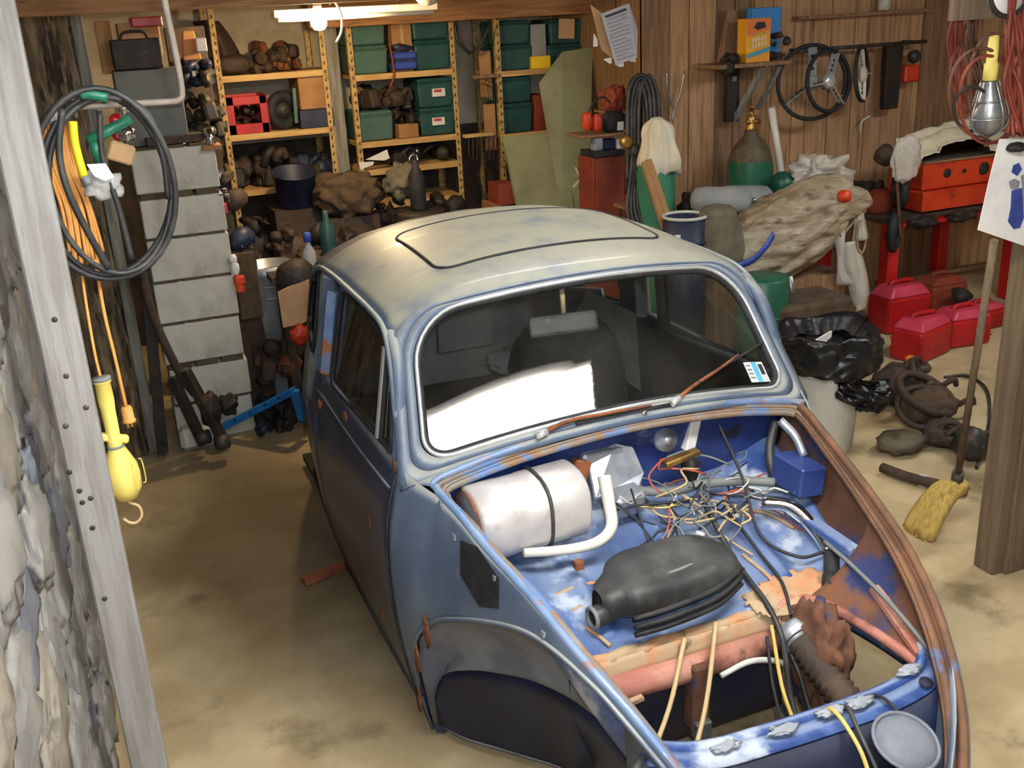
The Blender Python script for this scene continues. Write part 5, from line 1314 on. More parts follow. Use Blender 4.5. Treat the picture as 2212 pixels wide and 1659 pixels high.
solo('plastic_wrap', MB().blob(at(222, 398, y=2.27), (.07, .03, .06), seed=16, sub=3, amp=.5), 'film_clear', 'crumpled clear plastic below the white tag', 'wrap')
# yellow trouble lamp
t0 = at(219, 818, y=2.15); t1 = at(247, 950, y=2.15); t2 = at(277, 1078, y=2.15)
tl = thing('yellow_work_lamp', 'yellow plastic work lamp hanging upside down by the front post', 'lamp', at(285, 1130, y=2.15))
ax = (t1 - t0); La = ax.length
MB().lathe([(0, 0), (.0175, 0), (.0185, .004), (.0175, .008), (.0155, .01), (.0165, La * .35), (.0145, La * .5), (.0135, La * .95), (.016, La)], t0, ax, 18).build('handle', 'yellow_plastic', tl)
MB().lathe([(0, 0), (.0185, 0), (.0185, .006), (0, .006)], t0 - ax.normalized() * .003, ax, 18).build('end_cap', 'wire_grey', tl)
MB().box(t0.lerp(t1, .97), (.058, .02, .016), (0, .3, 0)).build('cage_clamp', 'yellow_plastic', tl, bevel=.004)
MB().box(t0.lerp(t1, .80), (.02, .02, .05), (0, .2, 0)).build('switch_block', 'yellow_plastic', tl, bevel=.004)
ax2 = (t2 - t1); Lb = ax2.length
MB().lathe([(.014, 0), (.016, .006), (.0145, .012), (.022, .03), (.034, .06), (.036, Lb * .6), (.034, Lb * .8), (.022, Lb * .97), (0, Lb)], t1, ax2, 22).build('shade', 'yellow_plastic', tl)
MB().ring(t1.lerp(t2, .10), ax2, .0155, .003, 20, 6).build('collar', 'wire_grey', tl)
for da in (-.9, .0, .9):
    u_, v_, d_ = frame_of(ax2)
    e = (v_ * math.cos(da) + u_ * math.sin(da))
    if e.y > 0: e = -e
    MB().tube(cr([t1.lerp(t2, .38) + e * .037, t1.lerp(t2, .42) + e * .043, t1.lerp(t2, .75) + e * .043, t1.lerp(t2, .79) + e * .036], 4), .0014, 5).build('guard_wire', 'yellow_plastic', tl)
MB().tube(cr([at(277, 1080, y=2.15), at(281, 1086, y=2.15), at(300, 1094, y=2.15), at(306, 1112, y=2.15), at(296, 1128, y=2.15), at(280, 1129, y=2.15), at(266, 1120, y=2.15)], 5), .0034, 7).build('hook', 'wire_tan', tl)
# ------------------------------------------------------------ leaning panels and the corner with the gas bottles
def panel(P, y_top, y_bot, zs, label, m, th=.012, name='drywall_sheet'):
    Q = []
    for (a, b_), y in zip(P, zs): Q.append(at(a, b_, y=y))
    return solo(name, MB().prism(Q, (0, th, 0)), m, label, 'panel')
panel([(1215, 112), (1280, 102), (1276, 300), (1274, 470), (1215, 470), (1165, 180)], 0, 0, [6.45, 6.45, 6.25, 6.05, 6.05, 6.4], 'tall drab green panel leaning against the right tote shelf', 'sheet_green')
panel([(1085, 296), (1190, 287), (1235, 420), (1245, 500), (1128, 500), (1112, 430)], 0, 0, [6.3, 6.3, 6.1, 6.0, 6.0, 6.08], 'shorter drab green panel leaning in front of the tall one', 'sheet_green')
solo('torn_strip', MB().bar(at(1245, 360, y=6.02), at(1280, 440, y=5.95), .04, .012).bar(at(1238, 405, y=6.0), at(1262, 380, y=6.0), .02, .01), 'cloth_white', 'torn pale strip standing at the foot of the tall panel', 'strip')
# small wall cabinet with red ear muffs and radio
YC = 5.62
cz0 = at(1310, 440, y=YC).z; cz1 = at(1310, 292, y=YC).z
o, c, w, h = px_box('rust_cabinet', 1282, 1352, 338, 520, YC, .2, 'rust_red', 'rust red metal cabinet beside the gas bottles', 'cabinet', z0=.001)
MB().box((c.x, c.y - .008, c.z + h * .5), (w * .86, .012, h * .9)).build('door', 'rust_red', o, bevel=.003)
MB().box((c.x + w * .3, c.y - .018, c.z + h * .7), (.015, .012, .06)).build('door_handle', 'steel_dark', o)
zt = c.z + h
o, c, w, h = px_box('black_tray', 1285, 1350, 326, 338, YC - .02, .2, 'black_rubber', 'flat black tray on the rust red cabinet', 'tray', z0=zt + .002)
zt2 = c.z + h
px_box('white_jug', 1284, 1304, 296, 332, YC, .06, 'alloy', 'pale blue white jug on the black tray, left one', 'jug', z0=zt2 + .002, bevel=.008)
px_box('blue_can', 1306, 1332, 300, 332, YC + .02, .06, 'dark_blue_metal', 'dark blue can on the black tray beside the pale jug', 'can', z0=zt2 + .002, bevel=.008)
px_box('white_carton', 1334, 1349, 300, 332, YC, .06, 'paper', 'narrow white carton at the right of the black tray', 'carton', z0=zt2 + .002)
sb = px_box('corner_shelf', 1258, 1354, 290, 296, YC - .02, .24, 'plank_dark', 'small corner shelf board above the black tray', 'shelf')
zs_ = at(1306, 290, y=YC - .02).z + .002
em = thing('ear_muffs', 'pair of red ear muffs lying on the small corner shelf', 'ear muffs', at(1285, 290, y=YC))
for i, (a, b_) in enumerate(((1268, 262), (1289, 266))):
    MB().blob(at(a, b_, y=YC), (.062, .05, .11), seed=i, sub=3, amp=.08, power=.8).build('ear_cup', 'orange_paint', em)
MB().tube(cr([at(1272, 240, y=YC), at(1285, 218, y=YC), at(1305, 210, y=YC), at(1318, 222, y=YC)], 5), .006, 7).build('head_band', 'black_rubber', em)
bk = thing('black_radio', 'black bag behind the red ear muffs on the corner shelf', 'bag', at(1325, 290, y=YC + .06))
MB().blob(at(1325, 264, y=YC + .06), (.15, .12, .14), seed=17, sub=3, amp=.15, power=.7).build('bag_body', 'black_rubber', bk)
MB().box(at(1340, 272, y=YC + .0), (.04, .01, .05)).build('bag_label', 'paper', bk)
solo('red_cloth', MB().blob(at(1325, 215, y=YC + .1), (.15, .12, .16), seed=19, sub=4, amp=.5, freq=2.5), 'rust_red', 'dusty red cloth heaped above the black bag', 'cloth')
solo('cloth_shelf', MB().box(at(1325, 240, y=YC + .1) + V(0, .04, -.0), (.15, .14, .012)), 'plank_dark', 'thin board under the dusty red cloth', 'shelf')
# hanging papers and glossy film by the beam
hp_t = thing('hanging_notice', 'creased grey printed sheet hanging from the beam', 'paper', at(1330, 140, y=5.3))
P = [at(1298, 30, y=5.35), at(1359, 7, y=5.3), at(1378, 66, y=5.28), at(1376, 125, y=5.26), at(1330, 140, y=5.3)]
MB().prism(P, (0, .004, 0)).build('sheet', 'paper_grey', hp_t)
for i in range(13):
    t_ = .08 + i * .07
    a = P[0].lerp(P[4], t_).lerp(P[1].lerp(P[3], t_), .10); b_ = P[0].lerp(P[4], t_).lerp(P[1].lerp(P[3], t_), .86 - .2 * (i % 4 == 3))
    MB().bar(a + V(0, -.004, 0), b_ + V(0, -.004, 0), .003, .006 if i else .012).build('text_line', 'ink_grey' if i else 'ink_dark', hp_t)
solo('tan_leaflet', MB().prism([at(1276, 10, y=5.4), at(1302, 30, y=5.4), at(1325, 128, y=5.4), at(1300, 108, y=5.4)], (0, .004, 0)), 'paper_tan', 'tan leaflet hanging behind the grey notice', 'paper')
for i, P in enumerate((((1283, 72), (1291, 85), (1292, 100), (1282, 101)), ((1303, 128), (1320, 124), (1322, 135), (1318, 138)), ((1327, 139), (1346, 130), (1348, 143), (1340, 145)), ((1361, 122), (1372, 119), (1374, 134), (1361, 133)))):
    MB().prism([at(a, b_, y=5.32) for a, b_ in P], (0, .004, 0)).build('film_scrap', 'paper', hp_t)
solo('notice_hook', MB().tube([at(1330, 20, y=5.34), V(at(1330, 20, y=5.34).x, 5.34, ZC)], .004, 6), 'steel_dark', 'thin wire holding the hanging notice', 'wire')
# acetylene bottle with rag
ac = at(1436, 560, y=5.0); acx, acy = ac.x, 5.1
r_ac = (at(1475, 420, y=5.0).x - at(1398, 420, y=5.0).x) / 2 * .95
zt_ = at(1436, 350, y=5.0).z
ab = thing('gas_bottle', 'green gas bottle with a white rag hung on its valve', 'gas bottle', (acx, acy, 0))
MB().lathe([(0, 0), (r_ac * .96, 0), (r_ac, .02), (r_ac, zt_ - .06), (r_ac * .8, zt_), (r_ac * .35, zt_ + .05), (r_ac * .3, zt_ + .12), (0, zt_ + .12)], (acx, acy, 0), (0, 0, 1), 28).build('bottle', 'cyl_green_pale', ab)
MB().tube([(acx, acy, zt_ + .1), (acx, acy, zt_ + .2)], .018, 10).build('valve', 'brass', ab)
def rag_fn(u, v):
    a = u * 2 * math.pi; k = smooth_tab([(0, .02), (.15, .075), (.4, .085), (.8, .11), (1, .10)], v)
    f_ = 1 + .22 * math.sin(a * 5 + v * 2) * v + .1 * math.sin(a * 9)
    return V(acx - .005 + .03 * v + math.cos(a) * k * f_, acy - .02 + math.sin(a) * k * f_, zt_ + .23 - .31 * v - .03 * math.sin(a * 2 + 1) * v)
solo('white_rag', MB().grid(rag_fn, 60, 24), 'cloth_white', 'white rag draped over the valve of the pale green bottle', 'rag', solid=.004)
# regulators and hoses on the post left of the bottle
rg = thing('gas_regulator', 'brass regulator with gauges left of the white rag', 'regulator', at(1370, 330, y=5.2))
MB().lathe([(0, -.02), (.032, -.02), (.034, -.015), (.034, .015), (.03, .02), (0, .02)], at(1352, 306, y=5.2), (0, -1, .1), 20).build('gauge', 'brass', rg)
MB().lathe([(0, -.02), (.032, -.02), (.034, -.015), (.034, .015), (.03, .02), (0, .02)], at(1385, 340, y=5.2), (.2, -1, .1), 20).build('gauge', 'steel_dark', rg)
MB().blob(at(1370, 325, y=5.22), (.08, .07, .08), seed=3, sub=2, amp=.2).build('body', 'steel_dark', rg)
MB().tube([at(1370, 325, y=5.22), V(acx, acy, zt_ + .16)], .010, 8).build('stem', 'brass', rg)
hs = thing('torch_hose', 'looped black torch hoses hanging on the boarded wall', 'hose', at(1380, 320, y=5.55))
for i, (x0, x1, yt, yb) in enumerate(((1356, 1412, 170, 330), (1364, 1404, 176, 345), (1370, 1396, 184, 350), (1380, 1422, 172, 330))):
    xm = (x0 + x1) / 2
    MB().tube(cr([at(x0 - 2, yb + 90, y=5.45), at(x0 - 1, yb, y=5.5), at(x0, yt + 50, y=5.55), at(x0 + 8, yt + 8, y=5.57), at(xm, yt - 8, y=5.58), at(x1 - 8, yt + 8, y=5.57), at(x1, yt + 50, y=5.55), at(x1 + 4, yb, y=5.5)], 5), .013, 8).build('hose_run', 'hose_black', hs)
for i in range(5):
    a = 1358 + i * 5
    MB().tube(cr([at(a + 8, 335, y=5.2), at(a + 4, 390, y=5.15), at(a - 4 + i * 3, 450, y=5.1), at(a + 8 + i * 6, 520, y=5.05)], 5), .010, 7).build('lower_run', 'hose_black', hs)
for i, P in enumerate((((1392, 350), (1436, 495)), ((1400, 345), (1452, 500)))):
    solo('wood_lath', MB().bar(at(*P[0], y=4.95), at(*P[1], y=4.75), .035, .02), 'cardboard', ('brown lath leaning before the green bottle, left one', 'brown lath leaning before the green bottle, right one')[i], 'lath')
MB().box((0, 0, 0), (.001,) * 3)
solo('black_pail', MB().lathe([(0, 0), (.07, 0), (.08, .14), (.075, .14), (.065, .01), (0, .01)], at(1382, 440, y=5.3), (0, 0, 1), 18), 'black_rubber', 'small black pail behind the torch hoses', 'pail')
solo('pail_shelf', MB().box(at(1382, 440, y=5.3) + V(0, .02, -.011), (.22, .2, .02)).box(V(at(1382, 440, y=5.3).x, 5.35, (at(1382, 440, y=5.3).z - .02) / 2), (.06, .06, at(1382, 440, y=5.3).z - .022)), 'plank_dark', 'small stand under the black pail', 'stand')
fk = thing('wall_fork', 'two pronged chrome fork hanging on the boarded wall', 'fork', at(1458, 260, y=5.68))
for a, b_ in ((1440, 1442), (1478, 1471)):
    MB().tube(cr([at(a, 154, y=5.70), at(b_, 196, y=5.70), at(1456, 240, y=5.70), at(1452, 262, y=5.70)], 5), .006, 7).build('prong', 'galvanised', fk)
# ------------------------------------------------------------ wall shelf with yellow carton
YK = 5.45
zk = at(1680, 132, y=YK).z
wsx0, wsx1 = xat(1556, 130, YK), xat(1712, 124, YK)
wk = thing('wall_shelf', 'dark wall shelf on brackets holding the yellow carton', 'shelf', ((wsx0 + wsx1) / 2, YK + .14, zk - .05))
MB().box(((wsx0 + wsx1) / 2, YK + .14, zk - .012), (wsx1 - wsx0, .28, .024)).build('shelf_board', 'plank_dark', wk, bevel=.003)
bx_ = xat(1592, 200, 5.62)
MB().box((bx_, 5.68, zk - .19), (.09, .05, .34)).build('bracket_plate', 'greasy', wk, bevel=.004)
MB().bar(V(xat(1583, 265, 5.68), 5.68, at(1583, 265, y=5.68).z), V(xat(1650, 140, 5.5), 5.5, zk - .03), .035, .03).build('brace', 'grey_board', wk)
MB().bar(V(wsx1 - .06, 5.7, zk - .3), V(wsx1 - .06, 5.5, zk - .03), .03, .025).build('brace', 'grey_board', wk)
MB().box((bx_, 5.653, zk - .10), (.03, .006, .03)).build('bracket_bolt', 'galvanised', wk)
px0, px1, py0, py1 = 1613, 1664, 40, 131
yb_ = YK + .02
x0, x1 = xat(px0, 90, yb_), xat(px1, 86, yb_); z1 = at(1638, 40, y=yb_).z
yc = thing('yellow_carton', 'yellow and orange detergent carton on the wall shelf', 'carton', ((x0 + x1) / 2, yb_ + .05, zk))
w_, h_ = x1 - x0, z1 - zk
MB().box(((x0 + x1) / 2, yb_ + .05, zk + h_ / 2 + .001), (w_, .1, h_)).build('carton', 'box_yellow', yc, bevel=.002)
fx = lambda u, v, d=0: V(x0 + w_ * u, yb_ - .001 - d, zk + h_ * v)
def quadp(nm, P, m, d=.001): MB().add([fx(a, b_, d) for a, b_ in P], [tuple(range(len(P)))]).build(nm, m, yc)
quadp('orange_top', [(0, .62), (1, .74), (1, 1), (0, 1)], 'box_orange')
quadp('blue_stripe', [(0, .10), (1, .24), (1, .36), (0, .20)], 'box_teal', .002)
quadp('logo_blot', [(.28, .80), (.45, .74), (.8, .80), (.72, .92), (.4, .92)], 'ink_dark', .002)
quadp('lettering_bar', [(.15, .60), (.9, .66), (.9, .70), (.15, .64)], 'straw', .002)
for i, (v0, wd_) in enumerate(((.46, .62), (.33, .66))):
    for j in range(5):
        u0 = .2 + j * wd_ / 5
        quadp('script_stroke', [(u0, v0 + j * .012), (u0 + .05, v0 + j * .012 - .01), (u0 + .11, v0 + .10 + j * .012), (u0 + .05, v0 + .11 + j * .012)], 'paper', .003)
px_box('blue_carton', 1626, 1688, 16, 40, YK + .17, .08, 'box_blue', 'blue carton behind the yellow carton on the wall shelf', 'carton', z0=zk + .002)
px_box('grey_sack', 1560, 1612, 20, 60, YK + .2, .06, 'plank_dark', 'dark pointed offcut standing on the wall shelf', 'offcut', z0=zk + .002, taper=.3)
solo('dark_tools', MB().blob(at(1578, 128, y=YK + .05), (.12, .1, .07), seed=12, sub=3, amp=.4).blob(at(1572, 148, y=YK + .02), (.08, .06, .10), seed=13, sub=3, amp=.4), 'greasy', 'dark greasy tool hanging over the left end of the wall shelf', 'tool')
pile('shelf_tins', 'dull tins and jars at the right end of the wall shelf', 'tins', (1672, 1710, 50, 126), YK + .05, 121, 'greasy_brown', 'plank_dark', 5, z0=zk + .002)
solo('wall_ledge', MB().box((xat(1870, 28, 5.7), 5.70, at(1870, 30, y=5.7).z), (1.1, .06, .02)), 'plank_dark', 'narrow dark ledge strip high on the boarded wall', 'ledge')
solo('glass_jar', MB().lathe([(0, 0), (.04, 0), (.042, .01), (.042, .09), (.03, .11), (.03, .13), (0, .13)], at(1905, 22, y=5.68) + V(0, -.02, .0), (0, 0, 1), 16), 'film_clear', 'clear glass jar on the high ledge strip', 'jar')
# ------------------------------------------------------------ steering wheels on a rail
zr_ = at(1860, 100, y=5.6).z
rl = solo('hanging_rail', MB().tube([V(xat(1715, 106, 5.6), 5.6, zr_), V(xat(2000, 92, 5.6), 5.6, zr_)], .012, 8).bar(V(xat(1740, 105, 5.6), 5.6, zr_), V(xat(1740, 105, 5.6), 5.75, zr_), .02, .02).bar(V(xat(1985, 93, 5.6), 5.6, zr_), V(xat(1985, 93, 5.6), 5.75, zr_), .02, .02), 'steel_dark', 'dark rail on the boarded wall with steering wheels hung on it', 'rail')
def steering(c, R, d, label, m, spoke, tilt, shine_arc=True):
    t = thing('steering_wheel', label, 'steering wheel', Vector(c) - V(0, 0, R)); c = Vector(c)
    MB().ring(c, d, R, .013, 44, 10).build('rim', m, t)
    u, v, n = frame_of(d)
    if shine_arc:
        P = [c + n * -.002 + (u * math.cos(a) + v * math.sin(a)) * (R + .004) for a in [math.pi * (.62 + .36 * i / 12) * 1.0 for i in range(13)]]
        MB().tube(P, .0115, 8).build('rim_shine', 'chrome', t)  # highlight on the rim, put in as a chrome arc
    MB().lathe([(.0, .03), (.03, .03), (.045, .02), (.05, 0)], c, d, 20).build('hub', spoke, t)
    for a in tilt:
        e = c + (u * math.cos(a) + v * math.sin(a)) * (R - .005)
        sp = MB().bar(c + (e - c) * .1, e, .055, .006).build('spoke', spoke, t)
        for q in (.38, .55, .72):
            MB().lathe([(.011, .004), (.011, .008), (0, .008)], c.lerp(e, q), d if Vector(d).y < 0 else -Vector(d), 10).build('spoke_hole', 'greasy', sp)
    return t
c1 = at(1766, 178, y=5.52)
steering(c1 + V(-.02, .03, 0), .225, (-.25, -1, .1), 'outer dark steering wheel behind the chrome spoked one', 'black_rubber', 'interior_grey', (0.6, 2.7, 4.7), True)
steering(at(1790, 175, y=5.46), .185, (.15, -1, .12), 'black steering wheel with drilled chrome spokes on the rail', 'black_rubber', 'bright_trim', (.1, 2.2, 4.3), False)
steering(at(1862, 160, y=5.5), .165, (.75, -1, .1), 'narrow turned steering wheel with pale spokes, right one on the rail', 'black_rubber', 'cloth_white', (1.4, 3.1, 5.0), False)
px_box('dark_holster', 1915, 1945, 100, 235, 5.6, .05, 'greasy', 'long dark holster hanging right of the steering wheels', 'holster', taper=1.15)
px_box('tail_lamp', 1957, 1988, 140, 178, 5.6, .06, 'orange_paint', 'red tail lamp lens hanging beside the dark holster', 'lamp lens', bevel=.012)
solo('round_lamp', MB().blob(at(1975, 122, y=5.62), (.09, .08, .09), seed=3, sub=3, amp=.1), 'steel_dark', 'dull round lamp body above the red tail lamp lens', 'lamp body')
solo('wall_hook', MB().tube(cr([at(1880, 250, y=5.68), at(1862, 262, y=5.68), at(1858, 285, y=5.68)], 5), .008, 6), 'cloth_white', 'pale wood sliver below the right steering wheel', 'sliver')
solo('white_tube', MB().tube([at(1666, 232, y=5.62), at(1682, 338, y=5.62), at(1700, 470, y=5.62) * 1, V(at(1720, 600, y=5.62).x, 5.62, .01)], .024, 12), 'white_enamel', 'white tube standing upright behind the oxygen bottle', 'tube')
# ------------------------------------------------------------ bench row under the boarded wall
# oxygen bottle
ox = at(1664, 440, y=5.2); oxx = ox.x; oxy = 5.42; ro = (at(1708, 385, y=5.2).x - at(1624, 385, y=5.2).x) / 2; zo = at(1664, 365, y=5.2).z
ob = thing('oxygen_bottle', 'dark green round shouldered oxygen bottle with brass regulator', 'gas bottle', (oxx, oxy, 0))
MB().lathe([(0, 0), (ro, 0), (ro, zo - .02), (ro * .96, zo + .03)], (oxx, oxy, 0), (0, 0, 1), 30).build('cylinder', 'cyl_green', ob)
MB().lathe([(ro * .965, zo + .025), (ro * .8, zo + .10), (ro * .5, zo + .15), (ro * .3, zo + .18), (ro * .28, zo + .21), (0, zo + .21)], (oxx, oxy, 0), (0, 0, 1), 30).build('shoulder', 'cyl_cap', ob)
MB().lathe([(0, 0), (.03, 0), (.034, .02), (.022, .04), (.026, .06), (.026, .09), (.012, .1), (.012, .14), (.022, .14), (.022, .155), (0, .155)], (oxx, oxy, zo + .20), (0, 0, 1), 14).build('valve', 'brass', ob)
MB().tube([(oxx - .04, oxy, zo + .26), (oxx + .05, oxy - .02, zo + .26)], .016, 10).build('regulator', 'brass', ob)
gbl = solo('green_ball', MB().blob(at(1690, 398, y=5.0), (.15, .15, .15), seed=1, sub=3, amp=.02), 'cyl_green', 'shiny green ball end in front of the oxygen bottle', 'ball')
# long low table under tarp and tanks
TBZ = at(1640, 450, y=4.85).z - .10
tbx0, tbx1 = 3.0, 3.72
tbz = .62
tbl = thing('work_table', 'brown work table loaded with tanks and tarp', 'table', ((tbx0 + tbx1) / 2, 5.1, 0))
MB().box(((tbx0 + tbx1) / 2, 5.08, tbz - .02), (tbx1 - tbx0, .46, .04)).build('table_top', 'plank_dark', tbl, bevel=.004)
for xx in (tbx0 + .06, tbx1 - .06):
    for yy in (4.9, 5.26):
        MB().box((xx, yy, (tbz - .04) / 2), (.07, .07, tbz - .04)).build('leg', 'plank_dark', tbl, bevel=.004)
def tank(c, d, L, r, label):
    c = Vector(c); t = thing('air_tank', label, 'tank', c - V(0, 0, r))
    MB().lathe([(0, 0), (r * .6, .012), (r * .92, .04), (r, .08), (r, L - .08), (r * .9, L - .03), (r * .5, L - .005), (0, L)], c, d, 22).build('shell', 'interior_grey', t)
    MB().tube([c + Vector(d).normalized() * -.02, c], .012, 8).build('port', 'galvanised', t)
    return t
k1 = at(1625, 432, y=4.78); k2 = at(1672, 432, y=4.9)
tank(k1, (-.9, .5, .02), .34, .075, 'dull grey tank lying left of the oxygen bottle, front one')
tank(k2, (-.9, .5, .02), .34, .085, 'dull grey tank lying before the oxygen bottle, rear one')
for i, kk in enumerate((k1, k2)):
    r_ = (.075, .085)[i]
    solo('tank_cradle', MB().box(V(kk.x - .14, kk.y + .08, (kk.z - r_ + tbz) / 2), (.28, .14, max(.02, kk.z - r_ - tbz)), (0, 0, -.5)), 'plank_dark', ('wooden cradle under the front grey tank', 'wooden cradle under the rear grey tank')[i], 'cradle')
pile('bench_oddments', 'small dark oddments at the back of the work table', 'parts', (1500, 1580, 405, 450), 5.2, 131, 'greasy', 'greasy_brown', 6, z0=tbz + .002)
solo('red_grip', MB().tube([at(1678, 432, y=4.75), at(1700, 420, y=4.75)], .018, 9), 'red_plastic', 'short red grip lying beside the green ball', 'grip')
# clear plastic bag bundle
solo('plastic_bundle', MB().blob(at(1770, 378, y=4.95), (.36, .26, .22), seed=23, sub=5, amp=.4, freq=1.9, power=.85), 'film', 'crumpled clear plastic bundle on top of the tarp covered load', 'plastic bag')
# tarp covered load
tc0 = at(1705, 500, y=4.6)
def tarp_fn(u, v):
    a = u * 2 * math.pi; ph = (v - .5) * math.pi
    cx = math.cos(ph) * math.cos(a); cy = math.cos(ph) * math.sin(a); cz = math.sin(ph)
    p = Vector((cx, cy, cz)); n = noise.fractal(p * 1.5 + Vector((4, 2, 7)), 1.1, 2, 5)
    fold = (.035 * math.sin(cx * 5 - cz * 11 + cy * 3 + 2 * n) + .02 * math.sin(cx * 13 + cz * 17 + 3 * n)) * math.cos(ph)
    k = 1 + .16 * n + fold
    x = cx * .47 * k; y = cy * .24 * k; z = cz * .24 * k
    if z < 0: z *= 1 + .35 * cx * -1
    z += .12 * cx; z -= .05 * max(0, -cx)
    return tc0 + V(x + .0, y + .02, z)
tp = thing('tarp_load', 'big load wrapped in wrinkled tan plastic tarp with a blue strap', 'tarp', tc0 - V(0, 0, .3))
MB().grid(tarp_fn, 130, 70).build('tarp', 'tarp', tp)
bs = [at(1592, 574, y=4.40), at(1622, 562, y=4.37), at(1650, 535, y=4.35), at(1668, 506, y=4.37)]
bsp = cr(bs, 6); MB().strip([p + V(0, 0, .016) for p in bsp], [p - V(-.012, 0, .016) for p in bsp]).build('strap', 'blue_plastic', tp, solid=.006)
MB().box(V(tc0.x, 4.6, .28), (.6, .24, .5)).build('load_base', 'plank_dark', tp)
st_ = thing('covered_cushion', 'drab seat back shape leaning left of the tarp load', 'seat', at(1565, 590, y=4.45))
def seat_fn(u, v):
    a = u * 2 * math.pi; k = smooth_tab([(0, .02), (.04, .6), (.15, .85), (.6, 1.0), (.9, .95), (1, .7)], v)
    base = at(1560 + 14 * v, 442 + 150 * v, y=4.5)
    return base + V(math.cos(a) * .115 * k * (1 + .3 * v), math.sin(a) * .10 * k + .05, 0)
MB().grid(seat_fn, 28, 20).build('cover', 'seat_cover', st_)
MB().box(V(at(1580, 590, y=4.5).x, 4.55, .3), (.26, .18, .6)).build('support', 'plank_dark', st_)
# hanging plastic strips and rope coil
def drape(pts, wd, label, name='hanging_film', m='film', seed=0):
    P = cr([at(a, b_, y=y) for a, b_, y in pts], 8)
    A = []; B = []
    for i, p in enumerate(P):
        k = wd * (1 + .3 * noise.noise(Vector((i * .12, seed, 0)))); dz = .02 * math.sin(i * .25 + seed)
        A.append(p + V(-k / 2, dz, 0)); B.append(p + V(k / 2, -dz, .01))
    M_ = [a.lerp(b_, .5) + V(0, -.03 + .012 * math.sin(i * .4 + seed), 0) for i, (a, b_) in enumerate(zip(A, B))]
    solo(name, MB().strip(A, M_).strip(M_, B), m, label, 'plastic film', solid=.003)
drape([(1800, 420, 4.5), (1812, 500, 4.45), (1818, 570, 4.45), (1826, 615, 4.45)], .09, 'torn white plastic film hanging from the tarp load, left strip', seed=1)
drape([(1835, 520, 4.45), (1850, 590, 4.42), (1858, 640, 4.42), (1862, 668, 4.42)], .11, 'torn white plastic film hanging from the tarp load, long right strip', seed=5)
drape([(1838, 430, 4.5), (1856, 470, 4.48), (1858, 520, 4.46)], .10, 'short plastic film flap beside the red valve', seed=9)
solo('red_valve', MB().lathe([(0, 0), (.03, 0), (.035, .02), (.03, .05), (.012, .06), (0, .06)], at(1815, 425, y=4.36), (.3, -1, .2), 12), 'orange_paint', 'small red orange valve knob at the tarp corner', 'valve')
rc = thing('rope_coil', 'small coil of tan rope hanging by the red bench leg', 'rope', at(1860, 556, y=4.45))
for i in range(3):
    MB().ring(at(1860, 512, y=4.45 + i * .012), (.55, -1, .1), .085 - i * .005, .007, 30, 7, sc=(.8, 1.05)).build('rope_loop', 'rope', rc)
MB().tube(cr([at(1852, 470, y=4.45), at(1835, 490, y=4.44), at(1815, 510, y=4.42)], 5), .006, 7).build('rope_tail', 'rope', rc)
# drum with white rim
dx_ = at(1490, 470, y=4.55); dr = (at(1531, 466, y=4.55).x - at(1451, 466, y=4.55).x) / 2
dm_ = thing('open_drum', 'open black drum with a white rim behind the roof', 'drum', (dx_.x, 4.6, 0))
MB().lathe([(0, 0), (dr, 0), (dr, dx_.z), (dr * .94, dx_.z), (dr * .94, dx_.z - .12), (0, dx_.z - .12)], (dx_.x, 4.6, 0), (0, 0, 1), 30).build('shell', 'dark_blue_metal', dm_)
MB().ring((dx_.x, 4.6, dx_.z), (0, 0, 1), dr, .009, 34, 8).build('rim', 'bucket_white', dm_)
MB().ring((dx_.x, 4.6, dx_.z - .13), (0, 0, 1), dr + .002, .007, 34, 8).build('hoop', 'dark_blue_metal', dm_)
MB().box((dx_.x - dr * .75, 4.6 - dr * .7, dx_.z - .1), (.04, .01, .05)).build('label', 'paper', dm_)
# green barrel, pipe and cloth under the table
gbx = at(1672, 680, y=4.2)
gbr = thing('green_barrel', 'dark green barrel on the floor beneath the tarp load', 'barrel', (gbx.x, 4.3, 0))
zg = at(1672, 610, y=4.2).z
MB().lathe([(0, 0), (.13, 0), (.13, zg), (.12, zg + .01), (0, zg + .01)], (gbx.x, 4.3, 0), (0, 0, 1), 26).build('shell', 'cyl_green', gbr)
for q in (.3, .7): MB().ring((gbx.x, 4.3, zg * q), (0, 0, 1), .131, .006, 28, 6).build('hoop', 'cyl_green', gbr)
solo('white_pipe', MB().tube([at(1706, 595, y=4.4), at(1714, 668, y=4.4)], .018, 10), 'galvanised', 'short pale pipe upright behind the green barrel', 'pipe')
solo('white_stud', MB().blob(at(1732, 656, y=4.4), (.06, .05, .05), seed=2, sub=2, amp=.2), 'paper', 'small white knob right of the pale pipe', 'knob')
px_box('brown_crate', 1690, 1845, 655, 715, 4.15, .3, 'burlap', 'low brown crate covered with cloth behind the trash bag', 'crate', z0=.34, bevel=.02)
px_box('crate_stand', 1700, 1835, 715, 800, 4.2, .2, 'plank_dark', 'dark box under the low brown crate', 'box', z0=.002)
solo('black_lump', MB().blob(at(1780, 666, y=4.2), (.07, .06, .05), seed=6, sub=2, amp=.3), 'black_rubber', 'black lump lying on the low brown crate', 'part')
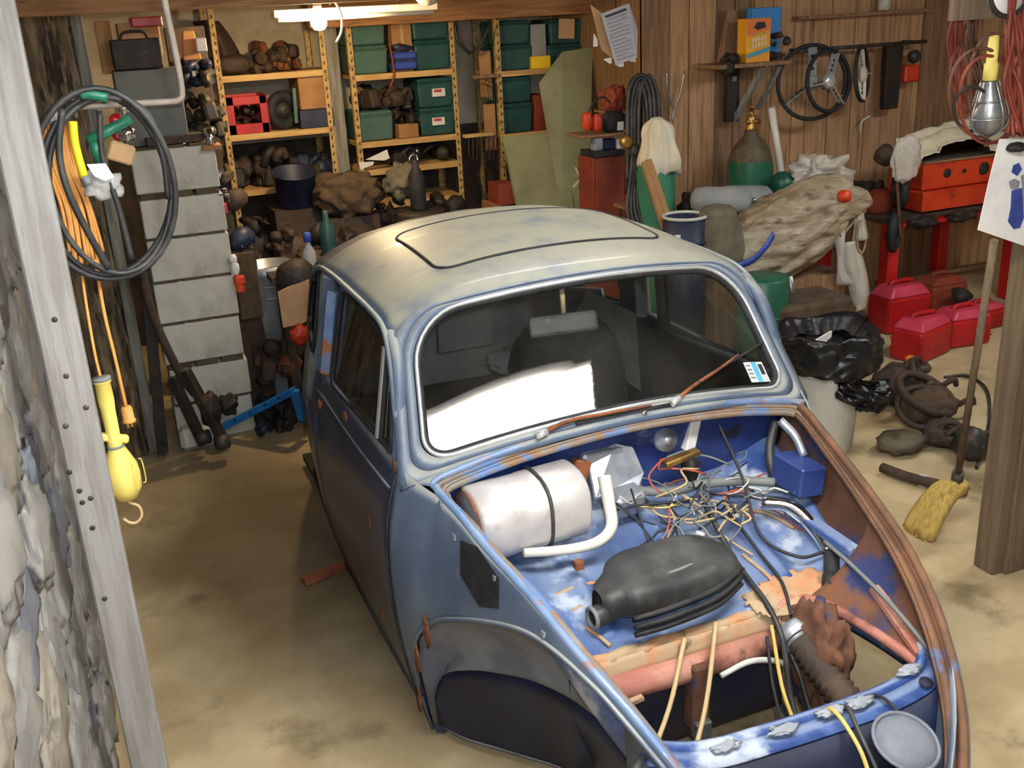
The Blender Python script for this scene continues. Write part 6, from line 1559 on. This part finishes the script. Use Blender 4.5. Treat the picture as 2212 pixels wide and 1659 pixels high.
# ------------------------------------------------------------ trash can with bag
bcx, bcy = at(1815, 985, z=0).x, at(1815, 985, z=0).y + .14
tr_ = thing('trash_can', 'dirty white plastic can standing behind the fender edge', 'trash can', (bcx, bcy, 0))
zcan = .40
MB().lathe([(0, 0), (.135, 0), (.14, .012), (.165, zcan - .03), (.172, zcan), (.16, zcan), (.13, .02), (0, .02)], (bcx, bcy, 0), (0, 0, 1), 30).build('can_body', 'bucket_white', tr_)
MB().ring((bcx, bcy, zcan - .01), (0, 0, 1), .17, .007, 30, 7).build('can_lip', 'bucket_white', tr_)
def bag_fn(u, v):
    a = u * 2 * math.pi
    r = smooth_tab([(0, .185), (.2, .225), (.5, .235), (.75, .225), (.88, .20), (1, .15)], v)
    z = smooth_tab([(0, .37), (.2, .40), (.5, .48), (.75, .55), (.88, .57), (1, .50)], v)
    n = noise.fractal(Vector((math.cos(a) * 2.4, math.sin(a) * 2.4, v * 3.2)), .8, 2, 5)
    r *= 1 + .14 * n; z += .03 * noise.noise(Vector((a * 1.2, v * 3, 5))) 
    return V(bcx + .02 + math.cos(a) * r, bcy + .02 + math.sin(a) * r, z)
bg = solo('trash_bag', MB().grid(bag_fn, 80, 30).blob((bcx + .02, bcy + .02, .44), (.34, .34, .14), seed=41, sub=4, amp=.3, freq=2.5), 'bag_black', 'crumpled black trash bag lining the white can', 'trash bag')
def flap_fn(u, v):
    p = at(1815 + 110 * u - 10 * v, 800 + 60 * v + 15 * math.sin(u * 3) + 15 * u, y=bcy - .17 - .05 * math.sin(u * math.pi) * v)
    n = noise.fractal(Vector((u * 4, v * 4, 2)), .8, 2, 4)
    return p + V(0, .05 * n, 0)
MB().grid(lambda u, v: flap_fn(u, v), 20, 14).build('bag_overhang', 'bag_black', bg)
MB().blob(at(1882, 858, y=bcy - .15), (.20, .12, .13), seed=51, sub=4, amp=.35, freq=2).build('bag_lobe', 'bag_black', bg)
solo('paper_strip', MB().prism([at(1758, 738, y=bcy), at(1798, 715, y=bcy), at(1796, 728, y=bcy), at(1778, 744, y=bcy)], (0, .01, 0)), 'paper', 'white paper strip lying in the black trash bag', 'paper')
# ------------------------------------------------------------ red bench, orange chest
lx = 4.505; ly = 4.97
bz = at(1885, 468, x=lx + .02).z
rb = thing('red_bench', 'red steel bench with square legs against the boarded wall', 'bench', (5.1, 5.3, 0))
for xx, yy in ((lx + .02, ly), (5.55, ly), (lx + .02, 5.6), (5.55, 5.6)):
    MB().box((xx, yy, bz / 2), (.085, .085, bz)).build('leg', 'red_paint', rb, bevel=.006)
MB().box((5.03, ly, bz - .025), (1.1, .04, .05)).build('front_rail', 'red_paint', rb, bevel=.004)
MB().box((5.03, 5.6, bz - .025), (1.1, .04, .05)).build('back_rail', 'red_paint', rb, bevel=.004)
MB().box((5.03, 5.28, bz + .012), (1.18, .72, .024)).build('bench_top', 'greasy_brown', rb, bevel=.004)
zbt = bz + .026
cyx0, cyx1 = at(1990, 450, y=4.95).x, at(1990, 450, y=4.95).x + .72
chz0 = at(2060, 445, y=4.95).z; chz1 = at(2070, 355, y=4.95).z
oc_ = thing('orange_chest', 'orange red metal chest with chrome edged lid on the red bench', 'chest', ((cyx0 + cyx1) / 2, 5.1, zbt))
cz_a = zbt; cz_b = max(chz1, zbt + .3); hh = cz_b - cz_a
MB().box(((cyx0 + cyx1) / 2, 5.10, cz_a + .07), (cyx1 - cyx0 + .02, .34, .12)).build('drawer', 'orange_paint', oc_, bevel=.004)
MB().box(((cyx0 + cyx1) / 2, 5.12, cz_a + .135 + (hh - .135) / 2), (cyx1 - cyx0 - .03, .30, hh - .135)).build('body', 'orange_paint', oc_, bevel=.006)
MB().box(((cyx0 + cyx1) / 2, 4.965, cz_b + .006), (cyx1 - cyx0, .012, .014)).build('lid_edge', 'chrome', oc_)
MB().box(((cyx0 + cyx1) / 2, 5.12, cz_b + .012), (cyx1 - cyx0 - .01, .30, .02)).build('lid', 'steel_dark', oc_, bevel=.004)
MB().box(((cyx0 + cyx1) / 2, 5.19, cz_b + .06), (cyx1 - cyx0 - .01, .012, .10), (.3, 0, 0)).build('lid_back', 'greasy', oc_)
MB().box(((cyx0 + cyx1) / 2 - .08, 5.16, cz_b + .11), (.30, .012, .012)).build('chrome_strip', 'chrome', oc_)
for q, rr in ((.12, .028), (.42, .04), (.26, .012)):
    MB().lathe([(rr, 0), (rr, .006), (rr * .6, .010), (0, .010)], (cyx0 + .08 + q, 4.969, cz_a + .135 + (hh - .135) * .55), (0, -1, 0), 16).build('knob', 'greasy', oc_)
# wheel of the hand cart, black
tyre('cart_wheel', at(1932, 500, y=4.86), (.8, -1, 0), .10, .03, 'black cart wheel hanging under the end of the orange chest', 'wheel', 'greasy')
solo('wheel_strap', MB().bar(at(1938, 395, y=4.84), at(1946, 510, y=4.80), .02, .01), 'cord_brown', 'brown strap hanging down beside the black cart wheel', 'strap')
tyre('upright_wheel', at(1945, 405, y=5.0), (1, -.6, 0), .10, .035, 'black wheel standing left of the orange chest', 'wheel', 'greasy')
rmo = thing('electric_motor', 'dull red motor left of the orange chest', 'motor', V(at(1915, 380, y=5.1).x, 5.15, zbt))
MB().lathe([(0, 0), (.08, 0), (.085, .02), (.085, .10), (.05, .14), (0, .14)], V(at(1915, 380, y=5.1).x, 5.15, zbt), (0, 0, 1), 18).build('housing', 'rust_red', rmo)
MB().blob(at(1912, 335, y=5.12), (.14, .12, .13), seed=4, sub=3, amp=.2).build('cover', 'greasy_brown', rmo)
pile('bench_tools', 'dark tools heaped on the bench left of the orange chest', 'tools', (1845, 1920, 385, 455), 5.15, 141, 'greasy_brown', 'steel_dark', 6, z0=zbt + .002)
pile('bench_fittings', 'dark fittings along the front edge of the red bench', 'parts', (1975, 2130, 455, 495), 4.9, 145, 'greasy', 'red_paint', 7, z0=zbt - .09)
# white towel over the chest
def towel_fn(u, v):
    a = u * 330; px = 1935 + a; py = 300 - 45 * math.sin(u * 2.6) + 60 * v * (1 if u < .3 else .75) + (40 * u if u > .6 else 0)
    n = noise.fractal(Vector((u * 5, v * 3, 1)), .8, 2, 5)
    p = at(px, py, y=4.9 + .25 * (1 - v))
    return p + V(0, .02 * n, .02 * n)
solo('white_towel', MB().grid(towel_fn, 60, 24), 'towel', 'white towel laid across the orange chest lid', 'towel', solid=.006)
P = [(1928, 310), (1962, 308), (1992, 312), (1990, 345), (1978, 372), (1940, 385), (1930, 372)]
solo('film_corner', MB().blob(at(1958, 345, y=4.84), (.20, .05, .26), seed=61, sub=4, amp=.25, freq=1.8, power=.8), 'film', 'clear plastic corner hanging below the white towel', 'plastic bag')
# gas cans
def gas_can(px0, px1, py0, py1, y, label, m, z0=.001, lean=0, top='pink_plastic'):
    x0, x1 = xat(px0, py1, y), xat(px1, py1, y); zb = z0
    z1 = at((px0 + px1) / 2, py0, y=y).z; w = x1 - x0; h = max(.12, z1 - zb)
    t = thing('fuel_can', label, 'fuel can', ((x0 + x1) / 2, y + .1, zb), 'red plastic fuel cans')
    MB().box(((x0 + x1) / 2, y + .1, zb + h * .38), (w, .2, h * .76), (0, 0, lean)).build('body', m, t, bevel=.02, seg=2)
    MB().box(((x0 + x1) / 2, y + .1, zb + h * .86), (w * .97, .195, h * .22), (0, 0, lean), taper=.7).build('shoulder', top, t, bevel=.012, seg=2)
    for q in (.25, .5):
        MB().box(((x0 + x1) / 2, y + .1, zb + h * q), (w * 1.01, .202, h * .03), (0, 0, lean)).build('rib', m, t)
    MB().tube(cr([((x0 + x1) / 2 - w * .25, y + .1, zb + h * .92), ((x0 + x1) / 2 - w * .2, y + .1, zb + h * 1.03), ((x0 + x1) / 2 + w * .2, y + .1, zb + h * 1.03), ((x0 + x1) / 2 + w * .25, y + .1, zb + h * .92)], 4), .014, 8).build('handle', m, t)
    return t
gas_can(1918, 2008, 618, 715, 4.72, 'tall pink red fuel can beside the red bench leg', 'red_plastic')
gas_can(2012, 2085, 600, 690, 4.95, 'dull red fuel can at the back under the bench', 'rust_red', top='rust_red')
gas_can(1965, 2060, 690, 790, 4.25, 'red fuel can with sloping pink shoulder in front of the others', 'red_plastic', lean=.3)
gas_can(2058, 2135, 672, 775, 4.32, 'red fuel can second from the right post', 'red_plastic', lean=-.1)
gas_can(2110, 2168, 660, 745, 4.5, 'red fuel can half hidden by the right post', 'red_plastic', lean=.1)
solo('black_funnel', MB().lathe([(.012, -.06), (.014, 0), (.07, .08), (.066, .08), (.01, .0)], at(2070, 640, y=4.85) - V(0, 0, .05), (0, -.4, 1), 16), 'greasy', 'dark dusty funnel on the dull red fuel can', 'funnel')
px_box('bench_shelf', 1900, 2150, 588, 596, 5.5, .05, 'plank_dark', 'dark lower board behind the fuel cans', 'board')
solo('orange_stopper', MB().blob(at(1972, 775, z=.03), (.10, .06, .05), seed=8, sub=2, amp=.2), 'box_orange', 'small orange cap on the floor before the fuel cans', 'cap')
solo('grey_puck', MB().lathe([(0, 0), (.06, 0), (.065, .02), (.05, .04), (0, .04)], at(1985, 800, z=0), (0, 0, 1), 16), 'steel_dark', 'dull grey round disc before the red fuel cans', 'disc')
# ------------------------------------------------------------ scrap on the floor, right
def scrap(px, py, d, label, seed, m, nm, cat='scrap', zup=0.0):
    b = at(px, py, z=0); r = random.Random(seed)
    t = thing(nm, label, cat, b)
    MB().blob(b + V(0, 0, d[2] * .45), d, seed=seed, sub=3, amp=.3, freq=2.2, flat=-d[2] * .44).build('casting', m, t)
    for i in range(3):
        c = b + V(r.uniform(-.4, .4) * d[0], r.uniform(-.4, .2) * d[1], d[2] * r.uniform(.3, .9))
        if i % 2: MB().ring(c, (r.uniform(-1, 1), -1, r.uniform(0, 1)), d[0] * .18, .014, 18, 7).build('ring', m, t)
        else: MB().tube(cr([c, c + V(.06, -.02, .03), c + V(.12, .02, -.02)], 4), .014, 7).build('pipe', m, t)
    return t
scrap(1940, 870, (.30, .26, .22), 'brown rusty casting on the floor right of the trash can', 151, 'greasy_brown', 'rusty_casting')
scrap(2000, 905, (.28, .24, .18), 'round brown hub casting in the middle of the floor scrap', 153, 'burlap', 'hub_casting')
scrap(2040, 960, (.22, .2, .12), 'flat dull scrap plate behind the broom', 157, 'greasy_brown', 'scrap_plate')
scrap(1945, 975, (.22, .18, .10), 'low dusty scrap lump nearest the trash can foot', 159, 'cyl_cap', 'scrap_lump')
scrap(2095, 990, (.16, .16, .16), 'dark shiny alternator lump beside the right post', 163, 'steel_dark', 'alternator')
solo('hub_ring', MB().ring(at(2000, 850, z=.14), (.2, -.5, 1), .14, .02, 30, 8).ring(at(1990, 880, z=.1), (-.3, -.6, .8), .11, .015, 28, 8), 'greasy_brown', 'pair of brown hub rings on the floor scrap', 'ring')
solo('exhaust_pipe', MB().tube(cr([at(1905, 1010, z=.03), at(1960, 1030, z=.03), at(2020, 1045, z=.03), at(2090, 1060, z=.03)], 5), .022, 9), 'greasy_brown', 'brown pipe lying in front of the floor scrap', 'pipe')
solo('white_stopper', MB().lathe([(0, 0), (.022, 0), (.022, .045), (.016, .05), (0, .05)], at(1992, 1050, z=0), (0, 0, 1), 14), 'bucket_white', 'small white cap on the floor before the brown pipe', 'cap')
fc = [at(2040, 815, z=.01), at(2090, 812, z=.01), at(2130, 840, z=.012), at(2138, 900, z=.01), at(2125, 960, z=.01), at(2110, 1010, z=.01)]
solo('floor_cable', MB().tube(cr(fc, 7), .008, 7), 'hose_black', 'thin black cable curving over the floor beside the right post', 'cable')
# broom
bm_ = thing('broom', 'old straw broom leaning on the right post', 'broom', at(2000, 1160, z=0))
h0 = at(2068, 1035, z=.24); h1 = at(2148, 520, y=2.34)
MB().tube([h0, h1], .0125, 10).build('handle', 'right_post', bm_)
bA = at(1968, 1148, z=0); bB = at(1998, 1166, z=0)
topA = h0 + V(-.02, .0, -.03); 
def bristle(u, v):
    a = topA.lerp(h0 + V(.035, -.01, -.03), u); b_ = bA.lerp(bB, u) + (bB - bA) * (u - .5) * .5
    p = a.lerp(b_, v); p.z += .05 * math.sin(v * math.pi) ; p += V(0, .012 * math.sin(u * 40), .012 * math.sin(u * 30))
    return p
MB().grid(bristle, 60, 14).build('bristles', 'straw', bm_, solid=.022)
for v in (.18, .34):
    MB().tube([bristle(i / 10, v) + V(-.006, -.012, .008) for i in range(11)], .005, 6).build('binding', 'rope', bm_)
MB().tube([h0 + (h0 - h1).normalized() * .06, h0 + (h1 - h0).normalized() * .04], .022, 10).build('ferrule', 'steel_dark', bm_)
# ------------------------------------------------------------ right post: poster, caged lamp, cords, clock
po = thing('wall_poster', 'white print with a blue figure pinned on the right post', 'poster', at(2165, 525, y=2.33))
P = [at(2160, 300, y=2.33), at(2235, 300, y=2.33), at(2235, 535, y=2.33), at(2212, 531, y=2.33), at(2113, 497, y=2.33), at(2135, 400, y=2.33)]
MB().prism(P, (0, .003, 0)).build('sheet', 'paper', po)
def pq(P, m, nm): MB().prism([at(a, b_, y=2.327) for a, b_ in P], (0, .002, 0)).build(nm, m, po)
pq([(2190, 357), (2202, 352), (2208, 366), (2198, 380), (2186, 372)], 'ink_blue', 'print_head')
pq([(2180, 392), (2192, 386), (2204, 392), (2200, 410), (2184, 408)], 'ink_grey', 'print_collar')
pq([(2186, 412), (2208, 406), (2212, 470), (2204, 492), (2190, 495), (2178, 478), (2184, 450)], 'ink_blue', 'print_body')
pq([(2206, 380), (2226, 372), (2226, 470), (2214, 468), (2210, 410)], 'ink_grey', 'print_side')
solo('poster_clip', MB().blob(at(2196, 318, y=2.32), (.07, .05, .03), seed=5, sub=3, amp=.2), 'greasy', 'dark clip holding the print on the right post', 'clip')
tl2 = thing('caged_work_lamp', 'yellow handled work lamp with metal cage hanging by the right post', 'lamp', at(2140, 290, y=2.34))
c0 = at(2148, 75, y=2.34); c1_ = at(2138, 175, y=2.34); c2_ = at(2135, 288, y=2.34)
ax = c1_ - c0; L0 = ax.length
MB().lathe([(0, 0), (.013, 0), (.016, L0 * .3), (.0155, L0 * .6), (.02, L0 * .62), (.02, L0 * .98), (.012, L0)], c0, ax, 16).build('handle', 'yellow_plastic', tl2)
ax2 = c2_ - c1_; L1 = ax2.length
MB().lathe([(.018, 0), (.022, .02), (.036, L1 * .4), (.046, L1 * .6), (.043, L1 * .85), (.02, L1), (0, L1)], c1_, ax2, 22).build('reflector', 'galvanised', tl2)
u_, v_, d_ = frame_of(ax2)
for i in range(7):
    a = 2 * math.pi * i / 7; e = u_ * math.cos(a) + v_ * math.sin(a)
    MB().tube(cr([c1_ + e * .024, c1_.lerp(c2_, .4) + e * .044, c1_.lerp(c2_, .65) + e * .053, c1_.lerp(c2_, .9) + e * .046, c2_ + d_ * .012], 4), .0022, 5).build('cage_wire', 'galvanised', tl2)
for q, rr in ((.35, .042), (.68, .054)):
    MB().ring(c1_.lerp(c2_, q), ax2, rr, .0024, 28, 5).build('cage_ring', 'galvanised', tl2)
def cord_bunch(label, m, pts, n, seed, spread, r=.005, name='cord_bundle'):
    rr = random.Random(seed); t = thing(name, label, 'cord', at(*pts[-1][:2], y=pts[-1][2]))
    for i in range(n):
        P = [at(a + rr.uniform(-spread, spread), b_ + rr.uniform(-6, 6), y=y + rr.uniform(-.03, .03)) for a, b_, y in pts]
        MB().tube(cr(P, 6), r, 6).build('cord', m, t)
    return t
cord_bunch('bunch of dark red cords hanging left of the caged lamp', 'cord_red', [(2075, -20, 2.6), (2062, 80, 2.6), (2070, 170, 2.6), (2085, 240, 2.6)], 9, 5, 16)
cord_bunch('bunch of brown cords hanging behind the caged lamp', 'cord_brown', [(2110, -20, 2.66), (2100, 80, 2.66), (2108, 160, 2.66), (2120, 235, 2.66)], 9, 6, 22)
cord_bunch('bunch of red cords hanging on the right post above the print', 'cord_red', [(2195, -20, 2.33), (2190, 90, 2.33), (2185, 190, 2.33), (2195, 290, 2.33)], 12, 8, 20, .006)
lp_ = thing('cord_loops', 'big sagging loops of brown cord round the caged lamp', 'cord', at(2130, 312, y=2.36))
for i, (cx_, cy_, rx_, ry_) in enumerate(((2120, 200, 70, 96), (2134, 215, 62, 95), (2150, 190, 58, 118), (2100, 235, 40, 48))):
    P = [at(cx_ + rx_ * math.cos(a), cy_ + ry_ * math.sin(a), y=2.36 + .03 * math.sin(a)) for a in [2 * math.pi * j / 36 for j in range(36)]]
    MB().tube(P, .005, 7, closed=True).build('cord_loop', ('cord_brown', 'cord_red', 'cord_brown', 'cord_dark')[i], lp_)
cl = at(2182, -24, y=2.32)
ck = thing('wall_clock', 'round white clock cut off at the top right corner', 'clock', cl - V(0, 0, .08))
MB().lathe([(0, 0), (.068, 0), (.07, .005), (.07, .02), (0, .02)], cl, (0, 1, 0), 30).build('face', 'paper', ck)
MB().ring(cl, (0, 1, 0), .072, .007, 34, 7).build('bezel', 'steel_dark', ck)
solo('cross_board', MB().box(V((at(2050, 40, y=2.35).x + 3.02) / 2, 2.345, at(2130, 40, y=2.35).z + .05), (3.02 - at(2050, 40, y=2.35).x, .02, .10)), 'right_post', 'short board across the right post below the clock', 'board')
